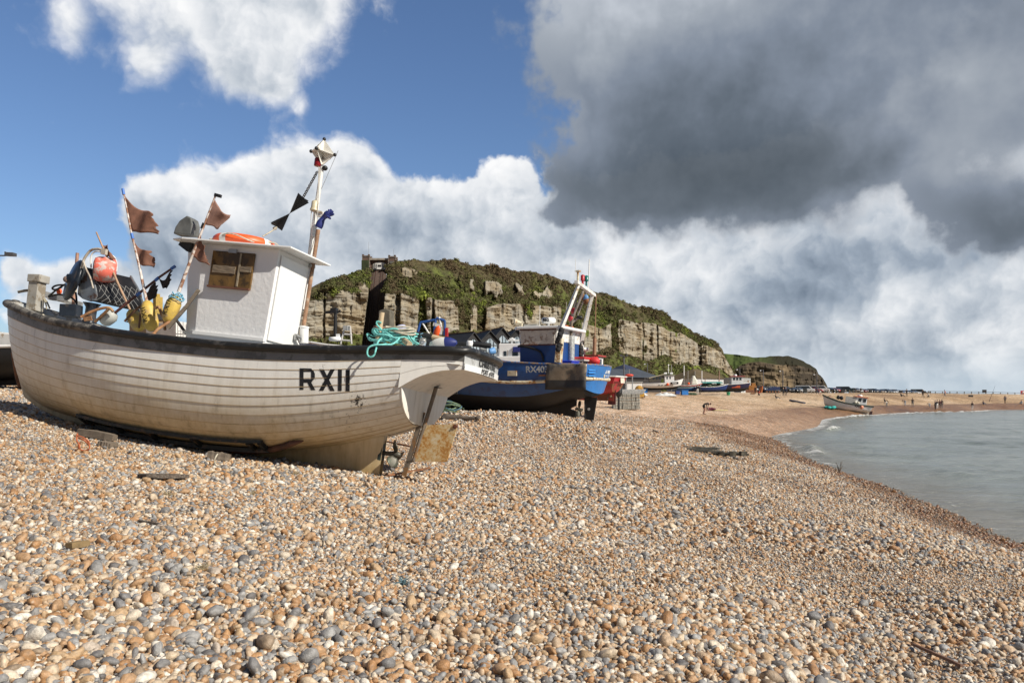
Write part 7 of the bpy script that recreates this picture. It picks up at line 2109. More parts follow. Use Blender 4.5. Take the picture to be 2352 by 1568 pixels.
# gear between the boats
def put(name, label, cat, x, y, d, fn, mats, rz=0, group=None, bevel=0, part='body'):
    b = at(x, y, d); z = hz(b.x, b.y)
    o = thing(name, label, cat, (b.x, b.y, z), (0, 0, rz), group)
    mb = MB(); fn(mb); mb.build(part, mats, o, bevel=bevel)
    return o
def blocks(mb):
    rr_ = random.Random(4)
    for r_ in range(4):
        for k in range(6): mb.box((-.98 + .39 * k + rr_.uniform(-.02, .02), rr_.uniform(-.03, .03), .15 + .34 * r_), (.36, .9, .31), (0, 0, rr_.uniform(-.04, .04)))
o = put('block_stack', 'stack of pale stone blocks wrapped in netting beside the red boat', 'block stack', 1437, 909, 72, blocks, mat('block_stone', (.36, .35, .31), .9, vs=5, var=.3, bump=.5, bs=12), .1, bevel=.03, part='blocks')
mb = MB()
for k in range(14): mb.tube([(-1.2 + k * .185, -.5, 0), (-1.2 + k * .185 + .05, -.49, .7), (-1.2 + k * .185, -.5, 1.4)], .012, 4)
for k in range(6): mb.tube([(-1.2, -.5, .1 + .24 * k), (0, -.5, .06 + .24 * k), (1.2, -.5, .1 + .24 * k)], .012, 4)
mb.build('netting', mat('net_grey', (.25, .25, .22), .9), o)
o = put('rescue_boat', 'small grey boat with orange light frame on top of the stone blocks', 'boat', 1450, 882, 78, lambda mb: mb.prism([(-1.1, .0), (1.0, .0), (1.35, .45), (-1.3, .45)], (0, .5, 1.25), (1, 0, 0), (0, 0, 1), 1.0), GREYP, 0, bevel=.05, part='hull')
mb = MB()
for x in (-.5, .1): mb.tube([(x, 0, 1.7), (x, 0, 3.0)], .05, 6)
mb.tube([(-.5, 0, 2.95), (.1, 0, 2.95)], .05, 6).tube([(-.2, 0, 2.9), (-.2, 0, 3.6)], .03, 5).build('light_frame', STEEL, o)
MB().ell((-.2, 0, 3.02), (.42, .3, .14), 12, 6).build('beacon', mat('beacon_red', (.6, .06, .03), .5), o)
o = put('outboard', 'black outboard engine under a cover between the red boat and the stone blocks', 'engine', 1421, 885, 70, lambda mb: mb.ell((0, 0, 1.55), (.3, .3, .5), 10, 8, jit=.2).bar((0, 0, 0), (0, 0, 1.2), .15, .15), BLACK, part='cowl')
o = put('machine_cabin', 'white box cabin beside the yellow winch', 'cabin', 1455, 900, 105, lambda mb: mb.box((0, 0, .9), (1.9, 1.6, 1.8)), WHITE, bevel=.05, part='shell')
MB().box((0, 0, 1.85), (2.1, 1.8, .1)).build('lid', GREYP, o)
o = put('winch', 'yellow rusty winch beside the white box cabin', 'winch', 1467, 901, 104, lambda mb: mb.lathe([(.35, -.5), (.55, -.45), (.3, -.4), (.3, .4), (.55, .45), (.35, .5)], 16, axis_matrix((0, 0, 1.0), (0, 1, 0))).lathe([(.55, -.5), (.55, .5)], 14, axis_matrix((.1, 0, .45), (0, 1, 0))), mat('winch_yellow', (.50, .27, .03), .6, vs=3, var=.3, wear=(.16, .08, .03), wearamt=.4), part='drum')
MB().box((0, 0, .2), (1.5, .9, .35)).build('base', RSTEEL, o)
for lab, x, y, d, sz, m_ in (('bright blue plastic crate in front of the low blue boat', 1572, 900, 140, (1.1, .8, .75), mat('crate_blue', (.02, .16, .48), .5, vs=3)), ('bright blue crate under the bow of the white clinker boat', 1481, 895, 142, (.8, .7, .65), mat('crate_blue', (.02, .16, .48), .5, vs=3)), ('dark blue crate behind the white sheeting', 1556, 897, 146, (.7, .6, .6), mat('crate_navy', (.02, .05, .2), .5))):
    put('crate', lab, 'crate', x, y, d, lambda mb, s=sz: mb.box((0, 0, s[2] / 2), s).box((0, 0, s[2]), (s[0] + .08, s[1] + .08, .1)), m_, .15, 'plastic crates among the boats', .02)
o = put('tub', 'green plastic tub in front of the navy blue boat', 'tub', 1673, 899.5, 150, lambda mb: mb.lathe([(.28, 0), (.34, .5), (.38, .52), (.38, .58), (.32, .58), (.26, .1), (.001, .1)], 18), mat('tub_green', (.03, .30, .16), .5))
for lab, x, y, d, w in (('crumpled white sheeting on the shingle before the white clinker boat', 1528, 898, 128, 2.9), ('crumpled white sheeting at the left of the white clinker boat', 1472, 897, 120, 1.6)):
    b = at(x, y, d); z = hz(b.x, b.y)
    xs_ = np.linspace(-1, 1, 34); ys_ = np.linspace(-1, 1, 16)
    rows = [[Vector((x_ * w * .62, y_ * .8, max(-.05, (1 - abs(x_) ** 2.5) * (1 - abs(y_) ** 2) * (.42 + 1.1 * float(fbm(np.array([x_ * 2.4 + w]), np.array([y_ * 2]), 4, 3)[0]))))) for x_ in xs_] for y_ in ys_]
    o = MB().grid(rows).build('tarpaulin', mat('sheet_white', (.6, .61, .6), .6, vs=3, var=.15), None)
    o.location = (b.x, b.y, z); tag(o, lab, 'tarpaulin', 'white sheets on the shingle')
o = put('net_heap', 'dark green heap of nets beside the blue crate', 'net heap', 1585, 897, 145, lambda mb: [mb.ell((k * .5 - .8, 0, .15), (.5, .4, .28), 8, 5, jit=.4) for k in range(4)], mat('net_green', (.03, .06, .03), .9, vs=6, var=.5))

# ---- vehicles
TYRE = mat('tyre', (.012, .012, .012), .8); GLASS = mat('car_glass', (.035, .045, .055), .06)
LAMPW = mat('headlamp', (.75, .76, .75), .15)
SH = {'car': ([(0, .35), (4.2, .35), (4.2, .75), (3.9, .92), (3.0, 1.0), (.25, 1.02), (0, .8)], [(.35, 1.0), (.85, 1.45), (2.2, 1.47), (3.1, .98)], 1.75),
      'estate': ([(0, .38), (4.5, .38), (4.5, .85), (4.1, 1.02), (3.2, 1.1), (.15, 1.1), (0, .8)], [(.12, 1.08), (.35, 1.62), (2.5, 1.66), (3.35, 1.08)], 1.8),
      'van': ([(0, .35), (5.0, .35), (5.0, .95), (4.7, 1.15), (4.25, 1.2), (.02, 1.2), (0, .9)], [(.02, 1.19), (.08, 1.95), (3.5, 1.97), (4.35, 1.18)], 1.95)}
_car = {}
def car(kind, paint, glass_full=True):
    key = (kind, paint.name)
    if key in _car: return copy_tree(_car[key])
    body, cab, w = SH[kind]
    o = thing('parked_van' if kind == 'van' else 'parked_car', '', 'van' if kind == 'van' else 'car')
    Ln = body[1][0]
    f = lambda q: [(Ln / 2 - a if False else a - Ln / 2, z) for a, z in q]
    MB().prism(f(body), (0, w / 2, 0), (1, 0, 0), (0, 0, 1), w).build('body', paint, o, bevel=.10)
    c = f(cab); mid = (c[1][0] + c[2][0]) / 2
    MB().prism(c, (0, w / 2 - .12, 0), (1, 0, 0), (0, 0, 1), w - .24).build('cabin', paint, o, bevel=.08)
    ins = [(c[0][0] + .28, c[0][1] + .06), (c[1][0] + .14, c[1][1] - .10), (c[2][0] - .08, c[2][1] - .10), (c[3][0] - .30, c[3][1] + .06)]
    for s in (1, -1): MB().prism(ins, (0, s * (w / 2 - .11) + .015, 0), (1, 0, 0), (0, 0, 1), .03).build('side_window', GLASS, o)
    a, b = Vector((c[2][0], 0, c[2][1])), Vector((c[3][0], 0, c[3][1])); nrm = Vector((b.z - a.z, 0, -(b.x - a.x))).normalized() * -.02
    q = [a.lerp(b, .12), a.lerp(b, .88)]
    MB().add([q[0] + Vector((0, w * .38, 0)) - nrm * -1, q[0] - Vector((0, w * .38, 0)) + nrm, q[1] - Vector((0, w * .42, 0)) + nrm, q[1] + Vector((0, w * .42, 0)) + nrm], [(0, 1, 2, 3)]).build('windscreen', GLASS, o, solid=.03)
    for x in (-Ln * .31, Ln * .31):
        for s in (1, -1):
            wh = MB().lathe([(.22, -.11), (.32, -.09), (.33, 0), (.32, .09), (.22, .11)], 16, axis_matrix((x, s * (w / 2 - .08), .33), (0, 1, 0)), mat=0).build('wheel', TYRE, o)
            MB().lathe([(.20, 0), (.18, .02), (.001, .025)], 12, axis_matrix((x, s * (w / 2 + .03), .33), (0, s, 0))).build('hub', STEEL, wh)
    for s in (1, -1): MB().box((Ln / 2 - .06, s * w * .36, .78), (.1, .32, .16)).build('headlight', LAMPW, o)
    MB().box((Ln / 2 + .01, 0, .48), (.05, w * .7, .18)).build('bumper', BLACK, o)
    _car[key] = o
    return o
paintm = lambda n, c: mat('paint_' + n, c, .28, vs=2, var=.05)
PT = {'silver': paintm('silver', (.40, .41, .42)), 'white': paintm('white', (.72, .73, .73)), 'black': paintm('black', (.014, .015, .018)), 'grey': paintm('grey', (.11, .12, .13)), 'red': paintm('red', (.36, .012, .02)), 'maroon': paintm('maroon', (.14, .01, .02)), 'teal': paintm('teal', (.035, .06, .07)), 'blue': paintm('blue', (.05, .09, .18)), 'brown': paintm('brown', (.20, .15, .11))}
rowd = lambda x: 226 + (x - 1770) * .26
CARS = [(1721, 'grey', 'car', 'dark grey car behind the rusty digger at the left end of the car row'), (1747, 'grey', 'car', 'grey car just left of the crawler tractor'), (1771, 'silver', 'estate', 'silver estate car behind the crawler tractor'), (1804, 'black', 'estate', 'large black estate car right of the crawler tractor'), (1822, 'black', 'car', 'black saloon between the black estate and the silver car'), (1835, 'silver', 'car', 'silver car immediately left of the white minibus'),
        (1849, 'white', 'van', 'white minibus with dark side windows, tallest in the car row'), (1872, 'red', 'car', 'red car between the white minibus and the white panel van'), (1884, 'white', 'van', 'white panel van with dark doorway right of the minibus'), (1907, 'black', 'car', 'black car between the white panel van and the bright red car'), (1918, 'red', 'car', 'bright red car in the middle of the row'), (1925, 'black', 'car', 'black car partly hidden behind the bright red car'),
        (1941, 'teal', 'van', 'dark teal van right of the bright red car'), (1965, 'silver', 'estate', 'silver off-roader with roof bars above the beached white boat'), (1978, 'maroon', 'car', 'maroon car right of the silver off-roader'), (1987, 'silver', 'car', 'pale silver car right of the maroon car'), (1998, 'black', 'car', 'black car next right of the pale silver car'), (2007, 'black', 'estate', 'black estate with raised roof beyond the beached boat'), (2017, 'brown', 'car', 'brown car between two black cars'), (2026, 'black', 'car', 'black car right of the brown car'),
        (2036, 'grey', 'estate', 'grey estate car beyond the sitting person'), (2045, 'silver', 'car', 'silver car third from the brown one'), (2054, 'silver', 'estate', 'silver estate above the stooping person'), (2063, 'blue', 'car', 'blue grey car above the stooping person'), (2072, 'silver', 'car', 'silver car above the man in dark coat'), (2081, 'black', 'car', 'black car above the man in dark coat'), (2090, 'grey', 'car', 'grey car near the end of the row'), (2100, 'silver', 'car', 'silver car next to the end van'), (2110, 'grey', 'van', 'dark grey van at the seaward end of the row')]
for x, c, kd, lab in CARS:
    d = rowd(x); b = at(x, 900, d); z = hz(b.x, b.y)
    o = car(kd, PT[c]); tag(o, lab, 'van' if kd == 'van' else 'car', 'vehicles parked along the beach road')
    side = x in (1849, 1884, 1941, 2110)
    o.location = (b.x, b.y, z); o.rotation_euler = (0, 0, R(-22 if side else -62) + random.uniform(-.06, .06)); o.scale = (1.12,) * 3
# crawler tractor and rusty digger
o = put('crawler_tractor', 'dark blue crawler tractor with black tracks on the shingle before the cars', 'tractor', 1772, 909, 200, lambda mb: mb.prism([(-1.9, .7), (1.9, .8), (1.9, 1.55), (.3, 1.65), (.2, 1.35), (-.6, 1.35), (-.9, 1.0), (-1.9, 1.0)], (0, .5, 0), (1, 0, 0), (0, 0, 1), 1.0), mat('tractor_navy', (.012, .025, .09), .5), bevel=.05)
for s in (-1, 1):
    tr_ = MB().prism([(-1.7, .1), (1.5, .1), (1.75, .35), (1.6, .75), (-1.7, .8), (-2.0, .45)], (0, s * .75 + .2, 0), (1, 0, 0), (0, 0, 1), .4).build('track', BLACK, o, bevel=.08)
    for k in range(5): MB().lathe([(.2, -.03), (.2, .03)], 12, axis_matrix((-1.4 + .7 * k, s * .98, .4), (0, s, 0))).build('roller', RUST, tr_)
MB().tube([(-1.2, 0, 1.0), (-1.5, 0, 2.2), (-.4, 0, 2.3), (-.2, 0, 1.4)], .05, 6).build('cab_frame', BLACK, o); MB().tube([(1.2, .1, 1.5), (1.2, .1, 2.1)], .05, 6).build('exhaust', BLACK, o)
MB().box((-2.5, 0, 1.0), (.25, 1.8, 1.5), (0, .2, 0)).build('blade', mat('blade_orange', (.45, .12, .02), .6), o)
MB().box((3.0, 0, .9), (2.0, 1.2, .12), (0, -.15, 0)).tube([(2, 0, .9), (4.1, 0, 1.5)], .06, 6).build('push_arm', BLACK, o)
o = put('digger', 'rusty orange digger with low brown bucket left of the crawler tractor', 'digger', 1727, 899, 205, lambda mb: mb.box((0, 0, 1.3), (1.9, 1.4, 1.3)).box((.3, 0, 2.1), (1, 1.2, .8)), mat('digger_orange', (.30, .12, .02), .7, vs=2, var=.4), bevel=.08)
MB().box((-.6, -.9, .45), (3.2, .6, .8)).build('bucket', mat('bucket_brown', (.17, .07, .035), .8, vs=2, var=.4), o, bevel=.06)
MB().bar((-.6, 0, 1.8), (-1.0, 0, 3.2), .2, .2).build('boom', mat('digger_orange', (.3, .12, .02), .7), o)
# bins, posts and benches along the road edge
nb = 0
for x, y, lab in ((1849, 903, 'black bin below the white minibus'), (1935, 905, 'black bin below the dark teal van'), (1999, 907, 'wide black bin right of the beached boat cabin'), (2069, 906, 'black bin in the gap near the end of the car row')):
    put('litter_bin', lab, 'bin', x, y, rowd(x) - 13, lambda mb: mb.box((0, 0, .62), (.9, .7, 1.2)).box((0, 0, 1.27), (1.0, .8, .1)).box((0, 0, .03), (1.1, .9, .1), None, 1), [mat('bin_black', (.02, .022, .022), .6), GREYP], 0, 'bins along the road edge', .03)
pmat = mat('post_grey_wood', (.20, .17, .13), .9, vs=3)
proto = None
for i in range(34):
    x = 1838 + i * 8.1; d = rowd(x) - 10; b = at(x, 905, d); z = hz(b.x, b.y)
    if proto is None:
        pb2 = MB().box((0, 0, .45), (.16, .16, .95)).prism([(-.08, 0), (.08, 0), (0, .08)], (0, .08, .92), (1, 0, 0), (0, 0, 1), .16).build('bollard', pmat, None); proto = pb2; o = pb2
    else: o = copy_tree(proto)
    o.location = (b.x, b.y, z)
    tag(o, 'one of the short wooden bollards along the road edge below the cars', 'bollard', 'bollards below the parked cars')
for i in range(4):
    x = 2121 + i * 4.2 + (i > 1) * 3; d = 300; b = at(x, 910, d); z = hz(b.x, b.y)
    o = MB().box((0, 0, .55), (.35, .35, 1.5)).box((0, 0, 1.32), (.4, .4, .1)).build('timber_pile', mat('pile_dark', (.05, .045, .04), .9), None); o.location = (b.x, b.y, z)
    tag(o, 'one of the stout dark timber piles at the seaward end of the cars', 'pile', 'timber piles at the end of the cars')
# railing to the right
ra = at(2132, 912, 290); rl = thing('railing', 'long grey post and rail fence along the skyline at the right edge', 'railing', (ra.x, ra.y, hz(ra.x, ra.y)))
RG = mat('railing_grey', (.16, .17, .17), .6)
pts_ = []
for i in range(17):
    x = 2132 + i * 16.6; d = 290 + i * -.6; b = at(x, 912, d); pts_.append(Vector((b.x, b.y, max(2.45, hz(b.x, b.y)))))
for p in pts_: MB().box(p - ra + Vector((0, 0, .55 + (ra.z - rl.location.z))), (.22, .22, 1.3)).build('post', RG, rl)
for h_ in (1.15, .6):
    o = MB().tube([p - ra + Vector((0, 0, h_ + (ra.z - rl.location.z))) for p in pts_], .07, 6).build('rail', RG, rl)
for x, w, h_, m_, lab in ((2261, 1.5, 1.0, DKW, 'dark square notice board on the railing'), (2364 - 14, 1.8, 1.2, mat('sign_red', (.40, .02, .03), .5), 'red warning notice board at the right end of the railing')):
    b = at(x, 904, 283); o = thing('notice_board', lab, 'sign', (b.x, b.y, hz(b.x, b.y)))
    MB().box((0, 0, 1.35), (w, .08, h_)).build('panel', m_, o, bevel=.02)
    if 'red' in lab: MB().ell((0, -.06, 1.4), (.28, .03, .36), 10, 8).build('pictogram', WHITE, o)
    MB().box((-.4, .1, .5), (.1, .1, 1.4)).build('post', RG, o); MB().box((.4, .1, .5), (.1, .1, 1.4)).build('post', RG, o)
# ================================================================== people
SKIN = mat('skin', (.50, .30, .22), .6, vs=8, var=.06)
HAIRM = {'dark': mat('hair_dark', (.025, .018, .013), .8), 'brown': mat('hair_brown', (.09, .05, .025), .8), 'grey': mat('hair_grey', (.3, .28, .26), .8)}
cl_ = lambda n, c: mat('cloth_' + n, c, .85, vs=8, var=.12)
CLO = {'black': cl_('black', (.018, .018, .02)), 'navy': cl_('navy', (.02, .03, .08)), 'white': cl_('white', (.62, .62, .6)), 'pink': cl_('pink', (.60, .25, .20)), 'blue': cl_('denim', (.10, .15, .28)), 'grey': cl_('grey', (.16, .17, .18)), 'paleblue': cl_('paleblue', (.33, .38, .46)), 'red': cl_('red', (.4, .04, .03)), 'maroon': cl_('maroon', (.10, .015, .03))}
JOINTS = {   # x right, y forward, z up
    'stand': dict(pel=(0, 0, .93), sp=(0, .01, 1.15), ch=(0, .01, 1.36), nk=(0, .01, 1.5), hd=(0, .03, 1.64), sh=(.18, 0, 1.43), eb=(.24, -.03, 1.14), wr=(.25, .06, .90), fh=(.25, .08, .80), hp=(.10, 0, .90), kn=(.11, .03, .50), an=(.11, 0, .10), to=(.12, .14, .04)),
    'walk': dict(pel=(0, 0, .92), sp=(0, .02, 1.14), ch=(0, .04, 1.35), nk=(0, .06, 1.49), hd=(0, .09, 1.63), sh=(.18, .03, 1.42), eb=(.23, -.10, 1.14), wr=(.24, .05, .92), fh=(.24, .09, .83), hp=(.10, 0, .89), kn=(.10, .12, .50), an=(.10, .16, .10), to=(.10, .30, .05), kn2=(.10, .02, .48), an2=(.10, -.26, .14), to2=(.10, -.15, .04)),
    'bend': dict(pel=(0, -.05, .84), sp=(0, .13, .98), ch=(0, .34, 1.02), nk=(0, .46, 1.00), hd=(0, .58, .97), sh=(.17, .37, .98), eb=(.19, .34, .70), wr=(.17, .30, .43), fh=(.16, .30, .34), hp=(.10, -.03, .80), kn=(.12, .10, .46), an=(.12, -.02, .10), to=(.13, .13, .04)),
    'sit': dict(pel=(0, 0, .14), sp=(0, -.06, .36), ch=(0, -.08, .58), nk=(0, -.05, .72), hd=(0, -.02, .86), sh=(.18, -.08, .64), eb=(.24, .0, .38), wr=(.18, .22, .36), fh=(.14, .30, .38), hp=(.10, .04, .13), kn=(.12, .42, .42), an=(.12, .66, .10), to=(.12, .80, .08)),
    'kneel': dict(pel=(0, 0, .42), sp=(0, .08, .62), ch=(0, .18, .80), nk=(0, .26, .92), hd=(0, .34, 1.03), sh=(.17, .20, .86), eb=(.20, .28, .60), wr=(.15, .46, .48), fh=(.13, .54, .44), hp=(.10, .02, .40), kn=(.12, .36, .12), an=(.11, -.04, .10), to=(.11, -.16, .05)),
}


def person(label, x, y, d, pose, yaw, top, legs, hair='dark', k=1.0, bare_legs=False, sleeves=False, fingers=False, group=None):
    g_ = ground_at(x, y)
    b = g_ if abs(g_.y - d) < .3 * d else at(x, y, d)
    z = hz(b.x, b.y)
    o = thing('person', label, 'person', (b.x, b.y, z), (0, 0, R(yaw)), group, k)
    J = JOINTS[pose]; V, E, Rd, Z = [], [], [], []
    def v(p, r, zone): V.append(p); Rd.append(r); Z.append(zone); return len(V) - 1
    pel = v(J['pel'], .125, 1); sp = v(J['sp'], .12, 0); ch = v(J['ch'], .14, 0); nk = v(J['nk'], .055, 2)
    hv = Vector(J['hd']); nv = Vector(J['nk']); ax = (hv - nv).normalized()
    h1 = v(tuple(hv - ax * .03), .082, 2); h2 = v(tuple(hv + ax * .07), .075, 2)
    E += [(pel, sp), (sp, ch), (ch, nk), (nk, h1), (h1, h2)]
    for s in (1, -1):
        g = lambda n: (lambda q: (q[0] * s, q[1], q[2]))(J[n + '2'] if (s < 0 and n + '2' in J) else J[n])
        sh = v(g('sh'), .062, 0); eb = v(g('eb'), .045, 0 if not sleeves else 2); wr = v(g('wr'), .032, 2 if sleeves else 0); fh = v(g('fh'), .034, 2)
        hp = v(g('hp'), .095, 1); kn = v(g('kn'), .062, 2 if bare_legs else 1); an = v(g('an'), .042, 2 if bare_legs else 1); to = v(g('to'), .038, 3)
        E += [(ch, sh), (sh, eb), (eb, wr), (wr, fh), (pel, hp), (hp, kn), (kn, an), (an, to)]
    me = bpy.data.meshes.new('body'); me.from_pydata(V, E, [])
    ob = bpy.data.objects.new('tmp', me); C.objects.link(ob)
    sk = ob.modifiers.new('skin', 'SKIN'); sk.use_smooth_shade = True
    for i, r_ in enumerate(Rd): me.skin_vertices[0].data[i].radius = (r_, r_ * (.75 if i in (1, 2) else 1))
    me.skin_vertices[0].data[0].use_root = True
    sb = ob.modifiers.new('sub', 'SUBSURF'); sb.levels = 1
    m2 = bpy.data.meshes.new_from_object(ob.evaluated_get(bpy.context.evaluated_depsgraph_get()))
    bpy.data.objects.remove(ob)
    for m_ in (CLO[top], CLO[legs], SKIN, BLACK): m2.materials.append(m_)
    segs = [(Vector(V[a]), Vector(V[c]), Z[a], Z[c]) for a, c in E]
    for p in m2.polygons:
        c = p.center; best = (9, 0)
        for a, q, za, zb in segs:
            ab = q - a; t = max(0, min(1, (c - a).dot(ab) / max(1e-6, ab.length_squared)))
            dd = (a + ab * t - c).length
            if dd < best[0]: best = (dd, za if t < .5 else zb)
        p.material_index = best[1]; p.use_smooth = True
    bo = bpy.data.objects.new('body', m2); C.objects.link(bo); bo.parent = o
    if fingers:
        for s in (1, -1):
            h0 = Vector(J['fh']); h0.x *= s; mb = MB()
            for i in range(4): mb.tube([h0 + Vector(((i - 1.5) * .02, 0, -.01)), h0 + Vector(((i - 1.5) * .022, .02, -.06)), h0 + Vector(((i - 1.5) * .02, .045, -.085 + .005 * abs(i - 1.5)))], [.011, .010, .007], 6)
            mb.tube([h0 + Vector((-s * .03, .01, .02)), h0 + Vector((-s * .055, .035, -.02))], [.012, .008], 6)
            mb.build('fingers', SKIN, bo)
    M = axis_matrix(hv + ax * .035 - Vector((0, .02, 0)) * (0 if pose == 'bend' else 1), ax, (1, 0, 0))
    MB().lathe([(.085, -.05), (.098, 0), (.09, .05), (.06, .085), (.001, .10)], 12, M).build('hair', HAIRM[hair], bo)
    return o

FG = 'people on the far shore'
person('bending man in black top and shorts with bare legs, reaching down to the shingle', 1616.5, 952, 92, 'bend', -80, 'black', 'black', 'brown', 1.0, True, True, True)
person('person in pink top standing at the bow of the white boat by the sea', *Gpx(1420, 790), 134, 'stand', 60, 'pink', 'blue', 'brown', 1.0, sleeves=True, group=FG)
person('person in dark top crouching right of the one in pink', *Gpx(1442, 790), 135, 'kneel', -120, 'navy', 'blue', 'dark', 1.0, group=FG)
person('man in black jacket and pale trousers standing among the boats', 1602, 899, 148, 'stand', 170, 'black', 'white', 'dark', 1.02, group='couple among the boats')
person('woman in dark coat and dark trousers close to the man in pale trousers', 1607, 899, 148.4, 'stand', 190, 'black', 'black', 'brown', .97, group='couple among the boats')
person('tall person in dark coat standing left of the crawler tractor', *Gpx(230, 612), 185, 'stand', 120, 'black', 'black', group=FG)
person('person crouching low beside the one left of the tractor', *Gpx(280, 635), 180, 'kneel', -60, 'red', 'black', 'brown', .95, group=FG)
person('person sitting on the shingle in front of the tractor', *Gpx(560, 690), 170, 'sit', -90, 'black', 'grey', group=FG)
person('dark dressed person standing at the right end of the tractor', *Gpx(675, 635), 190, 'stand', 200, 'black', 'black', group=FG)
person('dark dressed person with pale hair right of the tractor pair', *Gpx(715, 635), 191, 'stand', 160, 'navy', 'black', 'grey', group=FG)
person('person in grey walking below the white panel van', *Gpx(1220, 612), 200, 'walk', -90, 'grey', 'navy', group=FG)
person('person in dark top and pale shorts with bare legs below the white panel van', *Gpx(1260, 640), 190, 'stand', 180, 'black', 'white', 'brown', 1.0, True, group=FG)
person('person sitting near the bollards right of the white panel van', *Gpx(1385, 602), 205, 'sit', -100, 'grey', 'white', 'dark', group=FG)
Hpx = lambda x, y: (x / 6.83 + 2007.6, y / 6.83 + 850.7)
person('person in black sitting with legs out on the slope behind the beached boat', *Hpx(165, 500), 165, 'sit', -100, 'black', 'black', group=FG)
person('person in white stooping at the stern of the beached boat', *Hpx(200, 575), 150, 'bend', 120, 'white', 'grey', 'grey', .95, group=FG)
person('person in pale blue trousers bending down on the open shingle', *Hpx(490, 550), 158, 'bend', 100, 'grey', 'paleblue', 'dark', 1.0, group=FG)
person('man in dark coat standing alone on the open shingle', *Hpx(605, 578), 152, 'stand', 150, 'black', 'grey', group=FG)
person('child in pale blue bending beside the group', *Hpx(878, 578), 155, 'bend', 90, 'paleblue', 'paleblue', 'brown', .8, group=FG)
person('tallest of the huddled group, in black with pale cap', *Hpx(963, 625), 148, 'stand', 30, 'black', 'black', 'grey', 1.08, group=FG)
person('person in black with pale trousers in the huddled group', *Hpx(990, 605), 150, 'stand', 200, 'black', 'white', 'dark', 1.0, group=FG)
person('person in maroon in the middle of the huddled group', *Hpx(1030, 598), 153, 'stand', 160, 'maroon', 'black', 'dark', .95, group=FG)
person('person in black and grey at the right of the huddled group', *Hpx(1065, 600), 153, 'stand', 140, 'black', 'grey', 'dark', 1.0, group=FG)
person('lone person in dark top and pale trousers near the surf at the right', *Hpx(1540, 625), 162, 'stand', 120, 'black', 'white', 'dark', 1.0, group=FG)
person('tall dark person standing on the right hand slope', *Hpx(2055, 525), 200, 'stand', 170, 'navy', 'black', 'brown', 1.1, group=FG)
person('person in pale grey sitting at the right edge', *Hpx(2310, 535), 195, 'sit', 120, 'paleblue', 'grey', 'dark', 1.0, group=FG)
person('person sitting with fishing rod on the right hand slope', *Hpx(1715, 540), 195, 'sit', -80, 'navy', 'grey', 'dark', 1.0, group=FG)
person('dark person walking below the last van', *Hpx(768, 418), 262, 'walk', 100, 'black', 'black', 'dark', 1.05, group=FG)
person('tall dark person standing below the end of the cars', *Hpx(512, 408), 255, 'stand', 180, 'black', 'black', 'dark', 1.05, group=FG)
person('person in black sitting low below the end of the cars', *Hpx(425, 412), 252, 'sit', -90, 'black', 'black', 'dark', 1.1, group=FG)
person('person in white and black by the timber piles', *Hpx(862, 422), 262, 'kneel', 90, 'white', 'black', 'dark', 1.1, group=FG)
person('walker in pale pink top on the skyline by the railing', *Hpx(1112, 428), 280, 'walk', 90, 'pink', 'grey', 'brown', 1.05, group=FG)
# dog, rod, barrow, box
b = at(*Hpx(1137, 430), 280); o = thing('dog', 'small black dog beside the walker on the skyline', 'dog', (b.x, b.y, hz(b.x, b.y)))
mb = MB().ell((0, 0, .36), (.30, .12, .14), 10, 7).ell((.34, 0, .50), (.13, .085, .10), 8, 6).ell((.45, 0, .47), (.08, .05, .05), 8, 5).tube([(.2, 0, .42), (.32, 0, .50)], [.09, .07], 7).tube([(-.28, 0, .42), (-.42, 0, .56)], [.03, .015], 5)
for x in (.2, -.2):
    for s in (.07, -.07): mb.tube([(x, s, .32), (x + (.03 if x < 0 else 0), s, .17), (x - .02, s, 0)], [.05, .03, .025], 6)
mb.ell((.30, .07, .57), (.03, .015, .05)).ell((.30, -.07, .57), (.03, .015, .05)).build('body', mat('fur_black', (.015, .014, .013), .8), o)
b = at(*Hpx(1800, 510), 195); o = thing('fishing_rod', 'thin fishing rod leaning up on the right hand slope', 'fishing rod', (b.x, b.y, hz(b.x, b.y)))
MB().tube([(0, 0, 0), (.9, 0, 2.4), (1.5, 0, 4.0)], [.04, .03, .02], 5).build('rod', BLACK, o); MB().tube([(0, 0, 0), (.35, .1, .95)], .03, 5).ell((.22, 0, .6), (.08, .06, .08)).build('rest', BLACK, o)
b = at(*Hpx(1517, 490), 210); o = thing('tackle_box', 'dark tackle box lying on the right hand slope', 'box', (b.x, b.y, hz(b.x, b.y)))
MB().box((0, 0, .25), (1.0, .5, .5)).build('box', DKW, o, bevel=.03); MB().box((0, 0, .52), (1.04, .54, .06)).build('lid', GREYP, o)
b = at(*Gpx(270, 625), 178); o = thing('dog', 'brown dog lying beside the crouching person left of the tractor', 'dog', (b.x - 1.2, b.y, hz(b.x, b.y)))
mb = MB().ell((0, 0, .22), (.42, .17, .2), 10, 7).ell((.45, 0, .40), (.16, .11, .13), 8, 6).ell((.60, 0, .37), (.09, .06, .06), 8, 5).tube([(.28, 0, .30), (.42, 0, .40)], [.12, .09], 7)
for s in (.12, -.12): mb.tube([(.25, s, .15), (.55, s, .05)], [.06, .04], 6).tube([(-.25, s, .14), (-.02, s * 1.3, .05)], [.08, .04], 6).ell((.42, s * .8, .50), (.04, .02, .07))
mb.build('body', mat('fur_brown', (.18, .08, .03), .8), o)
b = at(*Gpx(1430, 815), 131); o = thing('net_pile', 'teal heap of net at the bow of the white boat by the sea', 'net heap', (b.x, b.y, hz(b.x, b.y)))
mb = MB(); rr_ = random.Random(6)
for k in range(9): mb.ell((rr_.uniform(-.8, .7), rr_.uniform(-.3, .3), .12 + rr_.uniform(0, .3)), (.42, .35, .22), 8, 5, jit=.4)
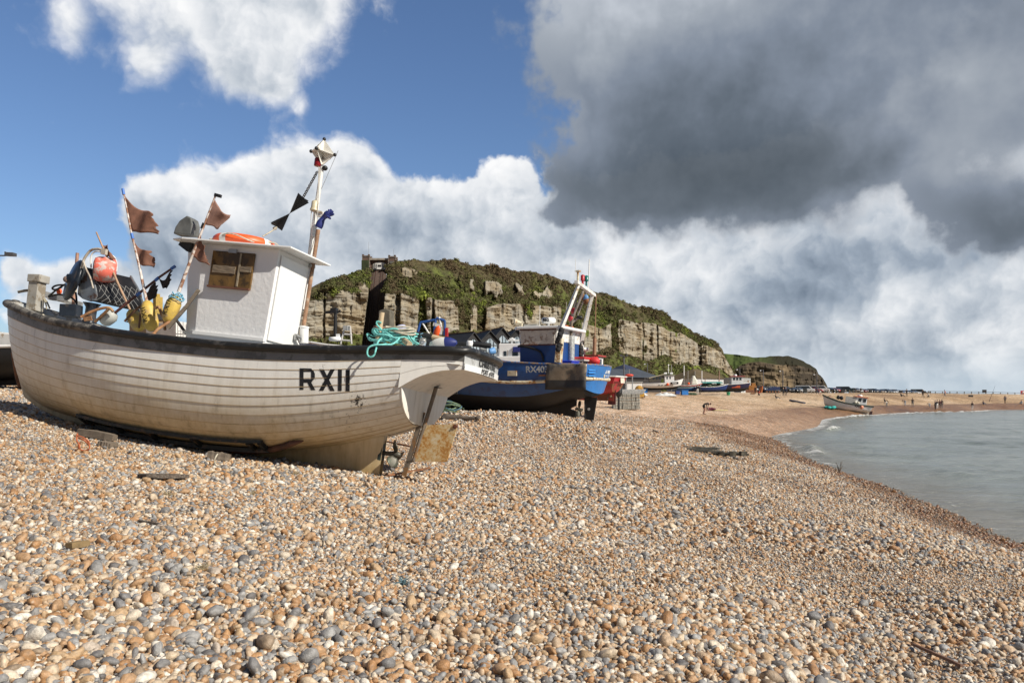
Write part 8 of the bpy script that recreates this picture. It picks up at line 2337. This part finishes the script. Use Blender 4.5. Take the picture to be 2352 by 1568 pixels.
mb.build('net', mat('net_teal', (.03, .36, .33), .8, vs=6, var=.4), o)
b = at(*Gpx(895, 722), 150); o = thing('skid_rail', 'long blue black launching skid lying on the shingle left of the beached boat', 'skid', (b.x, b.y, hz(b.x, b.y)))
e0, e1 = at(*Gpx(785, 700), 152), at(*Gpx(1012, 745), 146)
MB().bar((e0.x - b.x, e0.y - b.y, hz(e0.x, e0.y) - o.location.z + .12), (e1.x - b.x, e1.y - b.y, hz(e1.x, e1.y) - o.location.z + .12), .4, .2).build('beam', mat('skid_blue', (.03, .045, .09), .6), o)
b = at(*Gpx(1370, 688), 165); o = thing('gull', 'dark bird standing on the shingle left of the person in pink', 'bird', (b.x, b.y, hz(b.x, b.y)))
MB().ell((0, 0, .35), (.32, .13, .15), 10, 7, (0, -.2, 0)).ell((.28, 0, .52), (.10, .08, .09), 8, 6).tube([(.18, 0, .42), (.27, 0, .50)], [.08, .06], 6).tube([(.36, 0, .52), (.48, 0, .50)], [.03, .008], 5).tube([(.03, .05, .25), (.03, .05, 0)], .018, 5).tube([(.03, -.05, .25), (.03, -.05, 0)], .018, 5).tube([(-.28, 0, .30), (-.5, 0, .26)], [.08, .03], 5).build('body', mat('feather_dark', (.05, .05, .05), .7), o)
# ================================================================== wood, rope and litter on the near shingle
def wood(name, label, cat, p0, p1, w, h, mats, seed=1, lift=.0, group=None, ragged=.25, tilt=0):
    a, b = ground_at(*p0), ground_at(*p1)
    u = b - a; Ln = u.length; u.normalize(); sd = Vector((0, 0, 1)).cross(u).normalized(); up = u.cross(sd)
    o = thing(name, label, cat, a, group=group)
    r_ = random.Random(seed); mb = MB(); n = 10; rows = []
    for i in range(n + 1):
        f = i / n; k = 1 - ragged * (abs(f - .5) * 2) ** 3 * r_.uniform(.5, 1)
        j1, j2 = r_.uniform(-.12, .12), r_.uniform(-.12, .12)
        c = u * (Ln * f) + up * (h / 2 + lift)
        rows.append([c + sd * (w / 2 * s1 * k + j1 * w * .3) + up * (h / 2 * s2 * k + j2 * h * .3) for s1, s2 in ((-1, -.8), (-.9, .9), (-.3, 1.0 + j2), (.3, .85), (.95, .8), (1, -.8))])
    mb.grid(rows, 0, False, closed=True)
    mb.add(rows[0], [tuple(range(5, -1, -1))]); mb.add(rows[-1], [tuple(range(6))])
    mb.build('wood', mats, o)
    return o
o = wood('driftwood_plank', 'dark splintered plank lying flat on the pebbles in front of the white boat', 'plank', (326, 1104), (421, 1104), .30, .06, DRIFT, 2, .03, ragged=.35)
wood('timber_block', 'grey weathered timber sticking out under the bilge, tied with orange rope', 'timber', (182, 1003), (262, 1018), .16, .13, WOODG, 3, .02, 'skid timbers under the white boat')
wood('timber_block', 'short grey timber under the longer bow timber', 'timber', (234, 1025), (262, 1030), .22, .09, WOODG, 4, 0, 'skid timbers under the white boat')
wood('timber_block', 'round ended timber poking out beneath the middle of the white boat', 'timber', (476, 1056), (528, 1061), .17, .13, WOODG, 5, .01, 'skid timbers under the white boat')
wood('rusty_bar', 'rust brown flat bar lying under the foot of the rudder post', 'bar', (890, 1102), (986, 1083), .05, .035, RUST, 6, .05, ragged=.1)
wood('driftwood_stick', 'thin dark branch lying on the left foreground pebbles', 'stick', (318, 1205), (371, 1216), .035, .03, DRIFT, 7, .02)
wood('driftwood_stick', 'small brown knotted piece of wood on the left foreground pebbles', 'stick', (158, 1271), (199, 1264), .08, .05, mat('knot_wood', (.22, .15, .07), .85, vs=9, var=.4), 8, .03)
wood('driftwood_stick', 'brown curved driftwood branch in the lower right corner', 'stick', (2098, 1496), (2210, 1546), .026, .024, mat('branch_brown', (.16, .09, .06), .8, vs=9, var=.4), 9, .04)
wood('driftwood_stick', 'dark thin rod lying behind the propeller', 'stick', (880, 1019), (945, 1033), .05, .04, RUST, 10, .05)
wood('driftwood_stick', 'pale stick on the shingle right of the trawler rudder', 'stick', (1383, 986), (1402, 990), .06, .05, WOOD, 11, .03)
wood('driftwood_stick', 'dark stick on the shingle in front of the trawler keel', 'stick', (1236, 954), (1252, 951), .07, .06, DRIFT, 12, .03)
wood('driftwood_stick', 'dark twig on the open shingle left of the pallet pile', 'stick', (1500, 991), (1512, 995), .08, .06, DRIFT, 13, .03)
# upright stem
g = ground_at(739, 1262); o = thing('dry_stem', 'thin dark stem standing upright in the foreground pebbles', 'stem', g)
MB().tube([(0, 0, -.02), (.01, .01, .06), (-.015, .0, .14), (-.02, .0, .18)], [.008, .007, .005, .003], 5).tube([(-.01, 0, .10), (.02, 0, .16)], [.004, .002], 4).build('stalk', DRIFT, o)
# dried weed tufts
for i, (x, y, lab) in enumerate(((465, 1315, 'pale dry weed tuft left of the big foreground pebbles'), (385, 1142, 'pale dry sponge ball left of the other, below the plank'), (578, 1140, 'pale dry sponge ball right of the other, below the plank'), (680, 1092, 'dry grass tuft beside the timber under the hull'), (925, 1348, 'tuft of blue grey cord in the foreground pebbles'))):
    g = ground_at(x, y); o = thing('weed_tuft', lab, 'weed', g, group='dry tufts on the pebbles')
    r_ = random.Random(40 + i); mb = MB()
    for k in range(46):
        a = r_.uniform(0, 6.28); e = r_.uniform(.1, 1.2); l_ = r_.uniform(.03, .075)
        p = Vector((math.cos(a) * math.cos(e), math.sin(a) * math.cos(e), math.sin(e)))
        mb.tube([p * .01, p * l_ * .6 + Vector((r_.uniform(-.01, .01), r_.uniform(-.01, .01), .02)), p * l_ + Vector((r_.uniform(-.02, .02), 0, .015))], .0022, 3)
    mb.build('strands', mat('dry_weed', (.42, .34, .20), .9) if 'cord' not in lab else mat('cord_grey', (.16, .28, .32), .8), o)
# orange rope by the bow timber, buff rope on the middle timber
OR = mat('orange_rope', (.42, .12, .05), .9, vs=25, var=.4)
def loop_rope(lab, base, pix, r, m_, name='rope_end'):
    g0 = ground_at(*base); o = thing(name, lab, 'rope', g0)
    mb = MB()
    for pl in pix: mb.tube(smooth_pts([at(x, y, g0.y + dy) - g0 for x, y, dy in pl], 5), r, 6)
    mb.build('strand', m_, o); return o
loop_rope('tangled orange rope hanging from the bow timber onto the pebbles', (180, 1038), [[(178, 995, 0), (176, 1010, -.05), (183, 1024, -.08), (178, 1032, -.06), (165, 1036, 0), (150, 1040, 0)], [(180, 1005, -.02), (195, 1012, -.08), (205, 1022, -.06), (203, 1032, -.05), (190, 1034, -.02), (180, 1026, -.03), (184, 1016, -.05)], [(178, 1000, -.02), (190, 1004, -.06), (202, 1012, -.08), (206, 1020, -.05)], [(145, 1041, 0), (155, 1034, .02), (163, 1038, 0), (170, 1031, .02)]], .012, OR)
loop_rope('short buff rope end hanging from the middle timber', (495, 1072), [[(500, 1042, -.02), (494, 1052, -.08), (493, 1062, -.07), (500, 1070, -.04), (514, 1074, 0)], [(496, 1060, -.06), (486, 1070, -.02), (478, 1078, 0)]], .011, BUFF)
# pallets in the distance
g = ground_at(1650, 1046); o = thing('pallet_pile', 'dark broken pallets piled on the shingle towards the sea', 'pallet', g)
PAL = mat('pallet_dark', (.05, .045, .035), .9, vs=4, var=.5, wear=(.13, .12, .09), wearamt=.3)
r_ = random.Random(5)
for i in range(7): MB().box((-.55 + r_.uniform(-.05, .05) + .02 * i, -.45 + .16 * i, .16 + .01 * i), (r_.uniform(.9, 1.25), .10, .03), (r_.uniform(-.1, .1), r_.uniform(-.06, .06), r_.uniform(-.12, .12))).build('slat', PAL, o)
for x in (-1.0, -.5, .0, .35, .62): MB().box((x + r_.uniform(-.05, .05), -.3 + r_.uniform(-.2, .2), .09), (.18, .2, .14), (0, 0, r_.uniform(-.3, .3))).build('block', PAL, o)
for y in (-.3, .1, .45): MB().box((.1, y, .05), (1.5, .1, .05), (0, 0, r_.uniform(-.2, .2))).build('runner', PAL, o)
# rope heap and dark gear right behind the counter of the nearest boat
g = ground_at(1032, 948); o = thing('rope_heap', 'heap of green and blue rope on the shingle behind the rudder', 'rope', g)
mb = MB(); r_ = random.Random(9)
for k in range(10):
    ph = r_.uniform(0, 6); ra = r_.uniform(.2, .5); oc = Vector((r_.uniform(-.15, .15), r_.uniform(-.1, .1), .06 + .03 * k))
    mb.tube([oc + Vector((ra * math.cos(ph + t), ra * .7 * math.sin(ph + t), .06 * math.sin(2 * t + k))) for t in [i * .45 for i in range(13)]], .02, 5, mat=k % 3 == 0)
mb.build('strands', [mat('rope_sage', (.16, .22, .13), .9, vs=9, var=.4), mat('rope_slate', (.08, .16, .20), .9)], o)
g = ground_at(1050, 965); o = thing('chain_heap', 'dark iron fitting lying on the shingle right of the rope heap', 'iron gear', g)
mb = MB().tube([(-.45, 0, .06), (-.1, .05, .09), (.3, 0, .06), (.6, -.05, .07)], [.06, .09, .06, .05], 7).ell((-.3, .1, .1), (.22, .15, .1), 8, 6, jit=.3).ell((.62, -.05, .07), (.08, .08, .07), 8, 6)
mb.build('fitting', DRIFT, o)
g = ground_at(1035, 925); o = thing('trestle', 'grey metal trestle leg behind the counter of the nearest boat', 'trestle', g)
MB().bar((0, 0, 0), (.2, 0, 1.0), .08, .08).bar((.5, 0, 0), (.2, 0, 1.0), .06, .06).bar((.05, 0, .3), (.45, 0, .3), .04, .04).build('frame', GREYP, o)
# clothes beside the bending man
g = ground_at(*(Gpx(0, 0))) if False else Vector((at(1630, 949, 90).x, 90, hz(at(1630, 949, 90).x, 90)))
o = thing('clothes_heap', 'dark maroon and black clothes heap beside the bending man', 'clothes', g)
mb = MB(); r_ = random.Random(14)
for k in range(6): mb.ell((r_.uniform(-.45, .45), r_.uniform(-.15, .15), .12), (.28, .22, r_.uniform(.12, .26)), 9, 6, jit=.35, mat=k % 2)
mb.build('cloth', [CLO['black'], CLO['maroon']], o)
o = thing('beach_towel', 'pale yellow towel spread right of the clothes heap', 'towel', g + Vector((1.0, 0, 0)))
rows = [[Vector((x * .22, y * .15, .04 + .02 * math.sin(x * 1.7 + y))) for x in range(-3, 5)] for y in range(-3, 4)]
MB().grid(rows).build('cloth', mat('towel_yellow', (.62, .60, .22), .9), o, solid=.02)
# dead plant at the waterline
g = ground_at(1928, 1086); o = thing('dead_plant', 'bare dead plant at the edge of the water', 'plant', g)
mb = MB(); r_ = random.Random(3)
for k in range(7):
    a = r_.uniform(-1, 1)
    mb.tube([(0, 0, 0), (a * .12, r_.uniform(-.05, .05), .2), (a * .25, r_.uniform(-.1, .1), r_.uniform(.3, .5))], [.012, .009, .004], 4)
mb.build('stems', DRIFT, o)
